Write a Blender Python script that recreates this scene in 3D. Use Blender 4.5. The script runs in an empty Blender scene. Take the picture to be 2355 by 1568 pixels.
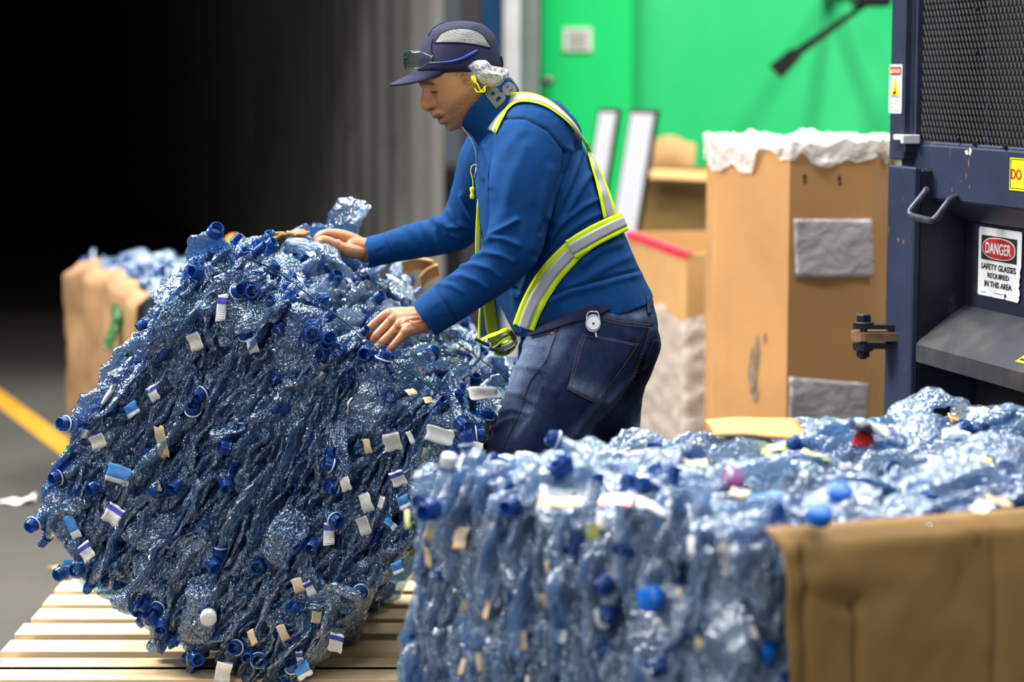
import bpy, bmesh, math, random
import numpy as np
from mathutils import Vector, Matrix, Quaternion
from mathutils.bvhtree import BVHTree

random.seed(7)
RNG = np.random.default_rng(7)
S = bpy.context.scene
COL = S.collection

# ------------------------------------------------------------------ camera, light, exposure
FPX, CX, CY, CAMH = 5200.0, 1177.5, 784.0, 1.45
PITCH = math.atan((784 - 169) / FPX)
cd = bpy.data.cameras.new('camera')
cam = bpy.data.objects.new('camera', cd)
COL.objects.link(cam)
cam.location = (0, 0, CAMH)
cam.rotation_euler = (math.pi / 2 - PITCH, 0, 0)
cd.sensor_width = 36
cd.lens = 36 * FPX / 2355
cd.clip_end = 200
cd.dof.use_dof = True
cd.dof.focus_distance = 4.88
cd.dof.aperture_fstop = 1.95
S.camera = cam

world = bpy.data.worlds.new('world')
S.world = world
world.use_nodes = True
wb = world.node_tree.nodes['Background']
wb.inputs[0].default_value = (0.80, 0.90, 1.0, 1)
wb.inputs[1].default_value = 0.13

def area(name, loc, target, size, power, color=(1, 1, 1), spread=180):
    l = bpy.data.lights.new(name, 'AREA')
    l.shape = 'RECTANGLE'
    l.size, l.size_y = size
    l.energy = power
    l.color = color
    l.spread = math.radians(spread)
    o = bpy.data.objects.new(name, l)
    COL.objects.link(o)
    o.location = loc
    d = Vector(target) - Vector(loc)
    o.rotation_euler = d.to_track_quat('-Z', 'Y').to_euler()
    return o

# rows of high-bay ceiling lamps over the hall floor (the lamps mirrored in the safety glasses)
for ix, x in enumerate((-4.2, -2.1, 0.0, 2.1, 4.2)):
    for y, pw in ((1.2, 22), (3.9, 62), (6.6, 84), (9.2, 106)):
        area('ceiling_lamp', (x, y, 6.0), (x, y, 0), (0.5, 0.9), pw, (1.0, 0.98, 0.94), 140)
# daylight from the open dock door beside the pallet
area('dock_daylight', (-4.6, 5.8, 4.4), (-0.9, 5.2, 0.2), (1.6, 2.2), 210, (1.0, 0.95, 0.86), 100)
# daylight from the big door behind the photographer
area('door_daylight', (-3.0, -2.5, 2.6), (0.3, 5.0, 0.9), (3.5, 2.2), 88, (0.95, 0.98, 1.0), 120)

S.view_settings.view_transform = 'Standard'
S.view_settings.look = 'None'
S.view_settings.exposure = 0.0
S.view_settings.gamma = 1.0
S.view_settings.use_curve_mapping = False
try:
    S.cycles.use_denoising = True
    S.cycles.max_bounces = 6
    S.cycles.diffuse_bounces = 2
    S.cycles.glossy_bounces = 2
    S.cycles.transmission_bounces = 3
    S.cycles.transparent_max_bounces = 7
    S.cycles.use_adaptive_sampling = True
    S.cycles.adaptive_threshold = 0.1
    S.cycles.use_light_tree = False
    S.cycles.sample_clamp_indirect = 4.0
    S.cycles.caustics_reflective = False
    S.cycles.caustics_refractive = False
except Exception:
    pass

# ------------------------------------------------------------------ picture geometry helpers
CP, SP = math.cos(PITCH), math.sin(PITCH)
CAMV = Vector((0, 0, CAMH))

def ray(px, py):
    x, y = (px - CX) / FPX, -(py - CY) / FPX
    return Vector((x, CP + y * SP, -SP + y * CP))

def W(px, py, Y):
    """the point that pixel shows at depth Y (world y)"""
    d = ray(px, py)
    return CAMV + d * (Y / d.y)

def WZ(px, py, z):
    d = ray(px, py)
    return CAMV + d * ((z - CAMH) / d.z)

def project(P):
    """N x 3 world points -> pixels"""
    P = np.asarray(P, float)
    r = P - np.array([0, 0, CAMH])
    zc = r[:, 1] * CP - r[:, 2] * SP
    yc = r[:, 1] * SP + r[:, 2] * CP
    return np.stack([CX + FPX * r[:, 0] / zc, CY - FPX * yc / zc], 1)

# ------------------------------------------------------------------ noise
def _hash(ix, iy, iz, seed):
    h = (ix.astype(np.int64) * 374761393 + iy.astype(np.int64) * 668265263 + iz.astype(np.int64) * 2147483647 + seed * 974711) & 0xffffffff
    h = ((h ^ (h >> 13)) * 1274126177) & 0xffffffff
    h = (h ^ (h >> 16)) & 0xffffffff
    return h / 4294967295.0

def vnoise(P, scale=1.0, seed=0):
    P = np.asarray(P, float) * scale
    i = np.floor(P).astype(np.int64)
    f = P - i
    f = f * f * (3 - 2 * f)
    out = 0
    for dx in (0, 1):
        for dy in (0, 1):
            for dz in (0, 1):
                w = (f[:, 0] if dx else 1 - f[:, 0]) * (f[:, 1] if dy else 1 - f[:, 1]) * (f[:, 2] if dz else 1 - f[:, 2])
                out = out + w * _hash(i[:, 0] + dx, i[:, 1] + dy, i[:, 2] + dz, seed)
    return out * 2 - 1

def fbm(P, scale=1.0, seed=0, octv=3):
    o, a = 0, 1.0
    for k in range(octv):
        o = o + a * vnoise(P, scale * 2 ** k, seed + k * 17)
        a *= 0.5
    return o

def ridge(P, scale=1.0, seed=0):
    return 1 - 2 * np.abs(vnoise(P, scale, seed))

# ------------------------------------------------------------------ objects
def tag(o, label=None, cat=None, group=None, kind=None):
    if label: o['label'] = label
    if cat: o['category'] = cat
    if group: o['group'] = group
    if kind: o['kind'] = kind
    return o

def thing(name, loc, label, cat, group=None):
    o = bpy.data.objects.new(name, None)
    COL.objects.link(o)
    o.empty_display_size = 0.1
    o.location = loc
    return tag(o, label, cat, group)

def root_loc(o):
    v = Vector((0, 0, 0))
    while o is not None:
        v += o.location
        o = o.parent
    return v

def mesh(name, verts, faces, mat=None, smooth=False):
    m = bpy.data.meshes.new(name)
    m.from_pydata([tuple(map(float, v)) for v in verts], [], [tuple(map(int, f)) for f in faces])
    m.update()
    if mat is not None:
        m.materials.append(mat)
    if smooth:
        m.polygons.foreach_set('use_smooth', [True] * len(m.polygons))
    return m

def obj(name, verts, faces, mat=None, parent=None, smooth=False, label=None, kind=None, recalc=False):
    """link ONE mesh object; verts in world space"""
    off = root_loc(parent) if parent is not None else Vector((0, 0, 0))
    v = np.asarray(verts, float).reshape(-1, 3) - np.array(off)
    m = mesh(name, v, faces, mat, smooth)
    if recalc:
        bm = bmesh.new(); bm.from_mesh(m)
        bmesh.ops.recalc_face_normals(bm, faces=bm.faces[:])
        bm.to_mesh(m); bm.free()
    o = bpy.data.objects.new(name, m)
    COL.objects.link(o)
    if parent is not None:
        o.parent = parent
    if label: o['label'] = label
    if kind: o['kind'] = kind
    return o

class MB:
    """collects verts and faces"""
    def __init__(self):
        self.v, self.f = [], []
    def add(self, v, f):
        n = len(self.v)
        self.v += [tuple(map(float, p)) for p in v]
        self.f += [tuple(int(i) + n for i in q) for q in f]
        return self
    def obj(self, name, mat, parent=None, smooth=False, **k):
        return obj(name, self.v, self.f, mat, parent, smooth, **k)

def box(c, h, R=None, bev=0.0, seg=1):
    """box centre c, half sizes h, rotation R (3x3); bevelled -> verts, faces"""
    bm = bmesh.new()
    bmesh.ops.create_cube(bm, size=2.0)
    for v in bm.verts:
        v.co = Vector((v.co.x * h[0], v.co.y * h[1], v.co.z * h[2]))
    if bev > 0:
        bmesh.ops.bevel(bm, geom=bm.edges[:], offset=bev, segments=seg, affect='EDGES', profile=0.5)
    vs = [v.co.copy() for v in bm.verts]
    bm.verts.index_update()
    fs = [[v.index for v in f.verts] for f in bm.faces]
    bm.free()
    R = R if R is not None else Matrix.Identity(3)
    return [R @ v + Vector(c) for v in vs], fs

def catmull(pts, n):
    P = np.asarray(pts, float)
    if len(P) < 3:
        t = np.linspace(0, 1, n)[:, None]
        return P[0] * (1 - t) + P[-1] * t
    Q = np.vstack([2 * P[0] - P[1], P, 2 * P[-1] - P[-2]])
    m = len(P) - 1
    out = []
    for s in np.linspace(0, m, n):
        i = min(int(s), m - 1)
        t = s - i
        a, b, c, d = Q[i], Q[i + 1], Q[i + 2], Q[i + 3]
        out.append(0.5 * (2 * b + (c - a) * t + (2 * a - 5 * b + 4 * c - d) * t * t + (3 * b - a - 3 * c + d) * t ** 3))
    return np.array(out)

def frames(C):
    """parallel transport frames along the points C"""
    C = np.asarray(C, float)
    T = np.gradient(C, axis=0)
    T /= np.linalg.norm(T, axis=1)[:, None] + 1e-12
    n = np.cross(T[0], [0, 0, 1.0])
    if np.linalg.norm(n) < 1e-3:
        n = np.cross(T[0], [0, 1.0, 0])
    n /= np.linalg.norm(n)
    N, B = [], []
    for t in T:
        n = n - t * np.dot(n, t)
        n /= np.linalg.norm(n) + 1e-12
        N.append(n.copy()); B.append(np.cross(t, n))
    return T, np.array(N), np.array(B)

def tube(C, r, seg=8, caps=True):
    C = np.asarray(C, float)
    r = np.full(len(C), r) if np.isscalar(r) else np.asarray(r, float)
    T, N, B = frames(C)
    a = np.linspace(0, 2 * math.pi, seg, endpoint=False)
    v = (C[:, None, :] + r[:, None, None] * (np.cos(a)[None, :, None] * N[:, None, :] + np.sin(a)[None, :, None] * B[:, None, :])).reshape(-1, 3)
    f = []
    for i in range(len(C) - 1):
        for j in range(seg):
            k = (j + 1) % seg
            f.append((i * seg + j, i * seg + k, (i + 1) * seg + k, (i + 1) * seg + j))
    if caps:
        f.append(tuple(range(seg))[::-1])
        f.append(tuple((len(C) - 1) * seg + j for j in range(seg)))
    return v, f

def rings_loft(R, caps=True, close=True):
    """R: n rings x m points x 3"""
    R = np.asarray(R, float)
    n, m = R.shape[:2]
    f = []
    for i in range(n - 1):
        for j in range(m if close else m - 1):
            k = (j + 1) % m
            f.append((i * m + j, i * m + k, (i + 1) * m + k, (i + 1) * m + j))
    if caps:
        f.append(tuple(range(m))[::-1])
        f.append(tuple((n - 1) * m + j for j in range(m)))
    return R.reshape(-1, 3), f

def grid(P):
    """P: n x m x 3 open sheet"""
    return rings_loft(P, caps=False, close=False)

def thick(P, t, nrm=None):
    """give an n x m sheet the thickness t"""
    P = np.asarray(P, float)
    n, m = P.shape[:2]
    du = np.gradient(P, axis=0); dv = np.gradient(P, axis=1)
    N = np.cross(du, dv)
    N /= np.linalg.norm(N, axis=2)[..., None] + 1e-12
    Q = P + N * t
    v = np.vstack([P.reshape(-1, 3), Q.reshape(-1, 3)])
    o = n * m
    f = []
    for i in range(n - 1):
        for j in range(m - 1):
            a, b, c, d = i * m + j, i * m + j + 1, (i + 1) * m + j + 1, (i + 1) * m + j
            f.append((a, d, c, b)); f.append((a + o, b + o, c + o, d + o))
    rim = [j for j in range(m)] + [i * m + m - 1 for i in range(1, n)] + [(n - 1) * m + j for j in range(m - 2, -1, -1)] + [i * m for i in range(n - 2, 0, -1)]
    for k in range(len(rim)):
        a, b = rim[k], rim[(k + 1) % len(rim)]
        f.append((a, b, b + o, a + o))
    return v, f

def lathe(prof, seg=16, axis_len=True):
    """prof: list of (r, z) -> verts, faces about z"""
    a = np.linspace(0, 2 * math.pi, seg, endpoint=False)
    R = np.array([[(r * math.cos(t), r * math.sin(t), z) for t in a] for r, z in prof])
    return rings_loft(R, caps=False)

def remesh(v, f, voxel, smooth=4, fac=0.5):
    m = mesh('tmp', v, f)
    o = bpy.data.objects.new('tmp', m)
    COL.objects.link(o)
    md = o.modifiers.new('r', 'REMESH'); md.mode = 'VOXEL'; md.voxel_size = voxel; md.adaptivity = 0
    if smooth:
        s = o.modifiers.new('s', 'SMOOTH'); s.iterations = smooth; s.factor = fac
    dg = bpy.context.evaluated_depsgraph_get()
    e = o.evaluated_get(dg)
    em = e.to_mesh()
    V = np.empty(len(em.vertices) * 3); em.vertices.foreach_get('co', V)
    V = V.reshape(-1, 3)
    F = [tuple(p.vertices) for p in em.polygons]
    e.to_mesh_clear()
    bpy.data.objects.remove(o); bpy.data.meshes.remove(m)
    return V, F

def vnormals(V, F):
    V = np.asarray(V, float)
    q = np.array([(f[0], f[1], f[2], f[3] if len(f) > 3 else f[2]) for f in F])
    n = np.cross(V[q[:, 2]] - V[q[:, 0]], V[q[:, 3]] - V[q[:, 1]])
    N = np.zeros_like(V)
    for k in range(4):
        np.add.at(N, q[:, k], n)
    return N / (np.linalg.norm(N, axis=1)[:, None] + 1e-12)

def set_col(o, cols, name='col'):
    a = o.data.color_attributes.new(name, 'FLOAT_COLOR', 'POINT')
    c = np.ones((len(o.data.vertices), 4)); c[:, :3] = cols
    a.data.foreach_set('color', c.reshape(-1))

def srgb(r, g, b):
    def f(c):
        c /= 255.0
        return c / 12.92 if c <= 0.04045 else ((c + 0.055) / 1.055) ** 2.4
    return (f(r), f(g), f(b))

def seg_dist(P, A, B):
    """distance of 2-D points P to the segment AB"""
    A, B = np.asarray(A, float), np.asarray(B, float)
    d = B - A
    t = np.clip(((P - A) @ d) / (d @ d + 1e-9), 0, 1)
    return np.linalg.norm(P - (A + t[:, None] * d), axis=1)

def poly_dist(P, L):
    return np.min([seg_dist(P, L[i], L[i + 1]) for i in range(len(L) - 1)], axis=0)

def sm(a, b, x):
    t = np.clip((x - a) / (b - a), 0, 1)
    return t * t * (3 - 2 * t)

# ------------------------------------------------------------------ materials
class NT:
    def __init__(self, name):
        self.m = bpy.data.materials.new(name)
        self.m.use_nodes = True
        self.t = self.m.node_tree
        self.t.nodes.clear()
        self.out = self.n('ShaderNodeOutputMaterial')
    def n(self, typ, **kw):
        x = self.t.nodes.new(typ)
        for k, v in kw.items():
            setattr(x, k, v)
        return x
    def l(self, a, b):
        self.t.links.new(a, b)
    def val(self, sock, v):
        if hasattr(v, 'is_linked') or isinstance(v, bpy.types.NodeSocket):
            self.l(v, sock)
        else:
            if hasattr(sock.default_value, '__len__') and len(sock.default_value) == 4 and len(v) == 3:
                v = (*v, 1)
            sock.default_value = v
    def coord(self, out='Object', scale=(1, 1, 1), rot=(0, 0, 0)):
        c = self.n('ShaderNodeTexCoord'); mp = self.n('ShaderNodeMapping')
        mp.inputs['Scale'].default_value = scale; mp.inputs['Rotation'].default_value = rot
        self.l(c.outputs[out], mp.inputs[0])
        return mp.outputs[0]
    def noise(self, scale=5, detail=3, rough=0.5, vec=None, out='Fac'):
        x = self.n('ShaderNodeTexNoise')
        x.inputs['Scale'].default_value = scale; x.inputs['Detail'].default_value = detail; x.inputs['Roughness'].default_value = rough
        if vec is not None: self.l(vec, x.inputs['Vector'])
        return x.outputs[out]
    def ramp(self, fac, stops):
        x = self.n('ShaderNodeValToRGB')
        e = x.color_ramp.elements
        while len(e) < len(stops): e.new(0.5)
        for q, (p, c) in zip(e, stops):
            q.position = p; q.color = (*c, 1) if len(c) == 3 else c
        self.l(fac, x.inputs[0])
        return x.outputs[0]
    def mix(self, fac, a, b, mode='MIX'):
        x = self.n('ShaderNodeMix', data_type='RGBA', blend_type=mode)
        self.val(x.inputs[0], fac); self.val(x.inputs[6], a); self.val(x.inputs[7], b)
        return x.outputs[2]
    def math(self, op, a, b=0.0):
        x = self.n('ShaderNodeMath', operation=op)
        self.val(x.inputs[0], a); self.val(x.inputs[1], b)
        return x.outputs[0]
    def bump(self, h, strength=0.3, dist=0.01, nrm=None):
        x = self.n('ShaderNodeBump')
        x.inputs['Strength'].default_value = strength; x.inputs['Distance'].default_value = dist
        self.l(h, x.inputs['Height'])
        if nrm is not None: self.l(nrm, x.inputs['Normal'])
        return x.outputs[0]
    def pbsdf(self, color, rough=0.5, metal=0.0, normal=None, **kw):
        p = self.n('ShaderNodeBsdfPrincipled')
        self.val(p.inputs['Base Color'], color); self.val(p.inputs['Roughness'], rough); self.val(p.inputs['Metallic'], metal)
        for k, v in kw.items():
            self.val(p.inputs[k.replace('_', ' ')], v)
        if normal is not None: self.l(normal, p.inputs['Normal'])
        return p.outputs[0]
    def done(self, sh):
        self.l(sh, self.out.inputs[0])
        return self.m

def simple(name, color, rough=0.5, metal=0.0, var=0.12, scale=6, bump=0.0, bscale=60, coord='Object', **kw):
    t = NT(name)
    c = t.coord(coord)
    nf = t.noise(scale, 4, 0.6, c)
    dark = tuple(x * (1 - var) for x in color); lite = tuple(min(1, x * (1 + var)) for x in color)
    col = t.ramp(nf, [(0.3, dark), (0.7, lite)])
    nrm = t.bump(t.noise(bscale, 3, 0.6, c), bump, 0.005) if bump else None
    return t.done(t.pbsdf(col, rough, metal, nrm, **kw))
# ================================================================== materials of the place
def mat_floor():
    t = NT('asphalt_floor')
    c = t.coord('Object')
    n1 = t.noise(0.9, 5, 0.6, c); n2 = t.noise(55, 4, 0.7, c); n3 = t.noise(6, 4, 0.6, c)
    a = t.ramp(n1, [(0.3, srgb(50, 48, 45)), (0.7, srgb(72, 69, 65))])
    b = t.mix(t.math('MULTIPLY', n2, 0.5), a, srgb(56, 53, 50), 'MIX')
    d = t.mix(t.ramp(n3, [(0.55, (0, 0, 0)), (0.75, (0.5, 0.5, 0.5))]), b, srgb(44, 42, 40))
    return t.done(t.pbsdf(d, 0.75, 0, t.bump(n2, 0.4, 0.004)))

def mat_card(name='cardboard', base=(193, 147, 96), tilt=0.14, scuff=True):
    t = NT(name)
    c = t.coord('Object')
    n1 = t.noise(3.0, 4, 0.6, c)
    n2 = t.noise(9.0, 5, 0.7, t.coord('Object', (1, 1, 0.25)))
    flute = t.n('ShaderNodeTexWave', wave_type='BANDS', bands_direction='X')
    flute.inputs['Scale'].default_value = 45; flute.inputs['Distortion'].default_value = 0.6
    t.l(c, flute.inputs[0])
    b = srgb(*base)
    col = t.ramp(n1, [(0.3, tuple(x * (1 - tilt) for x in b)), (0.7, tuple(x * (1 + tilt) for x in b))])
    if scuff:
        col = t.mix(t.ramp(n2, [(0.56, (0, 0, 0)), (0.8, (0.55, 0.55, 0.55))]), col, tuple(x * 0.62 for x in b))
    return t.done(t.pbsdf(col, 0.72, 0, t.bump(flute.outputs[0], 0.10, 0.003)))

def mat_film(name, color=(0.85, 0.87, 0.9), alpha=0.45, rough=0.18, bscale=14, strength=0.7, dist=0.02):
    """thin clear plastic film: see-through, with a milky part and a crinkled gloss"""
    t = NT(name)
    c = t.coord('Object')
    h = t.math('ADD', t.noise(bscale, 4, 0.65, c), t.math('MULTIPLY', t.noise(bscale * 4, 3, 0.6, c), 0.4))
    nr = t.bump(h, strength, dist)
    tr = t.n('ShaderNodeBsdfTransparent')
    p = t.pbsdf(color, rough, 0, nr)
    mx = t.n('ShaderNodeMixShader')
    f = t.math('ADD', alpha - 0.2, t.math('MULTIPLY', h, 0.28))
    t.l(f, mx.inputs[0]); t.l(tr.outputs[0], mx.inputs[1]); t.l(p, mx.inputs[2])
    return t.done(mx.outputs[0])

M = {}
M['floor'] = mat_floor()
M['yellow_paint'] = simple('yellow_floor_paint', srgb(184, 136, 26), 0.7, var=0.2, scale=14, bump=0.2)
M['container'] = None
def mat_container():
    t = NT('container_wall')
    c = t.coord('Object')
    n = t.noise(2.2, 5, 0.65, t.coord('Object', (1, 1, 0.35)))
    n2 = t.noise(5.0, 5, 0.7, t.coord('Object', (2.0, 2.0, 0.8)))
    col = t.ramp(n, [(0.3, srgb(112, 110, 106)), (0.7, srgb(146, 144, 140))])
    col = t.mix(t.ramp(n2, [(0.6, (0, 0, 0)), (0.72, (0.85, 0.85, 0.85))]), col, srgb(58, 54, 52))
    return t.done(t.pbsdf(col, 0.7, 0, t.bump(n2, 0.2, 0.01)))
M['container'] = mat_container()
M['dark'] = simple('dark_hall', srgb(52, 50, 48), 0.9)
M['post_dark'] = simple('dark_door_post', srgb(40, 37, 42), 0.6)
M['post_blue'] = simple('blue_post', srgb(16, 78, 130), 0.5)
M['post_white'] = simple('white_post', srgb(226, 226, 226), 0.6)
M['post_grey'] = simple('grey_post', srgb(128, 138, 134), 0.5)
def mat_green(name, a, b, scale):
    t = NT(name)
    c = t.coord('Object')
    n = t.noise(scale, 4, 0.55, c)
    col = t.ramp(n, [(0.3, srgb(*a)), (0.75, srgb(*b))])
    return t.done(t.pbsdf(col, 0.5, 0, t.bump(n, 0.15, 0.03)))
M['green_door'] = mat_green('green_door_paint', (0, 218, 112), (4, 226, 120), 0.7)
M['green_wall'] = mat_green('green_curtain', (30, 208, 120), (62, 216, 134), 0.9)
M['card'] = mat_card('cardboard', (184, 136, 84))
M['card_dark'] = mat_card('brown_cardboard', (152, 118, 68))
M['card_light'] = mat_card('pale_cardboard', (206, 160, 104))
M['red_tape'] = simple('red_tape', srgb(238, 52, 84), 0.4)
M['film'] = mat_film('stretch_film', (0.82, 0.78, 0.76), 0.62, 0.14)
M['liner'] = mat_film('plastic_liner', (0.9, 0.89, 0.86), 0.66, 0.16, 16, 0.9, 0.02)
M['pouch'] = mat_film('plastic_pouch', (0.58, 0.53, 0.54), 0.78, 0.2, 6, 0.5, 0.03)
M['white_board'] = simple('white_board', srgb(226, 228, 236), 0.5, var=0.03)
M['black'] = simple('black_plastic', srgb(22, 24, 24), 0.45)
M['paper'] = simple('white_paper', srgb(238, 236, 230), 0.8, var=0.05)
M['ink'] = simple('faded_ink', srgb(120, 110, 104), 0.8)
M['metal_knob'] = simple('worn_metal', srgb(120, 116, 112), 0.35, 0.8)
M['wood'] = None
def mat_wood():
    t = NT('pale_pine')
    c = t.coord('Object', (1.2, 14, 14))
    oi = t.n('ShaderNodeObjectInfo')
    vec = t.n('ShaderNodeVectorMath', operation='ADD')
    t.l(c, vec.inputs[0]); 
    sc = t.n('ShaderNodeVectorMath', operation='SCALE'); sc.inputs['Scale'].default_value = 1.0
    cmb = t.n('ShaderNodeCombineXYZ'); t.l(t.math('MULTIPLY', oi.outputs['Random'], 37.0), cmb.inputs[0]); t.l(t.math('MULTIPLY', oi.outputs['Random'], 91.0), cmb.inputs[1])
    t.l(cmb.outputs[0], vec.inputs[1])
    n = t.noise(1.6, 6, 0.65, vec.outputs[0]); n2 = t.noise(4.5, 3, 0.6, vec.outputs[0])
    col = t.ramp(n, [(0.25, srgb(206, 170, 124)), (0.5, srgb(232, 204, 160)), (0.8, srgb(243, 222, 186))])
    col = t.mix(t.ramp(n2, [(0.62, (0, 0, 0)), (0.8, (0.6, 0.6, 0.6))]), col, srgb(164, 122, 80))
    return t.done(t.pbsdf(col, 0.7, 0, t.bump(n, 0.25, 0.004)))
M['wood'] = mat_wood()

# ================================================================== the setting
def quad_sheet(x0, y0, x1, y1, z0, z1, amp, period, name, mat, nper=12, amp2=0.0, trap=True):
    """a vertical sheet from (x0,y0) to (x1,y1), corrugated"""
    L = math.hypot(x1 - x0, y1 - y0)
    d = np.array([(x1 - x0) / L, (y1 - y0) / L]); n = np.array([-d[1], d[0]])
    k = max(2, int(L / period * nper))
    s = np.linspace(0, L, k)
    w = np.sin(2 * math.pi * s / period)
    if trap: w = np.clip(w * 2.2, -1, 1)
    off = amp * w
    zs = np.linspace(z0, z1, 7)
    P = np.zeros((len(zs), k, 3))
    for i, z in enumerate(zs):
        P[i, :, 0] = x0 + d[0] * s + n[0] * off
        P[i, :, 1] = y0 + d[1] * s + n[1] * off
        P[i, :, 2] = z
    v, f = thick(P, 0.02)
    return obj(name, v, f, mat, kind='structure')

v, f = box((0, 16.0, -0.05), (12, 20, 0.05))
obj('floor', v, f, M['floor'], kind='structure')
# container / unlit store behind: right wall, left wall, back and roof
CW = np.array([-0.30, 10.0]); CDIR = np.array([-0.235, 0.972])
e = CW + CDIR * 24
quad_sheet(CW[0], CW[1], e[0], e[1], 0, 3.3, 0.022, 0.46, 'wall_right', M['container'])
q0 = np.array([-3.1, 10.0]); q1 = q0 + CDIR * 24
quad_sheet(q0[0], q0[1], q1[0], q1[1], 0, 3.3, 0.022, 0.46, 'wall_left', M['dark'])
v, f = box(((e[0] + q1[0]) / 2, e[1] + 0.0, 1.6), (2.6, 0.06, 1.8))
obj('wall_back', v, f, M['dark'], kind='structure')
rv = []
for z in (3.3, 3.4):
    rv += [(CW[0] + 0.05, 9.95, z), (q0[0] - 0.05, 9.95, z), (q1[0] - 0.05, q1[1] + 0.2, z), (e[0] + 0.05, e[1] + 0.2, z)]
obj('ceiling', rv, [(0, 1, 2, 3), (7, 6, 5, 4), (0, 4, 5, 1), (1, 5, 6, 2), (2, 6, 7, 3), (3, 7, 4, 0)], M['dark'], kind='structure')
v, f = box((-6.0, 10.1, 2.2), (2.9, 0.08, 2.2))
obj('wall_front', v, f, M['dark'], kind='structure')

def post(n, px0, px1, Y, dY, mat, z1=4.2):
    x0, x1 = (px0 - CX) / FPX * Y, (px1 - CX) / FPX * Y
    v, f = box(((x0 + x1) / 2, Y + dY / 2, z1 / 2), ((x1 - x0) / 2, dY / 2, z1 / 2), bev=0.006)
    return obj('trim_%d' % n, v, f, mat, kind='structure')
post(1, 1060, 1110, 9.98, 0.10, M['post_dark'])
post(2, 1110, 1156, 10.4, 0.12, M['post_blue'])
post(3, 1157, 1196, 10.35, 0.10, M['post_white'])
post(4, 1197, 1240, 10.55, 0.16, M['post_grey'])

# green wall: a rippled curtain wall, and a flat green door leaf in front of it on the left
P = np.zeros((30, 90, 3))
xs = np.linspace(0.1, 4.2, 90); zs = np.linspace(0, 4.2, 30)
X, Z = np.meshgrid(xs, zs)
ph = (X - 0.55 * (Z - 1.2)) * 7.0
fold = np.clip((X - 1.45) / 0.6, 0, 1)
P[..., 0], P[..., 2] = X, Z
P[..., 1] = 11.3 + 0.022 * fold * np.sin(ph) + 0.012 * fold * np.sin(ph * 2.3 + 1)
v, f = thick(P, 0.03)
obj('wall_green', v, f, M['green_wall'], smooth=True, kind='structure')
x0, x1 = (1243 - CX) / FPX * 11.1, (1452 - CX) / FPX * 11.1
dr = thing('door_1', ((x0 + x1) / 2, 11.1, 0), None, None); dr['kind'] = 'structure'
v, f = box(((x0 + x1) / 2, 11.1, 2.1), ((x1 - x0) / 2, 0.03, 2.1), bev=0.006)
obj('door_leaf', v, f, M['green_door'], dr)
kc = W(1260, 187, 11.04)
v, f = lathe([(0, 0), (0.012, 0), (0.012, -0.03), (0.024, -0.035), (0.028, -0.05), (0.022, -0.062), (0, -0.065)], 16)
v = [Vector((p[0], p[2], p[1])) + kc for p in v]
obj('door_knob', v, f, M['metal_knob'], dr, True)

# floor marking
a, b = WZ(0, 917, 0), WZ(112, 1000, 0)
d = (b - a).normalized(); n = Vector((-d.y, d.x, 0)) * 0.052
a2, b2 = a - d * 5, b + d * 0.85
obj('trim_5', [p + Vector((0, 0, z)) for z in (0.0005, 0.0025) for p in (a2 - n, b2 - n, b2 + n, a2 + n)],
    [(0, 3, 2, 1), (4, 5, 6, 7), (0, 1, 5, 4), (1, 2, 6, 5), (2, 3, 7, 6), (3, 0, 4, 7)], M['yellow_paint'], kind='structure')

# sheet of paper on the green door
sg = thing('notice_sheet', W(1328, 90, 11.06), 'small white notice with faded print on the green door', 'notice')
p = [W(1296, 64, 11.06), W(1361, 64, 11.06), W(1361, 117, 11.06), W(1296, 117, 11.06)]
obj('sheet', p + [q + Vector((0, 0.008, 0)) for q in p], [(0, 3, 2, 1), (4, 5, 6, 7), (0, 1, 5, 4), (1, 2, 6, 5), (2, 3, 7, 6), (3, 0, 4, 7)], M['paper'], sg)
mb = MB()
for yy in range(73, 110, 6):
    w = 22 if yy % 4 else 16
    p = [W(1328 - w, yy, 11.058), W(1328 + w, yy, 11.058), W(1328 + w, yy + 2, 11.058), W(1328 - w, yy + 2, 11.058)]
    mb.add(p, [(0, 3, 2, 1)])
mb.obj('faded_print', M['ink'], sg)

# crumpled paper and a scrap on the floor at the left
c0 = WZ(40, 1156, 0)
P = np.zeros((12, 24, 3))
for i in range(12):
    for j in range(24):
        u, w = j / 23, i / 11
        P[i, j] = (c0.x - 0.055 + 0.11 * u, c0.y - 0.035 + 0.07 * w, 0.006 + 0.004 * math.sin(9 * u + 5 * w) + 0.03 * max(0, u - 0.62) * (1 + math.sin(w * 7)) )
v, f = thick(P, 0.0012)
tag(obj('paper_scrap', v, f, M['paper'], smooth=True), 'crumpled white paper scrap lying on the dark floor', 'paper')
c0 = WZ(128, 1306, 0)
P = np.zeros((5, 9, 3))
for i in range(5):
    for j in range(9):
        P[i, j] = (c0.x - 0.02 + 0.005 * j, c0.y - 0.015 + 0.007 * i, 0.003 + 0.003 * math.sin(j) * math.cos(i))
v, f = thick(P, 0.001)
tag(obj('cardboard_chip', v, f, M['card_light'], smooth=True), 'tiny tan cardboard chip on the floor behind the pallet', 'scrap')

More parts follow.
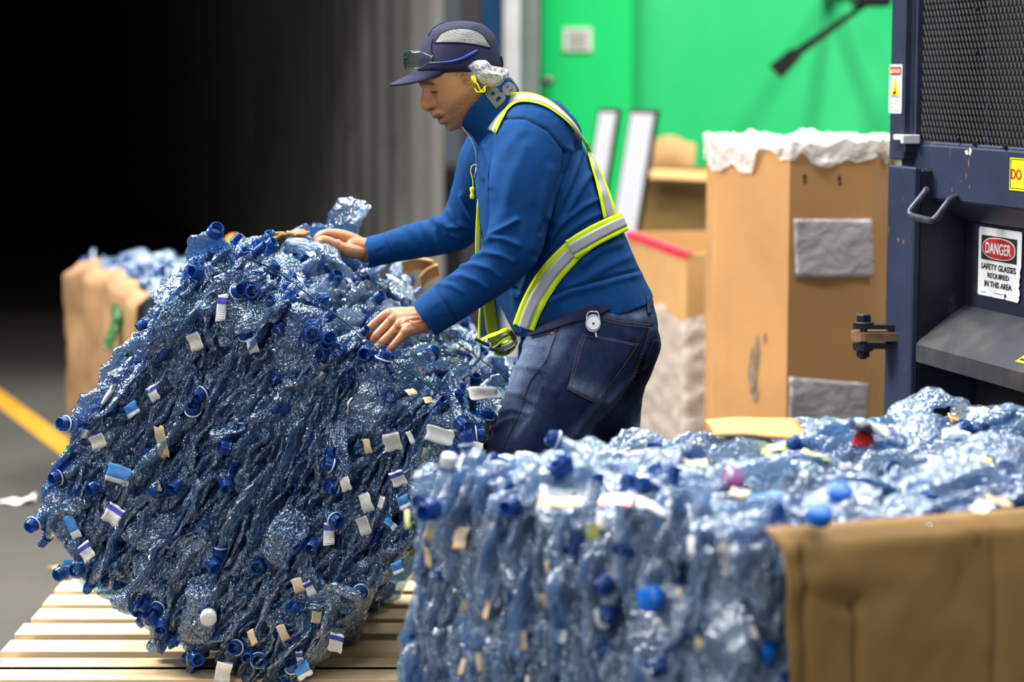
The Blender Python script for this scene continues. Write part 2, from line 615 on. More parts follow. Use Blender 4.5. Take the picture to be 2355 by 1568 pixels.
# ================================================================== white panels leaning at the green wall
def lean_panel(tl, tr, label, Y=9.5):
    sl = -42 / 265
    yb = 169 + FPX * 1.448 / Y
    def dn(p): return (p[0] + sl * (yb - p[1]), yb)
    c4 = [W(*tl, Y), W(*tr, Y), W(*dn(tr), Y), W(*dn(tl), Y)]
    r = thing('display_panel', (c4[2] + c4[3]) / 2, label, 'panel', 'white panels leaning at the green wall')
    dy = Vector((0, 0.035, 0))
    ctr = sum(c4, Vector()) / 4
    def inset(q, t): return q + (ctr - q).normalized() * t
    F6 = [(0, 3, 2, 1), (4, 5, 6, 7), (0, 1, 5, 4), (1, 2, 6, 5), (2, 3, 7, 6), (3, 0, 4, 7)]
    ux = (c4[1] - c4[0]).normalized(); uz = (c4[0] - c4[3]).normalized()
    w = 0.016
    ins = [c4[0] + ux * w * 0.3 - uz * w, c4[1] - ux * w * 1.4 - uz * w, c4[2] - ux * w * 1.4 + uz * w, c4[3] + ux * w * 0.3 + uz * w]
    ins = [q + Vector((0, -0.004, 0)) for q in ins]
    obj('white_face', ins + [q + dy for q in ins], F6, M['white_board'], r)
    mb = MB()
    for a, b, c, d in ((c4[0], c4[1], ins[1], ins[0]), (c4[1], c4[2], ins[2], ins[1]), (c4[2], c4[3], ins[3], ins[2]), (c4[3], c4[0], ins[0], ins[3])):
        q = [a, b, c, d]
        mb.add([x + Vector((0, 0.002, 0)) for x in q] + [x + dy * 1.1 for x in q], F6)
    mb.obj('black_frame', M['black'], r)
lean_panel((1378, 249), (1431, 250), 'narrower white panel with black frame, directly behind the worker')
lean_panel((1450, 251), (1518, 254), 'wider white panel with black frame, beside the brown box', 9.42)

# ================================================================== cardboard boxes at the back
def wall_box(name, ring, z0, z1, mat, t=0.008, label=None, cat='box', flaps=None, parent=None):
    """open-topped carton: outer ring of (x,y); walls with thickness, bottom"""
    R = np.array(ring, float); n = len(R)
    c = R.mean(0)
    I = c + (R - c) * (1 - t / np.linalg.norm(R - c, axis=1)[:, None] * 1.4)
    v = [(*p, z0) for p in R] + [(*p, z1) for p in R] + [(*p, z1) for p in I] + [(*p, z0 + t) for p in I]
    f = []
    for i in range(n):
        k = (i + 1) % n
        f += [(i, k, n + k, n + i), (n + i, n + k, 2 * n + k, 2 * n + i), (2 * n + i, 2 * n + k, 3 * n + k, 3 * n + i)]
    f.append(tuple(range(n))[::-1]); f.append(tuple(3 * n + i for i in range(n)))
    return obj(name, v, f, mat, parent, recalc=True)

def pxy(px, Y): return ((px - CX) / FPX * Y, Y)

# tall octagonal carton with a plastic liner
ring = [pxy(1645, 6.52), pxy(1815, 6.25), pxy(2005, 6.30), pxy(2066, 6.60), (1.2, 7.0), (0.98, 7.22), (0.74, 7.2), (0.6, 6.98)]
zt = 1.45 - (350 - 169) / FPX * 6.3
tb = thing('tall_carton', (0.88, 6.7, 0), 'tall tan cardboard carton with plastic liner bunched over its rim', 'carton')
wall_box('carton_body', ring, 0.0, zt, M['card'], 0.012, parent=tb)
# liner: crumpled sheet along the rim
def rimpt(s, ring):
    R = np.array(ring + [ring[0]], float)
    L = np.linalg.norm(np.diff(R, axis=0), axis=1); cl = np.concatenate([[0], np.cumsum(L)])
    x = (s % 1.0) * cl[-1]
    i = min(np.searchsorted(cl, x, side='right') - 1, len(L) - 1)
    return R[i] + (R[i + 1] - R[i]) * (x - cl[i]) / L[i]
c0 = np.array(ring).mean(0)
nu, nv = 220, 20
P = np.zeros((nu, nv, 3))
for i in range(nu):
    p = rimpt(i / (nu - 1) * 0.9999, ring)
    o = (p - c0) / np.linalg.norm(p - c0)
    drop = 0.020 + 0.016 * math.sin(i * 0.21) + 0.014 * math.sin(i * 0.53 + 1) + (0.022 if i < 16 or i > 200 else 0)
    for j in range(nv):
        s = j / (nv - 1)
        if s < 0.55:      # over the outside and up
            q = s / 0.55
            P[i, j] = (*(p + o * (0.009 + 0.004 * math.sin(i * 0.9))), zt - drop + q * (drop + 0.03))
        else:
            q = (s - 0.55) / 0.45
            P[i, j] = (*(p + o * (0.009 - 0.05 * q)), zt + 0.03 - 0.05 * q * q)
N = fbm(P.reshape(-1, 3), 26, 3).reshape(nu, nv)
N2 = ridge(P.reshape(-1, 3), 45, 5).reshape(nu, nv)
oo = P[..., :2] - c0; oo /= np.linalg.norm(oo, axis=2)[..., None]
P[..., :2] += oo * (0.006 * N + 0.004 * N2)[..., None]
P[..., 2] += 0.012 * N + 0.006 * N2
v, f = grid(P)
obj('plastic_liner', v, f, M['liner'], tb, True, label='crumpled clear plastic liner over the rim')
def on_plane(px, py, A, B, off=0.004):
    """pixel -> point on the vertical plane through ground points A, B"""
    A3, B3 = Vector((*A, 0)), Vector((*B, 0))
    n = (B3 - A3).cross(Vector((0, 0, 1))).normalized()
    d = ray(px, py)
    if n.dot(d) > 0: n = -n
    t = (A3 - CAMV).dot(n) / d.dot(n)
    return CAMV + d * t + n * off
def plane_patch(name, quad, A, B, mat, parent, off=0.004, thickn=0.003, label=None, puff=0.006, seed=0):
    k, m = 14, 18
    P = np.zeros((k, m, 3))
    q = [np.array(on_plane(*p, A, B, off)) for p in quad]
    for i in range(k):
        for j in range(m):
            u, w = j / (m - 1), i / (k - 1)
            P[i, j] = (q[0] * (1 - u) + q[1] * u) * (1 - w) + (q[3] * (1 - u) + q[2] * u) * w
    nrm = np.cross(q[1] - q[0], q[3] - q[0]); nrm /= np.linalg.norm(nrm)
    if nrm @ (np.array(CAMV) - q[0]) < 0: nrm = -nrm
    h = fbm(P.reshape(-1, 3), 9, seed).reshape(k, m)
    P = P + nrm * (puff * (0.7 + h))[..., None]
    v, f = thick(P, thickn if True else 0)
    return obj(name, v, f, mat, parent, True, label=label)
A, B = ring[1], ring[2]
plane_patch('plastic_pouch', [(1824, 503), (2000, 503), (2007, 636), (1829, 636)], A, B, M['pouch'], tb, label='upper clear plastic pouch taped to the carton', seed=3)
plane_patch('plastic_pouch', [(1813, 866), (1992, 880), (1989, 998), (1809, 993)], A, B, M['pouch'], tb, label='lower clear plastic pouch taped to the carton', seed=9)
M['scuff'] = simple('grey_scuff', srgb(132, 112, 92), 0.8, var=0.3, scale=30)
mb = MB()
for (x, y0_, y1_, w) in ((1742, 770, 850, 7), (1732, 800, 905, 12), (1738, 880, 925, 9), (1760, 765, 790, 4)):
    q = [on_plane(x - w * 0.3, y0_, *ring[:2], 0.0015), on_plane(x + w * 0.3, y0_, *ring[:2], 0.0015), on_plane(x + w, (y0_ + y1_) / 2, *ring[:2], 0.0015), on_plane(x + w * .5, y1_, *ring[:2], 0.0015), on_plane(x - w * .5, y1_, *ring[:2], 0.0015), on_plane(x - w, (y0_ + y1_) / 2, *ring[:2], 0.0015)]
    mb.add(q, [(0, 1, 2, 3, 4, 5)])
mb.obj('scuff_mark', M['scuff'], tb, label='grey scuff on the left face')
for (x, y) in ((1850, 407), (1930, 410)):
    mb = MB()
    for (dx, dy, w, h) in ((0, 0, 4, 7), (1, 12, 4, 4)):
        q = [on_plane(x + dx + w * math.cos(t), y + dy + h * math.sin(t), A, B, 0.0015) for t in np.linspace(0, 6.28, 9)[:-1]]
        mb.add(q, [tuple(range(8))])
    mb.obj('punched_hole', M['black'], tb, label='small dark hole near the top')
# corner crease of the right narrow facet
A2, B2 = np.array(ring[2]), np.array(ring[3])

# open carton with red tape, wrapped in film lower down
nr = np.array(pxy(1580, 7.6)); lf = np.array(pxy(1440, 8.65))
dl = (lf - nr); dl = dl / np.linalg.norm(dl); dr_ = np.array([dl[1], -dl[0]])
ring2 = [tuple(nr), tuple(nr + dr_ * 0.72), tuple(lf + dr_ * 0.72), tuple(lf)]
z2 = 1.45 - (582 - 169) / FPX * 7.6
rb = thing('open_carton', (*np.array(ring2).mean(0), 0), 'open tan carton with red tape on its rim, lower half wrapped in film', 'carton')
wall_box('carton_body', ring2, 0.0, z2, M['card_light'], 0.02, parent=rb)
n3 = np.array([-dr_[0], -dr_[1], 0])
mb = MB()
A3, B3 = np.array([*nr, 0]), np.array([*lf, 0])
q = []
for off in (0.003, -0.022):
    q += [A3 + n3 * off + [0, 0, z2 - 0.02], B3 + n3 * off + [0, 0, z2 - 0.02], B3 + n3 * off + [0, 0, z2 + 0.006], A3 + n3 * off + [0, 0, z2 + 0.006]]
mb.add(q, [(0, 1, 2, 3), (7, 6, 5, 4), (3, 2, 6, 7), (0, 4, 5, 1), (1, 5, 6, 2), (0, 3, 7, 4)])
mb.obj('red_tape', M['red_tape'], rb)
nu, nv = 120, 36
P = np.zeros((nv, nu, 3))
cc = np.array(ring2).mean(0)
for j in range(nu):
    p = rimpt(j / nu, ring2); o = (p - cc) / np.linalg.norm(p - cc)
    for i in range(nv):
        P[i, j] = (*(p + o * 0.014), 0.02 + (z2 - 0.24 + 0.02 * math.sin(j * .3)) * i / (nv - 1))
N = fbm(P.reshape(-1, 3) * np.array([1, 1, 2.2]), 10, 21).reshape(nv, nu)
N2 = ridge(P.reshape(-1, 3) * np.array([1, 1, 2]), 22, 22).reshape(nv, nu)
o = P[..., :2] - cc; o /= np.linalg.norm(o, axis=2)[..., None]
P[..., :2] += o * (0.012 * np.abs(N) + 0.010 * np.clip(N2, 0, 1))[..., None]
v, f = rings_loft(P, caps=False)
obj('stretch_film', v, f, M['film'], rb, True, label='crinkled clear stretch film around the lower half')

# brown carton behind and the pale folded flap above it
bx = [pxy(1470, 10.0), pxy(1655, 10.0), (1.0, 10.65), (0.6, 10.65)]
zb = 1.45 - (395 - 169) / FPX * 10
bc = thing('brown_carton', (0.78, 10.3, 0), 'dark brown carton behind the open carton, against the green wall', 'carton')
wall_box('carton_body', bx, 0, zb, M['card_dark'], 0.012, parent=bc)
P = np.zeros((6, 14, 3))
for i in range(6):
    for j in range(14):
        u, w = j / 13, i / 5
        P[i, j] = (bx[0][0] + (bx[1][0] - bx[0][0]) * u, 10.0 - 0.01 - 0.10 * w + 0.02 * math.sin(u * 5) * w, zb + 0.012 - 0.035 * w * w - 0.012 * u)
v, f = thick(P, 0.006)
obj('flap', v, f, M['card_light'], bc, True)
P = np.zeros((10, 16, 3))
for i in range(10):
    for j in range(16):
        u, w = j / 15, i / 9
        a, b = W(1500, 312, 10.75), W(1588, 306, 10.75)
        x = a.x + (b.x - a.x) * u
        rr = 0.03 * (1 - math.sin(math.pi * min(1, u * 1.15)))
        P[i, j] = (x + 0.02 * w * (u > .9), 10.75 + 0.05 * math.sin(w * 2) - 0.05 * u, 0.002 * (1 - w) + (a.z - rr - 0.03 * max(0, u - 0.8)) * w)
v, f = thick(P, 0.02)
fl = tag(obj('folded_cardboard', v, f, M['card_light'], smooth=True), 'pale folded cardboard sheet standing behind the brown carton', 'cardboard')
v = np.array(v); 
# black arm in front of the green wall
ba = thing('hanging_arm', W(2020, 5, 9.3), 'black jointed arm with a square end, hanging in front of the green wall', 'arm')
def prism(p0, w0, p1, w1, Y, dY):
    p0, p1 = np.array(p0, float), np.array(p1, float)
    d = (p1 - p0) / np.linalg.norm(p1 - p0); n = np.array([-d[1], d[0]])
    q = [p0 + n * w0, p0 - n * w0, p1 - n * w1, p1 + n * w1]
    a = [W(*k, Y) for k in q]
    return a + [k + Vector((0, dY, 0)) for k in a], [(0, 3, 2, 1), (4, 5, 6, 7), (0, 1, 5, 4), (1, 2, 6, 5), (2, 3, 7, 6), (3, 0, 4, 7)]
v, f = prism((2000, 4), 5, (1830, 124), 10, 9.3, 0.05); obj('boom', v, f, M['black'], ba, recalc=True)
v, f = prism((1832, 122), 15, (1786, 165), 19, 9.28, 0.09); obj('square_end', v, f, M['black'], ba, recalc=True)
mb = MB()
a, b = W(1972, -40, 9.25), W(2052, 14, 9.25)
v, f = box(((a.x + b.x) / 2, 9.35, (a.z + b.z) / 2), ((b.x - a.x) / 2, 0.1, (a.z - b.z) / 2), bev=0.01); mb.add(v, f)
v, f = box(((a.x + b.x) / 2 + 0.1, 10.35, (a.z + b.z) / 2 + 0.05), (0.03, 1.0, 0.03)); mb.add(v, f)
mb.obj('wall_bracket', M['black'], ba)
# ================================================================== the navy baling press at the right
def mat_navy(name, base=(27, 38, 68), wear=True, rough=0.45):
    t = NT(name)
    c = t.coord('Object')
    n1 = t.noise(7, 5, 0.65, c); n2 = t.noise(16, 6, 0.75, t.coord('Object', (1, 1, 0.4))); n3 = t.noise(70, 4, 0.7, c)
    col = t.ramp(n1, [(0.3, tuple(x * 0.8 for x in srgb(*base))), (0.7, tuple(min(1, x * 1.3) for x in srgb(*base)))])
    if wear:
        m = t.ramp(n2, [(0.61, (0, 0, 0)), (0.70, (0.8, 0.8, 0.8))])
        col = t.mix(m, col, srgb(108, 84, 62))
        col = t.mix(t.ramp(n3, [(0.66, (0, 0, 0)), (0.75, (0.5, 0.5, 0.5))]), col, srgb(110, 112, 120))
    return t.done(t.pbsdf(col, rough, 0, t.bump(n3, 0.15, 0.003)))
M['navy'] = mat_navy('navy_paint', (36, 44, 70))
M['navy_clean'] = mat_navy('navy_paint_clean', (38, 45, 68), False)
M['navy_dusty'] = None
def mat_dusty():
    t = NT('dusty_navy_paint')
    c = t.coord('Object'); n = t.noise(10, 6, 0.75, c); n2 = t.noise(90, 4, 0.7, c)
    col = t.ramp(n, [(0.35, srgb(34, 40, 60)), (0.55, srgb(56, 56, 62)), (0.75, srgb(92, 80, 66))])
    col = t.mix(t.math('MULTIPLY', n2, 0.4), col, srgb(40, 44, 58))
    return t.done(t.pbsdf(col, 0.6, 0, t.bump(n2, 0.25, 0.003)))
M['navy_dusty'] = mat_dusty()
M['mesh_steel'] = simple('dark_steel', srgb(52, 50, 52), 0.45, 0.5)
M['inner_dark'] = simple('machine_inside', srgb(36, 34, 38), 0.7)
M['rod'] = simple('worn_rod', srgb(74, 80, 96), 0.35, 0.6, var=0.4, scale=40)
M['rust'] = simple('rusty_plate', srgb(122, 88, 66), 0.7, 0.2, var=0.4, scale=30)
M['bolt'] = simple('blackened_bolt', srgb(44, 46, 54), 0.4, 0.6)
M['sign_white'] = simple('sign_white', srgb(214, 216, 222), 0.5, var=0.06, scale=60)
M['sign_red'] = simple('sign_red', srgb(168, 34, 38), 0.5, var=0.08)
M['sign_black'] = simple('sign_black', srgb(26, 28, 28), 0.5)
M['sign_yellow'] = simple('sign_yellow', srgb(250, 222, 20), 0.5, var=0.06)
M['sign_scratch'] = simple('scratched_paint', srgb(190, 190, 186), 0.6)

BA = Vector((0.254, -0.967, 0)).normalized()          # along the face, towards the camera
BN = Vector((-0.967, -0.254, 0)).normalized()         # out of the face
p0 = W(2095, 500, 5.4)
BO = Vector((p0.x, p0.y, 0))
def B(a, n, z): return BO + BA * a + BN * n + Vector((0, 0, z))
BR = Matrix((BA, BN, Vector((0, 0, 1)))).transposed()
baler = thing('baling_press', B(0.3, -0.4, 0), 'navy steel baling press with mesh guard and danger signs', 'baler')
def bbox(mb, a0, a1, n0, n1, z0, z1, bev=0.004):
    v, f = box(B((a0 + a1) / 2, (n0 + n1) / 2, (z0 + z1) / 2), ((a1 - a0) / 2, (n1 - n0) / 2, (z1 - z0) / 2), BR, bev)
    mb.add(v, f)
def bobj(name, mat, *boxes, parent=None, bev=0.004, label=None):
    mb = MB()
    for b_ in boxes: bbox(mb, *b_, bev)
    return mb.obj(name, mat, parent or baler, label=label)
def onface(px, py, n=0.0):
    d = ray(px, py); o = BO + BN * n
    return CAMV + d * ((o - CAMV).dot(BN) / d.dot(BN))
def az(px, py, n=0.0):
    p = onface(px, py, n); r = p - BO
    return r.dot(BA), p.z
AE = 0.86
# zones from the photograph
a_col0 = az(2047, 200, 0.03)[0]; a_col1 = az(2078, 200, 0.03)[0]
a_m = az(2107, 200)[0]
z_beam_t = az(2100, 330)[1]; z_beam_b = az(2180, 462)[1]
z_shelf = az(2096, 782, 0.03)[1]
a_p0 = az(2038, 600, 0.05)[0]; a_p1 = az(2098, 600, 0.05)[0]
zp = az(2070, 382, 0.05)[1]
bobj('front_post', M['navy'], (a_p0, a_p1, 0.03, 0.05, 0.0, zp), label='navy front post with rust chips')
M['navy_shaded'] = mat_navy('navy_paint_shaded', (20, 25, 44))  # darker navy with the recess shade painted into its base
bobj('shaded_post_return', M['navy_shaded'], (a_p0 + 0.004, a_p1 - 0.006, -0.22, 0.03, 0.0, zp - 0.006))  # dark block behind the plate, coloured as the shadow there
bobj('upper_column', M['navy_clean'], (a_col0, a_col1, -0.10, 0.03, zp + 0.012, 2.4), (a_col1, a_m - 0.03, -0.10, -0.005, zp + 0.1, 2.4), (a_m - 0.03, a_m, -0.10, 0.012, zp + 0.05, 2.4))
bobj('cross_beam', M['navy'], (az(2073, 350)[0], AE, -0.10, 0.0, z_beam_b, z_beam_t))
# sloped underside below the beam
mb = MB()
q = []
for a in (a_p1, AE):
    q += [B(a, 0.0, z_beam_b), B(a, -0.075, z_beam_b - 0.05), B(a, -0.10, z_beam_b - 0.05), B(a, -0.10, z_beam_b)]
mb.add(q, [(0, 1, 5, 4), (1, 2, 6, 5), (2, 3, 7, 6), (3, 0, 4, 7), (0, 3, 2, 1), (4, 5, 6, 7)])
mb.obj('beam_lip', M['navy'], baler)
bobj('chamber_door', M['navy_shaded'], (a_p1, AE, -0.16, -0.085, z_shelf - 0.02, z_beam_b - 0.02))  # shade of the beam is put into the door colour
# shelf channel: sloping top and front lip
mb = MB()
q = []
for a in (a_p1 + 0.005, AE):
    q += [B(a, -0.085, z_shelf + 0.085), B(a, -0.05, z_shelf + 0.064), B(a, 0.028, z_shelf + 0.008), B(a, 0.038, z_shelf - 0.004), B(a, 0.038, z_shelf - 0.045), B(a, 0.026, z_shelf - 0.045), B(a, 0.016, z_shelf - 0.012), B(a, -0.085, z_shelf + 0.05)]
n = 8
mb.add(q, [(i, (i + 1) % n, n + (i + 1) % n, n + i) for i in range(n)] + [tuple(range(n))[::-1], tuple(range(n, 2 * n))])
mb.obj('sloped_shelf', M['navy_dusty'], baler, recalc=True, label='dusty sloped channel below the danger sign')
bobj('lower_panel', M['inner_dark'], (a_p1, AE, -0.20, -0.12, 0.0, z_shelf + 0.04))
bobj('rear_body', M['navy_clean'], (a_p0 + 0.02, AE, -0.95, -0.20, 0.0, 2.3))
# mesh guard: expanded metal as real strands
gz0, gz1 = z_beam_t - 0.005, 1.95
ga0, ga1 = a_m + 0.005, AE
vv, ff = [], []
dx, dz = 0.0185, 0.030
def strand(a0, z0_, a1, z1_, w=0.0022, d=0.003):
    n0 = len(vv)
    u = Vector((a1 - a0, 0, z1_ - z0_)).normalized(); p_ = Vector((-u.z, 0, u.x)) * w
    for (a, z) in ((a0, z0_), (a1, z1_)):
        for s, nn in ((1, 0.0), (0, d), (-1, 0.0)):
            vv.append(B(a + p_.x * s, -0.012 + nn, z + p_.z * s))
    ff.extend([(n0, n0 + 1, n0 + 4, n0 + 3), (n0 + 1, n0 + 2, n0 + 5, n0 + 4)])
i = 0
a = ga0
while a < ga1:
    z = gz0; k = 0
    while z < gz1:
        s = 1 if k % 2 == 0 else -1
        strand(a - s * dx / 4, z, a + s * dx / 4, z + dz / 2)
        strand(a + dx / 2 + s * dx / 4, z, a + dx / 2 - s * dx / 4, z + dz / 2)
        z += dz / 2; k += 1
    a += dx
o = obj('mesh_guard', vv, ff, M['mesh_steel'], baler, kind='stuff', label='expanded metal mesh guard')
bobj('mesh_stiffener', M['navy'], (0.335, 0.352, -0.035, -0.018, gz0, 1.95))
bobj('mesh_edge', M['navy'], (ga0 - 0.012, ga0 + 0.004, -0.02, 0.006, gz0, 1.95), (ga0, AE, -0.02, -0.004, gz0 - 0.005, gz0 + 0.012))
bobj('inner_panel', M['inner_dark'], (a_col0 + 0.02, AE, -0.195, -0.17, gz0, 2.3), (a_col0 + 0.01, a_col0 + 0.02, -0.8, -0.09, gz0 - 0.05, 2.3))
# U handle under the beam
pts = [onface(2131, 436, 0.035), onface(2124, 447, 0.05), onface(2091, 487, 0.076), onface(2095, 497, 0.078), onface(2140, 508, 0.078), onface(2152, 503, 0.076), onface(2187, 456, 0.022), B(az(2190, 450)[0], -0.03, az(2190, 450)[1])]
C = []
for i in range(len(pts) - 1):
    for t in np.linspace(0, 1, 6, endpoint=False):
        C.append(np.array(pts[i]) * (1 - t) + np.array(pts[i + 1]) * t)
C.append(np.array(pts[-1])); C = np.array(C)
for _ in range(2): C[1:-1] = (C[:-2] + 2 * C[1:-1] + C[2:]) / 4
v, f = tube(C, 0.0085, 10)
obj('handle', v, f, M['rod'], baler, True, label='bent steel rod handle')
# hinge: plates with bolt, nut and washers
zc = az(2030, 770, 0.05)[1]
hc = onface(1990, 770, 0.135) if False else B(a_p0 + 0.03, 0.0, 0)
def hexprism(c, r, z0_, z1_, seg=6, ch=0.002):
    prof = [(0, z0_), (r * .9, z0_), (r, z0_ + ch), (r, z1_ - ch), (r * .9, z1_), (0, z1_)]
    a = np.linspace(0, 2 * math.pi, seg, endpoint=False) + 0.3
    R = np.array([[(c.x + rr * math.cos(t), c.y + rr * math.sin(t), zz) for t in a] for rr, zz in prof])
    return rings_loft(R, caps=False)
# bolt centre seen at (1988, 770)
d = ray(1986, 768); Ph = B(a_p0 + 0.05, 0, 0)
t_ = (Ph.y) / d.y
bc_ = CAMV + d * t_
zb0 = bc_.z
pl = MB()
def plate(z0_, z1_, hw, ext, mat, name, lab=None):
    """rounded lug from the post to the bolt"""
    root = Vector((BO + BA * (a_p0 + 0.05) + BN * 0.0)); root.z = 0
    c2 = Vector((bc_.x, bc_.y, 0)); ax = (c2 - root); L = ax.length; ax.normalize(); sd = Vector((-ax.y, ax.x, 0))
    ring_ = [root + sd * hw, root - sd * hw]
    for t in np.linspace(-math.pi / 2, math.pi / 2, 9):
        ring_.append(c2 + ax * ext * math.cos(t) + sd * hw * math.sin(t))
    n = len(ring_)
    v = [p + Vector((0, 0, z0_)) for p in ring_] + [p + Vector((0, 0, z1_)) for p in ring_]
    f = [tuple(range(n)), tuple(range(2 * n - 1, n - 1, -1))] + [(i, n + i, n + (i + 1) % n, (i + 1) % n) for i in range(n)]
    return obj(name, v, f, mat, baler, recalc=True, label=lab)
plate(zb0 - 0.014, zb0 + 0.006, 0.034, 0.03, M['rust'], 'hinge_lug', 'rusty hinge plate')
plate(zb0 + 0.013, zb0 + 0.024, 0.020, 0.026, M['bolt'], 'hinge_strap')
plate(zb0 - 0.034, zb0 - 0.022, 0.020, 0.026, M['bolt'], 'hinge_strap')
mb = MB()
mb.add(*hexprism(bc_, 0.019, zb0 + 0.029, zb0 + 0.048)); mb.add(*hexprism(bc_, 0.025, zb0 + 0.024, zb0 + 0.030, 20))
mb.add(*hexprism(bc_, 0.009, zb0 - 0.06, zb0 + 0.03, 14)); mb.add(*hexprism(bc_, 0.024, zb0 - 0.040, zb0 - 0.033, 20))
mb.add(*hexprism(bc_, 0.018, zb0 - 0.055, zb0 - 0.040))
mb.obj('hinge_bolt', M['bolt'], baler)
# white latch clip at the beam corner
ca, cz = az(2085, 318, 0.02)
bobj('latch_clip', M['sign_white'], (ca - 0.022, ca + 0.03, 0.0, 0.045, cz - 0.004, cz + 0.009), (ca + 0.02, ca + 0.034, 0.0, 0.045, cz - 0.012, cz + 0.009), bev=0.002)
bobj('latch_block', M['navy'], (ca - 0.05, ca + 0.01, -0.05, 0.03, cz - 0.035, cz - 0.012), bev=0.003)
# bolts on the mesh frame
for (px, py) in ((2245, 20), (2243, 122), (2108, 210), (2200, 322), (2240, 330), (2310, 338)):
    a, z = az(px, py, 0.0)
    c = B(a, -0.004, z)
    mb = MB(); v, f = lathe([(0, 0.006), (0.005, 0.006), (0.006, 0.003), (0.006, 0)], 8)
    mb.add([c + BA * p[0] + Vector((0, 0, p[1])) + BN * p[2] for p in v], f)
    mb.obj('mesh_bolt', M['bolt'], baler)
# chipped paint on the beam
for (px, py, w, h, m) in ((2223, 350, 6, 9, 'sign_scratch'), (2231, 349, 4, 12, 'sign_scratch'), (2228, 372, 2, 12, 'rust'), (2222, 405, 1.5, 8, 'rust'), (2210, 418, 2, 6, 'rust'), (2230, 430, 3, 4, 'rust'), (2190, 436, 1.5, 6, 'rust'), (2066, 552, 3, 5, 'rust'), (2078, 556, 4, 6, 'rust')):
    k = 15; nn_ = 0.0508 if px < 2100 else 0.0008
    q = [onface(px + w * math.cos(t) * (0.35 + 0.9 * random.random()), py + h * math.sin(t) * (0.35 + 0.9 * random.random()), nn_) for t in np.linspace(0, 2 * math.pi, k, endpoint=False)]
    obj('paint_chip', q, [tuple(range(k))], M[m], baler, recalc=True)

# ---- signs on the press
def text_mesh(s, font_scale=1.0, bold=0.0, align='CENTER'):
    c = bpy.data.curves.new('t', 'FONT'); c.body = s; c.size = 1.0; c.offset = bold; c.align_x = align; c.resolution_u = 6
    o = bpy.data.objects.new('t', c); COL.objects.link(o)
    dg = bpy.context.evaluated_depsgraph_get()
    m = bpy.data.meshes.new_from_object(o.evaluated_get(dg))
    V = np.array([v.co[:] for v in m.vertices]); F = [tuple(p.vertices) for p in m.polygons]
    bpy.data.objects.remove(o); bpy.data.curves.remove(c); bpy.data.meshes.remove(m)
    V[:, 0] -= (V[:, 0].min() + V[:, 0].max()) / 2 if align == 'CENTER' else V[:, 0].min()
    V[:, 1] -= (V[:, 1].min() + V[:, 1].max()) / 2
    return V, F
def face_text(s, ac, zc_, w, h, n, mat, parent, name, bold=0.0):
    V, F = text_mesh(s, bold=bold)
    V[:, 0] *= w / (V[:, 0].max() - V[:, 0].min()); V[:, 1] *= h / (V[:, 1].max() - V[:, 1].min())
    return obj(name, [B(ac + p[0], n, zc_ + p[1]) for p in V], F, M[mat], parent)
def face_poly(pts, n, mat, parent, name, th=0.0012, label=None):
    k = len(pts)
    v = [B(a, n - th, z) for a, z in pts] + [B(a, n, z) for a, z in pts]
    f = [tuple(range(k)), tuple(range(2 * k - 1, k - 1, -1))] + [(i, (i + 1) % k, k + (i + 1) % k, k + i) for i in range(k)]
    return obj(name, v, f, M[mat], parent, recalc=True, label=label)
NS = -0.083                                            # plane of the chamber door
(a0, z1), (a1, _), (_, z0) = az(2254, 520, NS), az(2352, 545, NS), az(2250, 676, NS)
H = z1 - z0; Wd = a1 - a0
pts = [(0, 0.02), (0.02, 0), (0.3, 0), (0.31, 0.02), (0.33, 0), (0.62, 0), (0.64, 0.03), (0.66, 0), (0.94, -0.01), (0.97, 0.03), (0.965, 0.08), (0.985, 0.11), (0.97, 0.17), (0.95, 0.2), (0.975, 0.24), (0.96, 0.3), (0.985, 0.36), (0.97, 0.42), (1.0, 0.5), (1.0, 0.97), (0.985, 1.0), (0.03, 1.0), (0, 0.97)]
ds = face_poly([(a0 + x * Wd, z0 + y * H) for x, y in pts], NS + 0.002, 'sign_white', baler, 'danger_sign', label='white sign reading DANGER SAFETY GLASSES REQUIRED IN THIS AREA')
face_poly([(a0 + x * Wd, z0 + y * H) for x, y in ((0.07, 0.53), (0.90, 0.53), (0.90, 0.885), (0.07, 0.885))], NS + 0.003, 'sign_black', ds, 'black_field')
def oval(cx, cy, rx, ry, n, mat, name):
    face_poly([(a0 + (cx + rx * np.sign(math.cos(t)) * abs(math.cos(t)) ** 0.8) * Wd, z0 + (cy + ry * np.sign(math.sin(t)) * abs(math.sin(t)) ** 0.8) * H) for t in np.linspace(0, 2 * math.pi, 40, endpoint=False)], n, mat, ds, name)
oval(0.49, 0.71, 0.385, 0.158, NS + 0.0038, 'sign_white', 'white_oval')
oval(0.49, 0.71, 0.368, 0.145, NS + 0.0046, 'sign_red', 'red_oval')
face_text('DANGER', a0 + 0.49 * Wd, z0 + 0.71 * H, 0.60 * Wd, 0.165 * H, NS + 0.0052, 'sign_white', ds, 'lettering', 0.02)
for s, y, w in (('SAFETY GLASSES', 0.435, 0.82), ('REQUIRED', 0.305, 0.50), ('IN THIS AREA', 0.185, 0.64)):
    face_text(s, a0 + 0.485 * Wd, z0 + y * H, w * Wd, 0.088 * H, NS + 0.003, 'sign_black', ds, 'lettering', 0.028)
mb = MB()
for (x0_, x1_, y_) in ((0.08, 0.2, 0.05), (0.38, 0.6, 0.06)):
    mb.add([B(a0 + x * Wd, NS + 0.003, z0 + y * H) for x, y in ((x0_, y_), (x1_, y_), (x1_, y_ + 0.008), (x0_, y_ + 0.008))], [(0, 1, 2, 3)])
mb.add([B(a0 + x * Wd, NS + 0.003, z0 + y * H) for x, y in ((0.64, 0.03), (0.68, 0.03), (0.68, 0.08), (0.64, 0.08))], [(0, 1, 2, 3)])
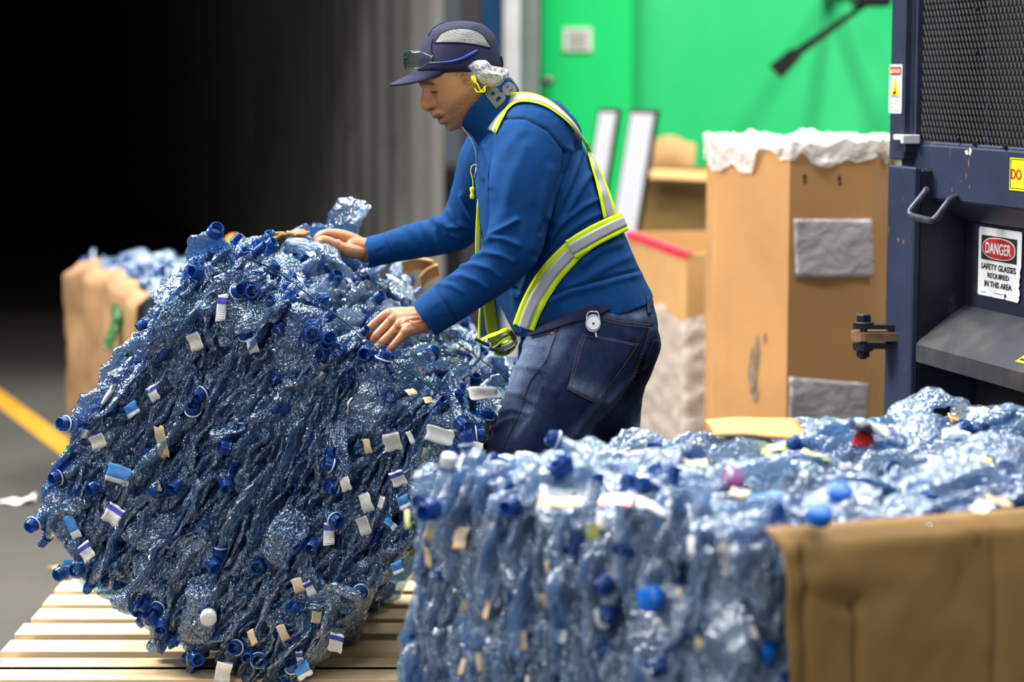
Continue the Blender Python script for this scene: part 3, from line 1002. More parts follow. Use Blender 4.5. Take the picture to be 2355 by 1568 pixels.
mb.obj('small_print', M['sign_black'], ds)
# tall danger sticker on the upper column
(a0, z1), (a1, _), (_, z0) = az(2047.5, 148, 0.03), az(2077, 149, 0.03), az(2045, 260, 0.03)
H, Wd = z1 - z0, a1 - a0
NS2 = 0.0312
st = face_poly([(a0 + x * Wd, z0 + y * H) for x, y in ((0, .02), (.06, 0), (.94, 0), (1, .02), (1, .98), (.94, 1), (.06, 1), (0, .98))], NS2 + 0.001, 'sign_white', baler, 'warning_sticker', label='tall white danger sticker with a yellow triangle')
face_poly([(a0 + x * Wd, z0 + y * H) for x, y in ((0.07, .78), (.93, .78), (.93, .95), (0.07, .95))], NS2 + 0.002, 'sign_red', st, 'red_band')
face_text('DANGER', a0 + 0.6 * Wd, z0 + 0.865 * H, 0.6 * Wd, 0.09 * H, NS2 + 0.0028, 'sign_white', st, 'lettering', 0.02)
for (cx, cy, w, h) in ((0.2, 0.865, 0.08, 0.05),):
    face_poly([(a0 + (cx - w) * Wd, z0 + (cy - h) * H), (a0 + (cx + w) * Wd, z0 + (cy - h) * H), (a0 + cx * Wd, z0 + (cy + h) * H)], NS2 + 0.0028, 'sign_yellow', st, 'small_triangle')
face_poly([(a0 + x * Wd, z0 + y * H) for x, y in ((0.2, .35), (.80, .35), (.82, .38), (.52, .73), (.48, .73), (.18, .38))], NS2 + 0.002, 'sign_yellow', st, 'warning_triangle')
mb = MB()
for (cx, cy, rx, ry) in ((0.5, 0.43, .10, .035), (0.55, 0.50, .05, .03), (0.42, 0.40, .06, .015), (0.6, 0.56, .03, .015)):
    mb.add([B(a0 + (cx + rx * math.cos(t)) * Wd, NS2 + 0.0026, z0 + (cy + ry * math.sin(t)) * H) for t in np.linspace(0, 6.283, 9)[:-1]], [tuple(range(8))])
mb.add([B(a0 + x * Wd, NS2 + 0.0026, z0 + y * H) for x, y in ((.25, .365), (.75, .365), (.75, .375), (.25, .375))], [(0, 1, 2, 3)])
mb.obj('pictogram', M['sign_black'], st)
for y, s, w in ((0.27, 'Do not operate', 0.8), (0.20, 'without guards', 0.8), (0.125, 'in place.', 0.42)):
    face_text(s, a0 + (0.1 + w / 2) * Wd, z0 + y * H, w * Wd, 0.04 * H, NS2 + 0.002, 'sign_black', st, 'lettering')
mb = MB()
for y in (0.325, 0.05):
    mb.add([B(a0 + x * Wd, NS2 + 0.002, z0 + yy * H) for x, yy in ((.06, y), (.94, y), (.94, y + .008), (.06, y + .008))], [(0, 1, 2, 3)])
mb.obj('rule_line', M['sign_black'], st)
# yellow DO sticker at the beam
(a0, z1), (_, z0) = az(2325, 362, 0.0), az(2325, 437, 0.0)
a1 = AE - 0.02; H, Wd = z1 - z0, a1 - a0
ys = face_poly([(a0, z0), (a1, z0), (a1, z1), (a0, z1)], 0.0022, 'sign_yellow', baler, 'yellow_sticker', label='yellow sticker with red DO on the beam')
mb = MB()
a2 = a0 + 0.004
for (x0_, x1_, y0_, y1_) in ((a2, a1, 0.945, 0.965), (a2, a1, 0.06, 0.08), (a2, a2 + 0.0025, 0.06, 0.965)):
    mb.add([B(x, 0.0028, z0 + y * H) for x, y in ((x0_, y0_), (x1_, y0_), (x1_, y1_), (x0_, y1_))], [(0, 1, 2, 3)])
mb.obj('black_border', M['sign_black'], ys)
face_text('DO', (az(2328, 400)[0] + az(2352, 400)[0]) / 2, z0 + 0.5 * H, az(2352, 400)[0] - az(2328, 400)[0], 0.32 * H, 0.003, 'sign_red', ys, 'lettering', 0.02)
# yellow hazard sticker at the shelf end
sq = [(0.62, 0.05), (0.75, 0.05), (0.75, 0.075), (0.645, 0.075)]
p1_ = onface(2338, 826, 0.02)
a_s = (p1_ - BO).dot(BA)
def SH(a, n): return B(a, n, z_shelf + 0.064 - (n + 0.05) / 0.078 * 0.056 + 0.0015)
q = [SH(a_s, 0.024), SH(a_s + 0.1, 0.024), SH(a_s + 0.1, -0.04), SH(a_s + 0.02, -0.04)]
hz = obj('hazard_sticker', q, [(0, 1, 2, 3)], M['sign_yellow'], baler, recalc=True)
q = [SH(a_s + 0.008, 0.019), SH(a_s + 0.095, 0.019), SH(a_s + 0.095, 0.014), SH(a_s + 0.01, 0.014)]
obj('black_line', [p + Vector((0, 0, 0.0008)) for p in q], [(0, 1, 2, 3)], M['sign_black'], hz)
# ================================================================== plastic
def mat_bottle(name, tint_a, tint_b, diff, dmix=0.30, gl=0.10, bs=34):
    t = NT(name)
    c = t.coord('Object')
    oi = t.n('ShaderNodeObjectInfo'); geo = t.n('ShaderNodeNewGeometry')
    rnd = t.math('FRACT', t.math('ADD', oi.outputs['Random'], geo.outputs['Random Per Island']))
    tint = t.ramp(rnd, [(0.0, tuple(x * k for x, k in zip(tint_a, (0.5, 0.68, 0.85)))), (0.3, tint_a), (0.75, tint_b), (1.0, tuple(0.4 * x + 0.6 * y for x, y in zip(tint_b, (0.96, 0.98, 1.0))))])
    c2 = t.coord('Object', (1, 1, 0.45))
    rg = t.math('ABSOLUTE', t.math('SUBTRACT', t.noise(bs * 1.5, 2, 0.55, c2), 0.5))
    rg2 = t.math('ABSOLUTE', t.math('SUBTRACT', t.noise(bs * 3.4, 2, 0.5, c), 0.5))
    h = t.math('ADD', t.math('MULTIPLY', rg, 3.0), t.math('MULTIPLY', rg2, 1.1))
    vor = t.n('ShaderNodeTexVoronoi', feature='DISTANCE_TO_EDGE'); vor.inputs['Scale'].default_value = bs * 1.2
    t.l(c, vor.inputs['Vector'])
    h = t.math('ADD', h, t.math('MULTIPLY', vor.outputs['Distance'], 0.5))
    nr = t.bump(h, 1.0, 0.0075)
    tr = t.n('ShaderNodeBsdfTransparent'); t.l(tint, tr.inputs[0])
    df = t.n('ShaderNodeBsdfDiffuse'); t.val(df.inputs[0], diff); t.l(nr, df.inputs['Normal'])
    tl = t.n('ShaderNodeBsdfTranslucent'); t.val(tl.inputs[0], diff); t.l(nr, tl.inputs['Normal'])
    m0 = t.n('ShaderNodeMixShader'); m0.inputs[0].default_value = 0.4
    t.l(df.outputs[0], m0.inputs[1]); t.l(tl.outputs[0], m0.inputs[2])
    m1 = t.n('ShaderNodeMixShader'); m1.inputs[0].default_value = dmix
    t.l(tr.outputs[0], m1.inputs[1]); t.l(m0.outputs[0], m1.inputs[2])
    g = t.n('ShaderNodeBsdfGlossy'); g.inputs['Roughness'].default_value = 0.10; t.l(nr, g.inputs['Normal'])
    t.val(g.inputs['Color'], (0.92, 0.96, 1.0))
    fr = t.n('ShaderNodeLayerWeight'); fr.inputs['Blend'].default_value = 0.5; t.l(nr, fr.inputs['Normal'])
    f = t.math('MINIMUM', t.math('ADD', t.math('MULTIPLY', t.math('POWER', fr.outputs['Facing'], 3.0), 0.7), gl), 0.7)
    m2 = t.n('ShaderNodeMixShader'); t.l(f, m2.inputs[0]); t.l(m1.outputs[0], m2.inputs[1]); t.l(g.outputs[0], m2.inputs[2])
    return t.done(m2.outputs[0])
M['pet'] = mat_bottle('blue_tinted_plastic', (0.26, 0.54, 0.88), (0.68, 0.86, 0.97), (0.08, 0.28, 0.60), 0.26, 0.20)
M['pet_green'] = mat_bottle('green_plastic', (0.2, 0.7, 0.25), (0.3, 0.8, 0.3), (0.05, 0.42, 0.09), 0.6)
def mat_neck():
    t = NT('blue_neck_plastic')
    tr = t.n('ShaderNodeBsdfTransparent'); tr.inputs[0].default_value = (0.20, 0.46, 0.84, 1)
    p = t.pbsdf(srgb(18, 70, 142), 0.14, 0, None, Coat_Weight=0.4)
    mx = t.n('ShaderNodeMixShader'); mx.inputs[0].default_value = 0.58
    t.l(tr.outputs[0], mx.inputs[1]); t.l(p, mx.inputs[2])
    return t.done(mx.outputs[0])
M['neck'] = mat_neck()
M['neck_ring'] = simple('white_ring_plastic', srgb(206, 218, 232), 0.35, var=0.05)
M['cap_white'] = simple('white_cap_plastic', srgb(226, 228, 232), 0.35, var=0.05)
M['cap_blue'] = simple('bright_blue_cap_plastic', srgb(14, 104, 204), 0.3, var=0.05)
M['cap_orange'] = simple('orange_cap_plastic', srgb(246, 160, 22), 0.35, var=0.05)
M['cap_pink'] = simple('pink_cap_plastic', srgb(236, 96, 160), 0.35, var=0.05)
M['cap_red'] = simple('red_cap_plastic', srgb(226, 58, 44), 0.35, var=0.05)
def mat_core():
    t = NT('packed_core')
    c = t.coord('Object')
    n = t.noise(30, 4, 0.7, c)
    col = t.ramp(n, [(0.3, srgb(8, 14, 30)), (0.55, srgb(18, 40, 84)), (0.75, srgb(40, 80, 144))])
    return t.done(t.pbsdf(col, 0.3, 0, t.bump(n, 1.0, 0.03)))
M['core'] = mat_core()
def mat_label(name, bg, band, b0, b1, ink=(40, 40, 44), dirt=0.8):
    t = NT(name)
    c = t.coord('Generated')
    sp = t.n('ShaderNodeSeparateXYZ'); t.l(c, sp.inputs[0])
    y = sp.outputs[1]
    bandm = t.math('MULTIPLY', t.math('GREATER_THAN', y, b0), t.math('LESS_THAN', y, b1))
    col = t.mix(bandm, srgb(*bg), srgb(*band))
    rows = t.math('GREATER_THAN', t.math('SINE', t.math('MULTIPLY', y, 78.0)), 0.25)
    nz = t.noise(60, 2, 0.5, t.coord('Generated', (1.0, 0.15, 1)))
    inkm = t.math('MULTIPLY', t.math('MULTIPLY', rows, t.math('GREATER_THAN', nz, 0.5)), t.math('SUBTRACT', 1.0, bandm))
    inkm = t.math('MULTIPLY', inkm, t.math('MULTIPLY', t.math('GREATER_THAN', sp.outputs[0], 0.15), t.math('LESS_THAN', sp.outputs[0], 0.85)))
    col = t.mix(t.math('MULTIPLY', inkm, 0.75), col, srgb(*ink))
    d = t.noise(7, 5, 0.7, t.coord('Object', (9, 9, 9)))
    col = t.mix(t.ramp(d, [(0.50, (0, 0, 0)), (0.62, (dirt, dirt, dirt))]), col, srgb(112, 80, 48))
    return t.done(t.pbsdf(col, 0.45))
M['label_a'] = mat_label('label_white_blue_band', (232, 232, 234), (24, 52, 176), 0.62, 0.86)
M['label_b'] = mat_label('label_white_print', (230, 228, 220), (30, 60, 190), 0.93, 1.0)
M['label_c'] = mat_label('label_cyan', (36, 140, 222), (228, 236, 240), 0.0, 0.32)
M['label_d'] = mat_label('label_plain_white', (240, 240, 240), (240, 240, 240), 2, 3, (232, 232, 232), 0.05)
M['label_e'] = mat_label('label_cream', (216, 198, 166), (214, 150, 84), 0.0, 0.12, (180, 140, 96), 0.6)
M['label_r'] = mat_label('label_white_red', (240, 240, 240), (224, 70, 70), 0.0, 0.25, (210, 210, 210), 0.1)
M['label_p'] = mat_label('label_pale_yellow', (232, 226, 160), (190, 210, 90), 0.0, 0.3, (200, 190, 120), 0.2)
M['wire'] = simple('dark_steel_wire', srgb(30, 44, 46), 0.35, 0.5)

# ------------------------------------------------------------------ crushed bottle shapes
def bottle_shape(seed, nseg=18, nrow=26, L=0.20):
    r = np.random.default_rng(seed)
    base = [(0.0015, 0.012), (0.008, 0.010), (0.016, 0.002), (0.024, 0.0), (0.030, 0.005)]
    prof = list(base)
    ribs = r.integers(7, 11); amp = 0.0016 if r.random() < 0.7 else 0.0004
    for k in range(nrow):
        t = 0.04 + 0.89 * k / (nrow - 1)
        if t < 0.70: rr = 0.031 + amp * math.sin(2 * math.pi * t * ribs)
        else:
            q = (t - 0.70) / 0.23
            rr = 0.031 + (0.0128 - 0.031) * (q * q * (3 - 2 * q))
        prof.append((rr, t * L))
    n = len(prof)
    a = np.linspace(0, 2 * math.pi, nseg, endpoint=False)
    P = np.zeros((n, nseg, 3))
    star = 1 + 0.0
    for i, (rr, z) in enumerate(prof):
        P[i, :, 0] = rr * np.cos(a); P[i, :, 1] = rr * np.sin(a); P[i, :, 2] = z
        if i < 5: P[i, :, 2] += 0.0045 * (rr / 0.03) * np.abs(np.sin(2.5 * a))
    Q = P.reshape(-1, 3).copy()
    t = Q[:, 2] / L
    w = 1 - sm(0.72, 0.93, t)
    w *= 0.55 + 0.45 * sm(0.0, 0.18, t)
    f = r.uniform(0.16, 0.42)
    Q[:, 0] *= 1 - w * (1 - f)
    Q[:, 1] *= 1 + w * 0.34 * (1 - f)
    off = r.uniform(0, 100, 3)
    N1 = fbm(Q + off, 22, seed, 2); N2 = ridge(Q + off, 42, seed + 1); N3 = fbm(Q + off, 60, seed + 5, 2)
    ww = w * 0.85 + 0.15
    Q[:, 0] += ww * (0.013 * N1) + w * 0.004 * N2 * np.sign(P.reshape(-1, 3)[:, 0])
    Q[:, 1] += ww * 0.012 * fbm(Q + off[::-1], 18, seed + 9, 2) + w * 0.004 * N3
    Q[:, 0] += w * 0.0035 * N3
    # bend, twist and shortening
    b1, b2, tw = r.normal(0, 0.016), r.normal(0, 0.012), r.normal(0, 0.5)
    Q[:, 0] += b1 * np.sin(math.pi * t); Q[:, 1] += b2 * np.sin(math.pi * t * 0.9)
    ang = tw * (t - 0.5)
    x, y = Q[:, 0].copy(), Q[:, 1].copy()
    Q[:, 0] = x * np.cos(ang) - y * np.sin(ang); Q[:, 1] = x * np.sin(ang) + y * np.cos(ang)
    Q[:, 2] = Q[:, 2] * r.uniform(0.78, 1.0) + 0.006 * fbm(Q, 15, seed + 3, 2) * w
    P = Q.reshape(n, nseg, 3)
    zc = P[:, :, 2].mean() + 0.01
    P[:, :, 2] -= zc
    v, fc = rings_loft(P, caps=False)
    tip = P[-1].mean(0); dirn = P[-1].mean(0) - P[-3].mean(0); dirn /= np.linalg.norm(dirn)
    return P, v, fc, tip, dirn

def neck_shape(seg=16, hi=True):
    pr = [(0.0118, -0.004), (0.0134, 0.0), (0.0172, 0.0008), (0.0172, 0.0026), (0.0134, 0.0034), (0.0134, 0.0062)]
    for k in range(3):
        z = 0.0070 + k * 0.0042
        pr += [(0.0134, z), (0.0150, z + 0.0010), (0.0150, z + 0.0020), (0.0134, z + 0.0030)]
    pr += [(0.0134, 0.0205), (0.0128, 0.0215), (0.0114, 0.0215), (0.0108, 0.0200), (0.0108, 0.002)]
    if not hi: pr = [(0.0134, -0.002), (0.0172, 0.001), (0.0172, 0.0026), (0.0140, 0.004), (0.0146, 0.012), (0.0134, 0.021), (0.0110, 0.0212), (0.0108, 0.006)]
    return lathe(pr, seg)
def ring_shape(seg=20):
    return lathe([(0.0150, 0.0030), (0.0172, 0.0030), (0.0176, 0.0042), (0.0172, 0.0056), (0.0150, 0.0056), (0.0150, 0.0030)], seg)
def cap_shape(seg=20):
    return lathe([(0.0160, 0.004), (0.0166, 0.005), (0.0166, 0.0205), (0.0150, 0.0225), (0.0, 0.0228)], seg)
def orient(tip, dirn):
    q = Vector((0, 0, 1)).rotation_difference(Vector(dirn)).to_matrix()
    return lambda V: [q @ Vector(p) + Vector(tip) for p in V]

NV = 14
BOT = []
for k in range(NV):
    P, v, f, tip, dirn = bottle_shape(100 + k)
    m = mesh('bottle', v, f, M['pet'], True)
    o = orient(tip - dirn * 0.001, dirn)
    nv, nf = neck_shape(); mn = mesh('neck', o(nv), nf, M['neck'], True)
    rv_, rf = ring_shape(); mr = mesh('neck_ring', o(rv_), rf, M['neck_ring'], True)
    cv, cf = cap_shape(); mc = [mesh('cap', o(cv), cf, M[c], True) for c in ('cap_white', 'cap_blue')]
    # label: rows of the middle, pushed out a little
    i0, i1 = 9, 17 + k % 4
    j0, j1 = (k * 5) % 18, (k * 5) % 18 + 10 + k % 5
    Lb = P[i0:i1][:, [j % 18 for j in range(j0, j1)]].copy()
    cc = P[i0:i1].mean(1, keepdims=True)
    Lb = cc + (Lb - cc) * 1.07 + (Lb - cc) / (np.linalg.norm(Lb - cc, axis=2)[..., None] + 1e-6) * 0.0015
    lv, lf = grid(Lb.transpose(1, 0, 2))
    ml = [mesh('label', lv, lf, M[c], True) for c in ('label_a', 'label_b', 'label_c')]
    BOT.append(dict(body=m, neck=mn, ring=mr, cap=mc, label=ml))
LOW = []
for k in range(8):
    P, v, f, tip, dirn = bottle_shape(300 + k, 12, 15)
    nv, nf = neck_shape(10, False)
    o = orient(tip, dirn)
    LOW.append((np.array(v), f, np.array(o(nv)), nf))

M['pet_pale'] = mat_bottle('lightened_blue_plastic', (0.42, 0.66, 0.94), (0.84, 0.92, 0.99), (0.36, 0.56, 0.84), 0.38, 0.20)  # lightened copy of the bottle plastic, also painted light for top faces
for d_ in BOT:
    d_['pale'] = d_['body'].copy(); d_['pale'].materials[0] = M['pet_pale']

def put(me, name, parent, mat4):
    o = bpy.data.objects.new(name, me)
    COL.objects.link(o)
    o.parent = parent
    o.matrix_local = mat4
    return o

def basis(thin, long_):
    z = Vector(long_).normalized()
    x = Vector(thin); x = (x - z * x.dot(z)).normalized()
    y = z.cross(x)
    return Matrix((x, y, z)).transposed()

class Bale:
    """a packed bale: origin corner O, edges U (pressing direction), V, D (depth)"""
    def __init__(self, O, U, V, D, name, label, group=None, rounding=0.05, seed=1, zmin=0.002, pale=False):
        self.O, self.U, self.V, self.D = Vector(O), Vector(U), Vector(V), Vector(D)
        self.u, self.v, self.d = self.U.normalized(), self.V.normalized(), self.D.normalized()
        self.zmin = zmin; self.pale = pale
        self.r = random.Random(seed); self.rn = rounding; self.seed = seed
        c = self.P(0.5, 0.5, 0.5)
        self.root = thing(name, c, label, 'bale', group)
        self.mv, self.mf, self.nv, self.nf = [], [], [], []
    def P(self, a, b, c):
        return self.O + self.U * a + self.V * b + self.D * c
    wl, wb = 0.0, 0.0
    def warp(self, p):
        """the pressed block bulges on its left and lower sides"""
        if not (self.wl or self.wb): return Vector(p)
        A = Matrix((self.U, self.V, self.D)).transposed().inverted() @ (Vector(p) - self.O)
        a, b = min(1, max(0, A[0])), min(1, max(0, A[1]))
        A[0] -= self.wl * math.sin(math.pi * min(1, b * 0.97 + .03)) ** 0.7 * (1 - a)
        A[1] += self.wb * math.sin(math.pi * min(1, a * 0.97 + .03)) ** 0.7 * b
        r_ = self.O + self.U * A[0] + self.V * A[1] + self.D * A[2]
        r_.z = max(r_.z, self.zmin + 0.03) if r_.z < p[2] else r_.z
        return r_
    def core(self, m=0.05):
        n = 22
        bm = bmesh.new(); bmesh.ops.create_cube(bm, size=2.0)
        bmesh.ops.subdivide_edges(bm, edges=bm.edges[:], cuts=n, use_grid_fill=True)
        vs = np.array([v.co[:] for v in bm.verts]); bm.verts.index_update()
        fs = [[v.index for v in f.verts] for f in bm.faces]; bm.free()
        e = 6
        k = (np.abs(vs) ** e).sum(1) ** (1 / e)
        vs = vs / k[:, None] * np.max(np.abs(vs), axis=1)[:, None]
        L = np.array([self.U.length, self.V.length, self.D.length]) / 2
        q = vs * (L - m) / L
        A = np.array(self.P(.5, .5, .5)) + q[:, :1] * np.array(self.U) / 2 + q[:, 1:2] * np.array(self.V) / 2 + q[:, 2:] * np.array(self.D) / 2
        N = fbm(A, 9, self.seed) * 0.018 + ridge(A, 25, self.seed + 3) * 0.010
        dd = A - np.array(self.P(.5, .5, .5)); dd /= np.linalg.norm(dd, axis=1)[:, None]
        A = A + dd * N[:, None]
        A = np.array([self.warp(q)[:] for q in A]); A[:, 2] = np.maximum(A[:, 2], self.zmin + 0.004)
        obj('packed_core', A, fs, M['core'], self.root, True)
    def rot(self, mode, nrm, long_in):
        """orientation of a bottle: edge-on layers, ends outwards, or lying flat"""
        r = self.r
        jit = lambda s: Vector((r.gauss(0, s), r.gauss(0, s), r.gauss(0, s)))
        if mode == 'edge':
            l = Vector(long_in) * r.choice((-1, 1)) + jit(0.15); th = self.u + jit(0.24)
        elif mode == 'out':
            l = Vector(nrm) * (1 if r.random() < 0.72 else -1) + jit(0.28); th = self.u + jit(0.3)
        else:
            a = Vector(long_in) * r.choice((-1, 1)) + self.u * r.gauss(0, 0.6) + jit(0.15); l = a; th = Vector(nrm) + jit(0.25)
        return basis(th, l)
    def clamp(self, p, R, sc, out=0.012):
        """keep the whole bottle within the packed block"""
        q = Vector(p) - self.O
        A = Matrix((self.U, self.V, self.D)).transposed().inverted() @ q
        for i, (ax, L) in enumerate(((self.u, self.U.length), (self.v, self.V.length), (self.d, self.D.length))):
            x, y, z = R.col[0], R.col[1], R.col[2]
            e = sc * (0.085 * abs(z.dot(ax)) + 0.032 * abs(y.dot(ax)) + 0.012 * abs(x.dot(ax))) * 0.93
            lo, hi = e - out, L - e + out
            v = A[i] * L
            v = max(lo, min(hi, v)) if lo < hi else L / 2
            A[i] = v / L
        r_ = self.O + self.U * A[0] + self.V * A[1] + self.D * A[2]
        ez = sc * (0.085 * abs(z.z) + 0.030 * abs(y.z) + 0.014 * abs(x.z))
        r_.z = max(r_.z, self.zmin + ez)
        return r_
    def single(self, p, R, sc=1.0, pale=False, st=(1, 1, 1)):
        r = self.r
        B_ = r.choice(BOT)
        m4 = Matrix.Translation(Vector(p) - self.root.location) @ R.to_4x4() @ Matrix.Diagonal((sc * st[0], sc * st[1], sc * st[2], 1))
        b = put(B_['pale' if pale or self.pale else 'body'], 'bottle', self.root, m4)
        I = Matrix.Identity(4)
        if r.random() < (0.45 if self.pale else 0.66):
            put(B_['neck'], 'neck', b, I)
            k = r.random()
            if k < 0.22: put(B_['ring'], 'neck_ring', b, I)
            elif k < 0.27: put(B_['cap'][0], 'cap', b, I)
            elif k < 0.29: put(B_['cap'][1], 'cap', b, I)
        if r.random() < 0.07:
            put(r.choice(B_['label']), 'label', b, I)
        return b
    def low(self, p, R, sc=1.0, st=(1, 1, 1)):
        v, f, nv, nf = self.r.choice(LOW)
        Rn = np.array(R)
        n0 = len(self.mv) and sum(len(x) for x in self.mv)
        self.mf += [tuple(i + n0 for i in q) for q in f]
        self.mv.append((v * np.array(st)) @ Rn.T * sc + np.array(p))
        if self.r.random() < (0.2 if self.pale else 0.4):
            n1 = sum(len(x) for x in self.nv)
            self.nf += [tuple(i + n1 for i in q) for q in nf]
            self.nv.append((nv * np.array([(1 + st[0]) / 2, 1, st[2]])) @ Rn.T * sc + np.array(p))
    def face(self, kind, nrm, fn, n, deep, modes, long_in, hi=True, s_rng=(0, 1), t_rng=(0, 1), asp=1.0, sc=(0.85, 1.12), edge=0.0):
        """spread n bottles over a face; fn(s,t) gives the point, deep pushes it in"""
        r = self.r
        nx = max(1, int(round(math.sqrt(n * asp)))); ny = max(1, int(round(n / nx)))
        for i in range(nx):
            for j in range(ny):
                s = (i + r.random()) / nx; t = (j + r.random()) / ny
                s = s_rng[0] + (s_rng[1] - s_rng[0]) * s; t = t_rng[0] + (t_rng[1] - t_rng[0]) * t
                p = fn(s, t)
                k = abs(2 * s - 1) ** 8 + abs(2 * t - 1) ** 8
                ins = deep + r.uniform(-0.012, 0.014) + self.rn * k * 0.5
                p = Vector(p) - Vector(nrm) * ins
                c = self.P(.5, .5, .5)
                p += (c - p) * 0.6 * k * self.rn
                m = r.choices(list(modes), list(modes.values()))[0]
                R = self.rot(m, nrm, long_in)
                if m == 'out': p = p - Vector(nrm) * 0.075
                k_ = r.uniform(*sc)
                p = self.warp(self.clamp(p, R, k_, r.uniform(-0.014, 0.022) if hi else r.uniform(-0.042, 0.005)))
                st = (0.70, 1.0, 1.25) if m == 'edge' else (1, 1, 1)
                if hi: self.single(p, R, k_, kind == 'top', st)  # top bottles take the paler copy, brightness from above put into colour
                else: self.low(p, R, k_, st)
    def finish(self):
        if self.mv:
            obj('bottle_mass', np.vstack(self.mv), self.mf, M['pet_pale' if self.pale else 'pet'], self.root, True, kind='stuff')
            obj('neck_mass', np.vstack(self.nv), self.nf, M['neck'], self.root, True, kind='stuff')

# loose labels
LAB = []
for k in range(5):
    P = np.zeros((7, 9, 3))
    for i in range(7):
        for j in range(9):
            x, y = j / 8 - .5, i / 6 - .5
            jx, jy = 0.035 * math.sin(5 * y * (1 + .4 * k) + k), 0.035 * math.sin(4 * x * (1 + .4 * k) + 2 * k)
            P[i, j] = (x + jx * (abs(x) > .3), y + jy * (abs(y) > .3), 0.18 * math.cos(3.0 * x + k) + 0.10 * math.sin(6 * y + 2 * k) + 0.05 * math.sin(11 * x + 9 * y + k))
    P[..., 0] += 0.05 * np.sin(np.linspace(0, 9 + k, 7))[:, None] * (np.arange(9) > 6)
    LAB.append(P)
LABM = {}
def label_part(bale, p, nrm, up, w, h, kind, seed=0, name='label'):
    key = (seed % 5, kind)
    if key not in LABM:
        v, f = thick(LAB[seed % 5] * np.array([1, 1, 0.55]), 0.012)
        LABM[key] = mesh('label', v, f, M['label_' + kind], True)
    z = Vector(nrm).normalized(); y = Vector(up); y = (y - z * y.dot(z)).normalized(); x = y.cross(z)
    R = Matrix((x, y, z)).transposed().to_4x4()
    m4 = Matrix.Translation(Vector(p) - bale.root.location) @ R @ Matrix.Diagonal((w, h, min(w, h), 1))
    return put(LABM[key], name, bale.root, m4)

# ================================================================== pallet
PX0, PX1, PY0, PY1, PZ = -1.165, 0.02, 4.62, 5.86, 0.142
pal = thing('wooden_pallet', ((PX0 + PX1) / 2, (PY0 + PY1) / 2, 0), 'pale new pine pallet on the floor under the tilted bale', 'pallet')
ys = [WZ(600, y, PZ).y for y in (1350, 1382, 1415, 1449, 1489, 1531)] + [4.83, 4.68]
rr = random.Random(3)
for k, y in enumerate(ys):
    dx = rr.uniform(-0.006, 0.006)
    v, f = box((0, 0, 0), ((PX1 - PX0) / 2, 0.051, 0.0095), bev=0.0022)
    m = mesh('slat', v, f, M['wood'])
    o = put(m, 'slat', pal, Matrix.Translation(Vector(((PX0 + PX1) / 2 + dx, y + 0.02, PZ - 0.0095)) - pal.location) @ Matrix.Rotation(rr.uniform(-0.006, 0.006), 4, 'Z'))
sm_ = None
for x in (PX0 + 0.02, (PX0 + PX1) / 2, PX1 - 0.02):
    v, f = box((0, 0, 0), (0.019, (PY1 - PY0) / 2, 0.044), bev=0.002)
    o = put(mesh('stringer', v, f, M['wood']), 'stringer', pal, Matrix.Translation(Vector((x, (PY0 + PY1) / 2, PZ - 0.019 - 0.0445)) - pal.location))
for y in (PY0 + 0.06, (PY0 + PY1) / 2, PY1 - 0.06):
    v, f = box((0, 0, 0), ((PX1 - PX0) / 2, 0.05, 0.0085), bev=0.002)
    put(mesh('bottom_board', v, f, M['wood']), 'bottom_board', pal, Matrix.Translation(Vector(((PX0 + PX1) / 2, y, 0.0085)) - pal.location))
for k, y in enumerate(ys):
    mb = MB()
    for x in (PX0 + 0.02, (PX0 + PX1) / 2):
        for dy in (-0.02, 0.02):
            v, f = lathe([(0, 0.0006), (0.003, 0.0006), (0.003, 0)], 8)
            mb.add([Vector(p) + Vector((x + rr.uniform(-.005, .005), y + 0.02 + dy, PZ)) for p in v], f)
    mb.obj('nail', M['bolt'], pal)

# ================================================================== the tilted bale
w_ = Vector((0.22, 0.975, 0)).normalized()
def onfront(px, py):
    T0 = W(500, 560, 4.8)
    d = ray(px, py)
    return CAMV + d * ((T0 - CAMV).dot(w_) / d.dot(w_))
T_, L_, R_ = onfront(505, 575), onfront(92, 1185), onfront(1098, 1012)
U_ = R_ - T_
V_ = (L_ - T_)
V_ = (V_ - U_.normalized() * V_.dot(U_.normalized()))
# lowest corner must stay over the pallet
tilt = Bale(T_, U_, V_, w_ * 0.85, 'bottle_bale', 'tilted bale of crushed blue bottles that the worker tips on the pallet', None, 0.012, 11, PZ + 0.001)
tilt.wl, tilt.wb = 0.085, 0.05
tilt.core(0.06)
u_, v_ = tilt.u, tilt.v
nF, nT = -w_, -v_
tilt.face('front', nF, lambda s, t: tilt.P(s, t, 0), 150, 0.002, {'edge': 0.84, 'out': 0.08, 'flat': 0.08}, v_, True, asp=2.6)
tilt.face('top', nT, lambda s, t: tilt.P(s, 0, t), 98, 0.004, {'edge': 0.4, 'out': 0.38, 'flat': 0.22}, w_, True, asp=1.3)
tilt.face('front', nF, lambda s, t: tilt.P(s, t, 0), 330, 0.022, {'edge': 0.94, 'out': 0.06}, v_, False, asp=3.0)
tilt.face('front', nF, lambda s, t: tilt.P(s, t, 0), 200, 0.045, {'edge': 0.9, 'flat': 0.1}, v_, False, asp=3.0)
tilt.face('top', nT, lambda s, t: tilt.P(s, 0, t), 260, 0.014, {'edge': 0.55, 'out': 0.30, 'flat': 0.15}, w_, False, asp=1.6)
tilt.face('left', -u_, lambda s, t: tilt.P(0, s, t), 22, -0.03, {'flat': 0.9, 'out': 0.1}, v_, True, (0.02, 0.98), (0, 0.07), asp=11)
tilt.face('left', -u_, lambda s, t: tilt.P(0, s, t), 110, 0.0, {'flat': 0.8, 'out': 0.2}, v_, False, (0.02, 1), (0, 0.5))
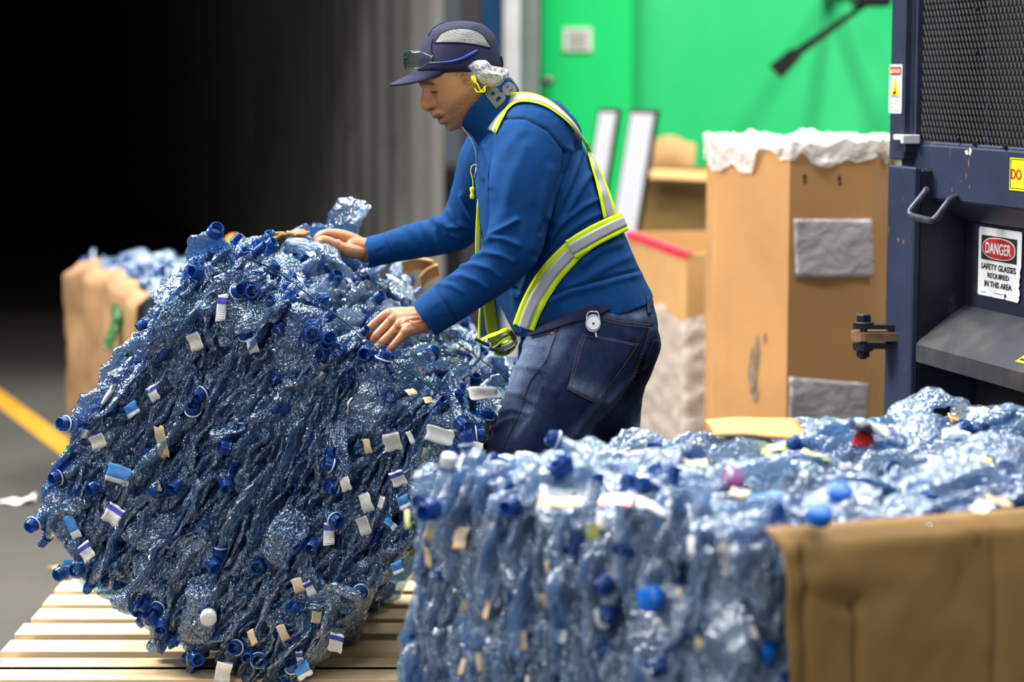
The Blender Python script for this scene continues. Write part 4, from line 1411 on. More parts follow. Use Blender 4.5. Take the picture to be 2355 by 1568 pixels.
tilt.face('right', u_, lambda s, t: tilt.P(1, s, t), 90, 0.012, {'flat': 0.9, 'out': 0.1}, v_, False, (0.02, 1), (0, 0.5))
tilt.face('low', v_, lambda s, t: tilt.P(s, 1, t), 120, 0.012, {'edge': 0.6, 'out': 0.3, 'flat': .1}, w_, False, (0.02, 0.98), (0, 0.6))
tilt.face('back', w_, lambda s, t: tilt.P(s, t, 1), 110, 0.012, {'edge': 0.8, 'out': 0.2}, v_, False)
# bottles standing proud on the crest
for (px, py, dd, mode) in ((500, 600, 0.02, 'flat'), (545, 590, 0.06, 'flat'), (600, 610, 0.05, 'out'), (408, 690, 0.02, 'flat'), (360, 745, 0.02, 'flat'), (800, 536, 0.74, 'flat'), (640, 640, 0.05, 'flat'), (250, 905, 0.01, 'flat'), (150, 1060, 0.01, 'flat'), (105, 1165, 0.01, 'flat'), (1085, 1000, 0.02, 'flat'), (1095, 1050, 0.02, 'flat'), (860, 900, -0.01, 'flat'), (600, 980, -0.012, 'out'), (700, 770, 0.0, 'flat'), (620, 690, 0.0, 'flat'), (560, 700, -0.01, 'flat'), (800, 1400, -.005, 'flat'), (300, 1390, 0.0, 'flat')):
    b0 = onfront(px, py)
    p = b0 + w_ * dd
    if dd > 0.5:
        p = W(px, py, (b0 + w_ * dd).y)
    R_b = tilt.rot(mode, nF if mode == 'flat' else nT, v_)
    tilt.single(tilt.warp(tilt.clamp(p, R_b, 1.08, 0.03)) if dd < 0.5 else p, R_b, 1.08)
for k, (px, py, kd) in enumerate([(387, 665, 'b'), (452, 689, 'b'), (603, 707, 'b'), (512, 755, 'b'), (604, 976, 'b'), (802, 781, 'b'), (657, 833, 'b'), (905, 870, 'b'), (640, 915, 'b'), (230, 1190, 'b'), (120, 1150, 'b'),
        (549, 676, 'r'), (585, 684, 'n'), (451, 628, 'n'), (569, 759, 'r'), (596, 754, 'r'), (722, 772, 'n'), (756, 788, 'n'), (743, 817, 'n'), (777, 817, 'n'), (848, 813, 'n'), (894, 913, 'n'), (462, 910, 'r'), (451, 933, 'r'), (522, 1023, 'n'), (772, 1041, 'n'), (648, 747, 'n'),
        (170, 975, 'r'), (132, 1098, 'r'), (175, 1122, 'r'), (218, 1124, 'n'), (362, 1132, 'n'), (405, 1120, 'n'), (88, 1206, 'r'), (160, 1310, 'n'), (188, 1312, 'n'), (315, 1400, 'n'), (345, 1417, 'n'), (370, 1436, 'n'), (460, 1510, 'n'), (485, 1300, 'n'), (598, 1308, 'n'), (528, 1110, 'n'), (800, 1370, 'n'), (828, 1365, 'r'), (675, 1400, 'n'), (475, 1400, 'n'), (668, 1530, 'r'), (595, 1520, 'r'), (540, 1490, 'r'), (770, 1195, 'r'), (775, 1120, 'n'), (760, 1120, 'r'), (765, 1060, 'r'), (690, 1255, 'n'), (720, 1258, 'n'), (1068, 968, 'n'), (330, 1390, 'n'), (1040, 1040, 'n'), (690, 850, 'b'), (860, 960, 'b'), (880, 1005, 'b')]):
    p = onfront(px, py); r_ = tilt.r
    ax = Vector((r_.gauss(0, .45), -1, r_.gauss(0, .45))).normalized()
    if py < 830 or px < 240: ax = Vector((r_.gauss(-.2, .4), -1, r_.gauss(.5, .4))).normalized()
    if px < 240: ax = Vector((-0.6 + r_.gauss(0, .1), -0.75, r_.gauss(0, .2))).normalized()
    z = -ax if kd == 'b' else ax
    R = basis(tilt.u + Vector((r_.gauss(0, .3), 0, r_.gauss(0, .3))), z)
    B_ = r_.choice(BOT)
    tip = 0.088 if kd != 'b' else 0.086
    m4 = Matrix.Translation(p - ax * tip + nF * 0.008 - tilt.root.location) @ R.to_4x4() @ Matrix.Scale(1.06, 4)
    b = put(B_['body'], 'bottle', tilt.root, m4)
    put(B_['neck'], 'neck', b, Matrix.Identity(4))
    if kd == 'r': put(B_['ring'], 'neck_ring', b, Matrix.Identity(4))
tilt.finish()
# loose labels and caps on the face, where the photograph shows them
for k, (px, py, w, h, ang, kd) in enumerate([
    (518, 705, 24, 62, 4, 'a'), (590, 791, 24, 36, -18, 'b'), (460, 782, 30, 42, -22, 'b'), (378, 765, 30, 42, -15, 'a'), (363, 900, 26, 36, -30, 'a'),
    (312, 938, 32, 30, -30, 'c'), (283, 1086, 58, 44, 15, 'c'), (238, 1010, 34, 34, -20, 'b'), (381, 1012, 26, 74, -8, 'e'), (272, 1178, 42, 46, 30, 'a'),
    (208, 1264, 34, 42, -35, 'a'), (178, 1206, 22, 56, -25, 'c'), (1020, 996, 66, 40, 14, 'd'), (909, 1012, 40, 44, -12, 'b'), (803, 1107, 27, 34, -22, 'b'),
    (764, 1222, 26, 54, 0, 'a'), (850, 1150, 26, 46, -22, 'b'), (846, 1202, 26, 46, -18, 'b'), (922, 1096, 36, 36, -22, 'a'), (906, 1198, 16, 32, -50, 'c'),
    (935, 1150, 28, 30, -25, 'c'), (694, 1340, 24, 36, -20, 'e'), (722, 1346, 20, 36, -28, 'a'), (780, 1472, 34, 46, 12, 'a'), (706, 1534, 40, 36, -30, 'c'),
    (521, 1540, 40, 52, 8, 'b'), (660, 1448, 20, 40, -25, 'e'), (953, 1000, 12, 30, -25, 'd'), (884, 1150, 12, 28, 18, 'd'), (1104, 1028, 28, 36, 10, 'b'),
    (920, 1300, 26, 28, -20, 'c'), (853, 1022, 16, 36, -15, 'e'), (738, 1412, 22, 30, 10, 'e'), (698, 1510, 18, 40, -8, 'a'), (372, 1115, 20, 24, -20, 'e'), (588, 1460, 18, 36, -25, 'e'), (166, 1290, 18, 20, 0, 'c')]):
    p = onfront(px, py) - w_ * (0.022 + 0.012 * ((k * 7) % 5) / 5)
    s = p.y / FPX
    a = math.radians(-ang)
    up = Vector((math.sin(-a), 0, math.cos(a)))
    label_part(tilt, p, (nF + Vector((0.15 * math.sin(k * 3), 0, 0.15 * math.cos(k * 5)))), up, w * s, h * s, kd, k)
for k, (px, py, dd, w, h, ang, kd) in enumerate([(1112, 905, 0.30, 100, 34, -25, 'b'), (1062, 918, 0.12, 34, 40, 10, 'c'), (700, 680, 0.16, 22, 26, 0, 'b'), (690, 640, 0.25, 14, 32, 5, 'a'), (945, 900, 0.1, 30, 16, -30, 'e'), (985, 920, 0.05, 30, 14, -35, 'e'), (905, 640, 0.55, 34, 14, 0, 'd')]):
    p0_ = onfront(px, py); pt = None
    d = ray(px, py); o = tilt.P(0, 0, 0) + nT * 0.016
    pt = CAMV + d * ((o - CAMV).dot(nT) / d.dot(nT))
    s = pt.y / FPX
    a = math.radians(-ang)
    label_part(tilt, pt, nT + Vector((0, -0.25, 0.1)), Vector((math.sin(-a), 0.5, math.cos(a))), w * s, h * s * 1.3, kd, k)
# cardboard slip sheets on the two pressed ends
def slip(fn, n, t, name='cardboard_sheet', mat='card', parent=None, nn=(26, 26), label=None, wob=0.006, seed=0):
    P = np.zeros((*nn, 3))
    for i in range(nn[0]):
        for j in range(nn[1]):
            P[i, j] = fn(i / (nn[0] - 1), j / (nn[1] - 1))
    N = fbm(P.reshape(-1, 3), 7, seed).reshape(nn) * wob
    P = P + np.array(n) * N[..., None]
    v, f = thick(P, t)
    return obj(name, v, f, M[mat], parent, True, label=label)
def leftsheet(s, t):
    b, c = 0.03 + 0.93 * s, 0.10 + 0.55 * t
    return tilt.warp(tilt.P(-0.024 - 0.012 * math.sin(3 * s) * (1 - t), b, c))
slip(leftsheet, -u_, 0.004, parent=tilt.root, seed=4, label='brown cardboard sheet behind the upper left edge')
def rightsheet(s, t):
    return tilt.P(1.02, 0.06 + 0.36 * s, 0.05 + 0.93 * t)
slip(rightsheet, u_, 0.004, parent=tilt.root, mat='card_dark', seed=5, label='brown cardboard sheet at the right end')
# curled piece of cardboard over the far top edge, beside the right hand
Pc = [(622, 614), (626, 590), (638, 566), (656, 551), (678, 545), (698, 550)]
C = catmull([np.array(W(x, y, 5.13)) for x, y in Pc], 24)
P = np.zeros((24, 8, 3))
for i in range(24):
    for j in range(8):
        P[i, j] = C[i] + np.array(w_) * (0.014 * j - 0.05) + np.array([0, 0, 0.006 + 0.002 * math.sin(i * 1.7 + j)])
v, f = thick(P, 0.008)
obj('curled_cardboard', v, f, M['card_dark'], tilt.root, True, label='curled cardboard strip on top of the bale')
for (pts) in ([(925, 604), (960, 598), (995, 604)], [(968, 640), (985, 622), (1008, 612)]):
    C = catmull([np.array(W(x, y, 5.62)) for x, y in pts], 10)
    P = np.zeros((10, 5, 3))
    for i in range(10):
        for j in range(5):
            P[i, j] = C[i] + np.array([0, 0.02 * j, -0.008 * j])
    v, f = thick(P, 0.008)
    obj('cardboard_scrap', v, f, M['card_light'], tilt.root, True)
# baling wire along the upper edge, running under the fingers
pts = []
for (x, y) in ((560, 590), (640, 626), (735, 697), (800, 745), (850, 788), (905, 830), (975, 880), (1050, 930)):
    d = ray(x, y); o = tilt.P(0, 0, 0) + nT * 0.034
    pts.append(np.array(CAMV + d * ((o - CAMV).dot(nT) / d.dot(nT))))
v, f = tube(catmull(pts, 60), 0.0017, 7)
obj('baling_wire', v, f, M['wire'], tilt.root, True)
pts = [np.array(tilt.P(a, -0.022, 0.62)) for a in np.linspace(0.3, 1.0, 9)]
v, f = tube(catmull(pts, 40), 0.0017, 7)
obj('baling_wire', v, f, M['wire'], tilt.root, True)

# ================================================================== the foreground bale
N_ = Vector((0.372, 3.37, 0)); Lc = Vector((-0.205, 3.92, 0))
fgU = Lc - N_; fgD = Vector((0.866, 0.5, 0)).normalized() * 1.28
ZT = 0.765
fg = Bale(N_, fgU, Vector((0, 0, ZT)), fgD, 'bottle_bale', 'blurred bale of crushed blue bottles with cardboard on its side, nearest to the viewer', None, 0.06, 23, pale=True)
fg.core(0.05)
fw = Vector((fgU.y, -fgU.x, 0)).normalized()
if fw.y > 0: fw = -fw
up_ = Vector((0, 0, 1))
fg.face('front', fw, lambda s, t: fg.P(s, t, 0), 130, 0.002, {'edge': 0.6, 'out': 0.2, 'flat': 0.2}, up_, True, t_rng=(0.42, 1), asp=1.9)
fg.face('top', up_, lambda s, t: fg.P(s, 1, t), 165, 0.0, {'edge': 0.35, 'out': 0.25, 'flat': 0.4}, fg.d, True, asp=0.7)
fg.face('front', fw, lambda s, t: fg.P(s, t, 0), 420, 0.016, {'edge': 0.8, 'out': 0.12, 'flat': 0.08}, up_, False, asp=1.7)
fg.face('top', up_, lambda s, t: fg.P(s, 1, t), 420, 0.012, {'edge': 0.4, 'out': 0.3, 'flat': 0.3}, fg.d, False, asp=0.7)
fg.face('left', -fgU.cross(up_).cross(up_).normalized() if False else fg.u, lambda s, t: fg.P(1, s, t), 160, 0.01, {'flat': 0.8, 'out': 0.2}, up_, False)
fg.face('back', fg.d, lambda s, t: fg.P(s, t, 1), 110, 0.01, {'edge': 0.8, 'out': 0.2}, up_, False)
fg.face('near', -fg.u, lambda s, t: fg.P(0, s, t), 120, 0.012, {'flat': 1.0}, up_, False, (0, 1), (0, 1))
def fgtop(px, py): return WZ(px, py, ZT + 0.012)
def fgfront(px, py):
    d = ray(px, py); return CAMV + d * ((N_ - CAMV).dot(fw) / d.dot(fw)) + fw * 0.02
for k, (px, py, mode) in enumerate([(2140, 965, 'flat'), (2320, 968, 'flat'), (2280, 975, 'flat'), (1410, 1035, 'flat'), (1330, 1085, 'flat'), (1960, 1030, 'flat'), (2100, 1020, 'flat'), (1740, 1100, 'flat')]):
    fg.single(fgtop(px, py) - Vector((0, 0, 0.03 if mode == 'out' else 0)), fg.rot(mode, up_, fg.d), 1.1)
fg.finish()
s_ = 3.5 / FPX
for k, (px, py, w, h, kd) in enumerate([(1070, 1235, 60, 70, 'e'), (1000, 1220, 34, 60, 'e'), (995, 1280, 30, 70, 'e'), (1140, 1220, 24, 60, 'e'), (948, 1190, 24, 60, 'p'), (1270, 1300, 24, 34, 'e'), (1080, 1395, 26, 40, 'e'), (1130, 1400, 22, 60, 'e'), (1215, 1470, 34, 60, 'e'), (1265, 1380, 30, 50, 'e'), (1365, 1470, 20, 60, 'p'), (1500, 1400, 40, 50, 'e'), (1300, 1460, 40, 40, 'd'), (1740, 1440, 30, 60, 'a'), (1115, 1520, 30, 60, 'e'), (1075, 1530, 22, 50, 'e'), (1620, 1480, 40, 40, 'e'), (1375, 1220, 40, 50, 'p'), (1570, 1370, 30, 44, 'e'), (1600, 1250, 30, 50, 'd')]):
    label_part(fg, fgfront(px, py) - fw * 0.008, fw + Vector((0.5 * math.sin(k * 2.3), 0, 0.3 * math.cos(k * 1.7))), up_ + Vector((0.4 * math.sin(k * 1.3), 0, 0)), w * s_ * 0.72, h * s_ * 0.8, kd, k)
s_ = 4.0 / FPX
for k, (px, py, w, h, ang, kd) in enumerate([(1420, 1150, 90, 40, 10, 'r'), (1500, 1160, 80, 40, 0, 'd'), (1290, 1150, 110, 40, 5, 'e'), (1600, 1060, 70, 40, 0, 'e'), (1480, 1040, 60, 40, 60, 'r'), (1780, 1030, 80, 30, 0, 'p'), (1740, 1002, 90, 44, 0, 'd'), (1880, 1045, 80, 26, 0, 'p'), (1990, 1025, 50, 34, 0, 'r'), (2090, 985, 44, 30, 20, 'p'), (2200, 1000, 90, 44, 0, 'd'), (2260, 1055, 50, 30, 0, 'p'), (2300, 1150, 60, 34, 0, 'e'), (2260, 1160, 40, 50, 30, 'd'), (1330, 1030, 60, 30, 0, 'e'), (1660, 1000, 60, 30, 0, 'd'), (2150, 1055, 40, 24, 0, 'd'), (1700, 1130, 50, 26, 20, 'e')]):
    a = math.radians(ang)
    label_part(fg, fgtop(px, py) + Vector((0, 0, -0.002)), up_ + Vector((0.2 * math.sin(k * 2.1), -0.15, 0)), Vector((math.sin(a), math.cos(a), 0.1)), w * s_ * 0.8, h * s_ * 1.6, kd, k)
def cap_part(bale, p, nrm, mat, name='cap', sc=1.3, label=None):
    cv, cf = cap_shape()
    m = mesh('cap', [(x, y, z - 0.013) for x, y, z in cv], cf, M[mat], True)
    q = Vector((0, 0, 1)).rotation_difference(Vector(nrm)).to_matrix().to_4x4()
    o = put(m, name, bale.root, Matrix.Translation(Vector(p) - bale.root.location) @ q @ Matrix.Scale(sc, 4))
    if label: o['label'] = label
    return o
for (px, py, mt, lab) in ((1685, 1108, 'cap_pink', 'pink cap'), (1932, 1140, 'cap_blue', 'bright blue cap'), (1985, 1020, 'cap_red', 'red cap'), (1885, 1190, 'cap_blue', 'bright blue cap')):
    cap_part(fg, fgtop(px, py) + Vector((0, 0, 0.004)), (0.1, -0.5, 0.8), mt, label=lab, sc=1.15)
for (px, py, mt) in ((1525, 1370, 'cap_blue'),):
    cap_part(fg, fgfront(px, py) + fw * 0.01, fw, mt, sc=1.3)
# cardboard sheet on the near side, creased and dented
nC = -fg.u
def cr(s, t):          # s along the side, t up
    x0 = 0.015 + 0.075 * (1 - t) ** 1.2
    L = fg.D.length
    a = x0 + (L - x0) * s
    p = N_ + fg.d * a + Vector((0, 0, 0.01 + (ZT - 0.012 - 0.05 * s) * t))
    zt = t
    d = 0.030
    d -= 0.012 * math.exp(-((a - 0.155 - 0.02 * (1 - t)) / 0.008) ** 2) * (t < 0.84)      # vertical crease
    d -= 0.010 * math.exp(-((a - 0.055 - 0.03 * (1 - t)) / 0.010) ** 2)
    d -= 0.010 * math.exp(-((a - 0.44 - 0.03 * (1 - t)) / 0.012) ** 2)
    d -= 0.010 * math.exp(-((t - 0.855 - 0.02 * math.sin(a * 30)) / 0.016) ** 2) * (0.05 < a < 0.17)
    d -= 0.014 * math.exp(-((a - 0.06) / 0.02) ** 2 - ((t - 0.93) / 0.03) ** 2)
    d += 0.012 * math.exp(-((t - 0.90) / 0.05) ** 2) * math.exp(-((a - .1) / .09) ** 2)
    d -= 0.03 * sm(0.96, 1.0, t)
    return p + nC * d
slip(cr, nC, 0.005, parent=fg.root, nn=(150, 70), mat='card_dark', wob=0.005, seed=8, label='creased brown cardboard sheet on the near side')
def flap_on_top(quad, mat, lab, seed):
    q = [np.array(x) for x in quad]
    def fn(s, t):
        p = (q[0] * (1 - s) + q[1] * s) * (1 - t) + (q[3] * (1 - s) + q[2] * s) * t
        return p + np.array([0, 0, 0.008 * math.sin(3 * s + seed)])
    slip(fn, (0, 0, 1), 0.005, parent=fg.root, nn=(16, 8), mat=mat, seed=seed, label=lab, wob=0.006)
flap_on_top([W(1622, 972, 4.22), W(1832, 953, 4.22), W(1858, 1000, 4.1), W(1645, 1005, 4.1)], 'card_light', 'tan cardboard flap with brown marks on top of the bale', 1)
flap_on_top([W(1990, 990, 4.42), W(2130, 955, 4.42), W(2150, 975, 4.3), W(2000, 1003, 4.3)], 'card_light', 'tan cardboard edge on top of the bale', 2)
flap_on_top([W(2180, 950, 4.5), W(2250, 946, 4.5), W(2262, 966, 4.4), W(2190, 968, 4.4)], 'card_light', 'small tan cardboard corner on top of the bale', 3)

# ================================================================== the rear bale at the left
RN = WZ(335, 650, 0.79); RA = WZ(165, 582, 0.79)
RN.z = RA.z = 0
rD = RA - RN; rU = Vector((-rD.y, rD.x, 0)).normalized() * 0.80
if rU.x < 0: rU = -rU
rear = Bale(RN, rU, Vector((0, 0, 0.78)), rD, 'bottle_bale', 'rear bale of crushed blue bottles with tan cardboard facing left', None, 0.05, 37, pale=True)
rear.core(0.05)
rf_ = -rD.normalized()
rear.face('front', rf_, lambda s, t: rear.P(s, t, 0), 70, 0.002, {'edge': 0.5, 'out': 0.3, 'flat': 0.2}, up_, True, s_rng=(0, 0.5), t_rng=(0.45, 1), asp=1.0)
rear.face('top', up_, lambda s, t: rear.P(s, 1, t), 130, 0.0, {'edge': 0.3, 'out': 0.35, 'flat': 0.35}, rear.d, True, asp=0.7)
rear.face('front', rf_, lambda s, t: rear.P(s, t, 0), 190, 0.014, {'edge': 0.8, 'out': 0.2}, up_, False)
rear.face('top', up_, lambda s, t: rear.P(s, 1, t), 260, 0.012, {'edge': 0.4, 'out': 0.3, 'flat': 0.3}, rear.d, False, asp=0.7)
rear.face('left', -rear.u, lambda s, t: rear.P(0, s, t), 120, 0.02, {'flat': 1}, up_, False)
rear.face('right', rear.u, lambda s, t: rear.P(1, s, t), 90, 0.0, {'flat': 1}, up_, False)
rear.face('back', rear.d, lambda s, t: rear.P(s, t, 1), 90, -0.02, {'edge': 0.8, 'out': 0.2}, up_, False)
rear.finish()
rn = -rear.u
def rs(s, t):
    a = rD.length * (0.0 + 0.965 * s)
    top = 0.785 - 0.035 * math.exp(-((s - 0.05) / 0.10) ** 2) - 0.05 * sm(0.9, 1.0, s) + 0.012 * math.sin(s * 19)
    p = RN + rear.d * a + Vector((0, 0, 0.02 + (top - 0.02) * t))
    d = 0.035 + 0.010 * math.sin(s * 22) * (0.4 + t) - 0.014 * math.exp(-((s - 0.36) / 0.03) ** 2) * t - 0.012 * math.exp(-((s - 0.62 - 0.08 * t) / 0.03) ** 2) - 0.05 * sm(0.94, 1, t)
    return p + rn * d
M['card_rear'] = mat_card('rear_cardboard', (156, 120, 84))  # base toned down to offset the strong dock lamp
slip(rs, rn, 0.005, parent=rear.root, nn=(70, 40), mat='card_rear', wob=0.010, seed=12, label='tan wrinkled cardboard sheet on the left face')
gp = W(300, 752, 7.42)
P, v, f, tip, dirn = bottle_shape(900)
mg = mesh('bottle', v, f, M['pet_green'], True)
o = put(mg, 'bottle', rear.root, Matrix.Translation(gp + rn * 0.062 - rear.root.location) @ basis(rn, (0.15, 0, 1)).to_4x4() @ Matrix.Scale(0.95, 4)); o['label'] = 'crushed green bottle at the cardboard edge'
cap_part(rear, WZ(540, 562, 0.81), (0, -1, 0.15), 'cap_orange', sc=2.2, label='orange cap on top of the rear bale')
# ================================================================== the worker
M['jacket'] = None
def mat_fleece(name, base, var=0.10):
    t = NT(name)
    c = t.coord('Object')
    n = t.noise(900, 2, 0.6, c); n2 = t.noise(22, 4, 0.6, c)
    b = srgb(*base)
    col = t.ramp(n2, [(0.3, tuple(x * (1 - var) for x in b)), (0.7, tuple(x * (1 + var) for x in b))])
    return t.done(t.pbsdf(col, 0.85, 0, t.bump(n, 0.25, 0.0015), Specular_IOR_Level=0.15, Sheen_Weight=0.03, Sheen_Roughness=0.5, Sheen_Tint=(0.25, 0.5, 0.95)))
M['jacket'] = mat_fleece('blue_fleece', (6, 60, 116))
M['collar_inner'] = mat_fleece('dark_blue_fleece', (10, 52, 108))
M['cap_cloth'] = mat_fleece('navy_cap_cloth', (46, 47, 70))
M['undershirt'] = mat_fleece('dark_navy_cloth', (24, 30, 58))
def mat_vcol(name, rough, bump=0.0, bs=400, **kw):
    t = NT(name)
    a = t.n('ShaderNodeAttribute', attribute_name='col')
    c = t.coord('Object')
    n = t.noise(bs, 3, 0.65, c)
    col = t.mix(t.math('MULTIPLY', n, 0.30), a.outputs['Color'], (0, 0, 0), 'MULTIPLY') if bump else a.outputs['Color']
    return t.done(t.pbsdf(a.outputs['Color'] if not bump else col, rough, 0, t.bump(n, bump, 0.002) if bump else None, **kw))
M['skin'] = mat_vcol('skin', 0.42, 0.18, 500, Subsurface_Weight=0.06, Subsurface_Radius=(0.01, 0.004, 0.002))
def mat_denim():
    t = NT('denim')
    a = t.n('ShaderNodeAttribute', attribute_name='col')
    c = t.coord('Object')
    n = t.noise(260, 3, 0.7, c); n2 = t.noise(40, 5, 0.7, t.coord('Object', (1, 1, 0.5)))
    f = t.math('ADD', t.math('MULTIPLY', n, 0.9), t.math('MULTIPLY', n2, 0.9))
    x = t.n('ShaderNodeMix', data_type='RGBA', blend_type='MULTIPLY'); x.inputs[0].default_value = 1.0
    t.l(a.outputs['Color'], x.inputs[6]); t.l(t.ramp(f, [(0.55, (0.35, 0.35, 0.35)), (1.15, (1.35, 1.35, 1.35))]), x.inputs[7])
    return t.done(t.pbsdf(x.outputs[2], 0.85, 0, t.bump(n, 0.3, 0.002), Specular_IOR_Level=0.15))
M['denim'] = mat_denim()
M['stitch'] = simple('brown_stitching', srgb(118, 84, 66), 0.7)
M['dark_stitch'] = simple('dark_seam', srgb(18, 26, 46), 0.8)
M['belt'] = simple('dark_olive_belt', srgb(40, 46, 40), 0.6)
M['hivis'] = simple('fluorescent_yellow_webbing', srgb(214, 240, 14), 0.65, var=0.10, scale=40)
M['hivis_in'] = simple('olive_webbing_back', srgb(122, 138, 8), 0.75, var=0.12, scale=40)
M['silver'] = simple('silver_reflective_tape', srgb(176, 178, 184), 0.42, 0.15, var=0.06, scale=30)
def mat_net():
    t = NT('hairnet_gauze')
    c = t.coord('Object', (1, 1, 1), (0.4, 0.8, 0.2))
    w = t.n('ShaderNodeTexNoise'); w.inputs['Scale'].default_value = 42; w.inputs['Detail'].default_value = 3; w.inputs['Distortion'].default_value = 1.2
    t.l(c, w.inputs['Vector'])
    rd = t.math('ABSOLUTE', t.math('SUBTRACT', w.outputs['Fac'], 0.5))
    al = t.ramp(rd, [(0.0, (0.95, 0.95, 0.95)), (0.035, (0.6, 0.6, 0.6)), (0.13, (0.30, 0.30, 0.30))])
    tr = t.n('ShaderNodeBsdfTransparent')
    p = t.pbsdf((0.80, 0.82, 0.84), 0.75, 0, t.bump(rd, 0.8, -0.01), Specular_IOR_Level=0.2)
    mx = t.n('ShaderNodeMixShader'); t.l(al, mx.inputs[0]); t.l(tr.outputs[0], mx.inputs[1]); t.l(p, mx.inputs[2])
    return t.done(mx.outputs[0])
M['hairnet'] = mat_net()
M['cap_mesh'] = None
def mat_capmesh():
    t = NT('grey_mesh_fabric')
    c = t.coord('Object', (1, 1, 1), (0, math.radians(38), 0))
    w1 = t.n('ShaderNodeTexChecker'); w1.inputs['Scale'].default_value = 480
    t.l(c, w1.inputs[0])
    col = t.mix(w1.outputs['Fac'], srgb(142, 146, 142), srgb(58, 62, 64))
    n = t.noise(28, 3, 0.5, t.coord('Object', (1, 1, 3)))
    col = t.mix(t.ramp(n, [(0.45, (0, 0, 0)), (0.7, (0.5, 0.5, 0.5))]), col, srgb(158, 162, 156))
    return t.done(t.pbsdf(col, 0.6))
M['cap_mesh'] = mat_capmesh()
M['letters'] = simple('grey_felt_letters', srgb(104, 105, 110), 0.9, var=0.1, scale=200)
M['zip'] = simple('zip_metal', srgb(190, 190, 196), 0.3, 0.8)
M['shoe'] = simple('dark_work_boot', srgb(40, 36, 34), 0.6)
M['sclera'] = simple('eye_white', srgb(220, 214, 206), 0.2, var=0.02)
M['lens'] = None
def mat_lens():
    t = NT('clear_mirror_lens')
    tr = t.n('ShaderNodeBsdfTransparent'); tr.inputs[0].default_value = (0.82, 0.86, 0.84, 1)
    g = t.n('ShaderNodeBsdfGlossy'); g.inputs['Roughness'].default_value = 0.02; g.inputs['Color'].default_value = (0.7, 0.78, 0.74, 1)
    m = t.n('ShaderNodeMixShader'); fr = t.n('ShaderNodeLayerWeight'); fr.inputs['Blend'].default_value = 0.5
    t.l(t.math('ADD', t.math('MULTIPLY', t.math('POWER', fr.outputs['Facing'], 3.0), 0.6), 0.08), m.inputs[0]); t.l(tr.outputs[0], m.inputs[1]); t.l(g.outputs[0], m.inputs[2])
    return t.done(m.outputs[0])
M['lens'] = mat_lens()
M['temple_blue'] = simple('blue_temple_rubber', srgb(34, 62, 190), 0.35, var=0.05)
M['plug'] = simple('yellow_earplug', srgb(232, 236, 20), 0.5, var=0.05)

YM = 5.0
man = thing('person', (0.16, 4.98, 0), 'worker in blue fleece, navy cap, hi-vis harness and jeans bending over the tilted bale', 'person')

def ell_ring(front, back, hw, Y=YM, n=40, ex=2.3, Yoff=0.0):
    f, b = np.array(W(*front, Y)), np.array(W(*back, Y))
    c = (f + b) / 2; h = (f - b) / 2
    a = np.linspace(0, 2 * math.pi, n, endpoint=False)
    ca = np.sign(np.cos(a)) * np.abs(np.cos(a)) ** (2 / ex); sa = np.sign(np.sin(a)) * np.abs(np.sin(a)) ** (2 / ex)
    return c + ca[:, None] * h + sa[:, None] * np.array([0, hw, 0]) + np.array([0, Yoff, 0])

def smooth_rings(R, n):
    R = np.array(R); k = R.shape[1]
    out = np.stack([catmull(R[:, j], n) for j in range(k)], 1)
    return out

def chain(pts, n=40, seg=24):
    """pts: (px, py, Y, r) -> smooth closed tube with rounded ends"""
    C = np.array([np.array(W(p[0], p[1], p[2])) for p in pts]); r = np.array([p[3] for p in pts])
    CR = catmull(np.hstack([C, r[:, None]]), n)
    C, r = CR[:, :3], CR[:, 3]
    d0 = C[0] - C[1]; d0 /= np.linalg.norm(d0); d1 = C[-1] - C[-2]; d1 /= np.linalg.norm(d1)
    pre = [(C[0] + d0 * r[0] * math.sin(t), r[0] * math.cos(t)) for t in (1.45, 1.1, 0.7, 0.35)]
    pst = [(C[-1] + d1 * r[-1] * math.sin(t), r[-1] * math.cos(t)) for t in (0.35, 0.7, 1.1, 1.45)]
    CC = np.vstack([[p[0] for p in pre], C, [p[0] for p in pst]])
    RR = np.concatenate([[p[1] for p in pre], r, [p[1] for p in pst]])
    return tube(CC, RR, seg)

# ------------------------------------------------------------------ jacket
TOR = [((1100, 330), (1186, 226), .070), ((1097, 352), (1236, 240), .130), ((1096, 392), (1296, 280), .178), ((1096, 450), (1348, 350), .195),
       ((1099, 520), (1394, 432), .192), ((1112, 600), (1432, 528), .182), ((1140, 680), (1466, 606), .178), ((1166, 738), (1490, 656), .182), ((1184, 772), (1502, 684), .182)]
mb = MB()
R = smooth_rings([ell_ring(*t) for t in TOR], 50)
v, f = rings_loft(R); mb.add(v, f)
NEAR = [(1262, 322, 4.93, .075), (1232, 318, 4.88, .088), (1216, 375, 4.83, .080), (1203, 434, 4.80, .071), (1193, 500, 4.785, .062), (1181, 560, 4.775, .058), (1148, 611, 4.77, .053), (1094, 652, 4.765, .048), (1035, 693, 4.76, .044), (976, 734, 4.76, .040)]
FAR = [(1170, 330, 5.14, .09), (1125, 390, 5.22, .078), (1088, 478, 5.30, .062), (1050, 525, 5.32, .053), (1010, 541, 5.32, .047), (960, 553, 5.32, .044), (900, 568, 5.31, .040), (840, 583, 5.30, .037)]
for ch in (NEAR, FAR):
    v, f = chain(ch, 60, 28); mb.add(v, f)
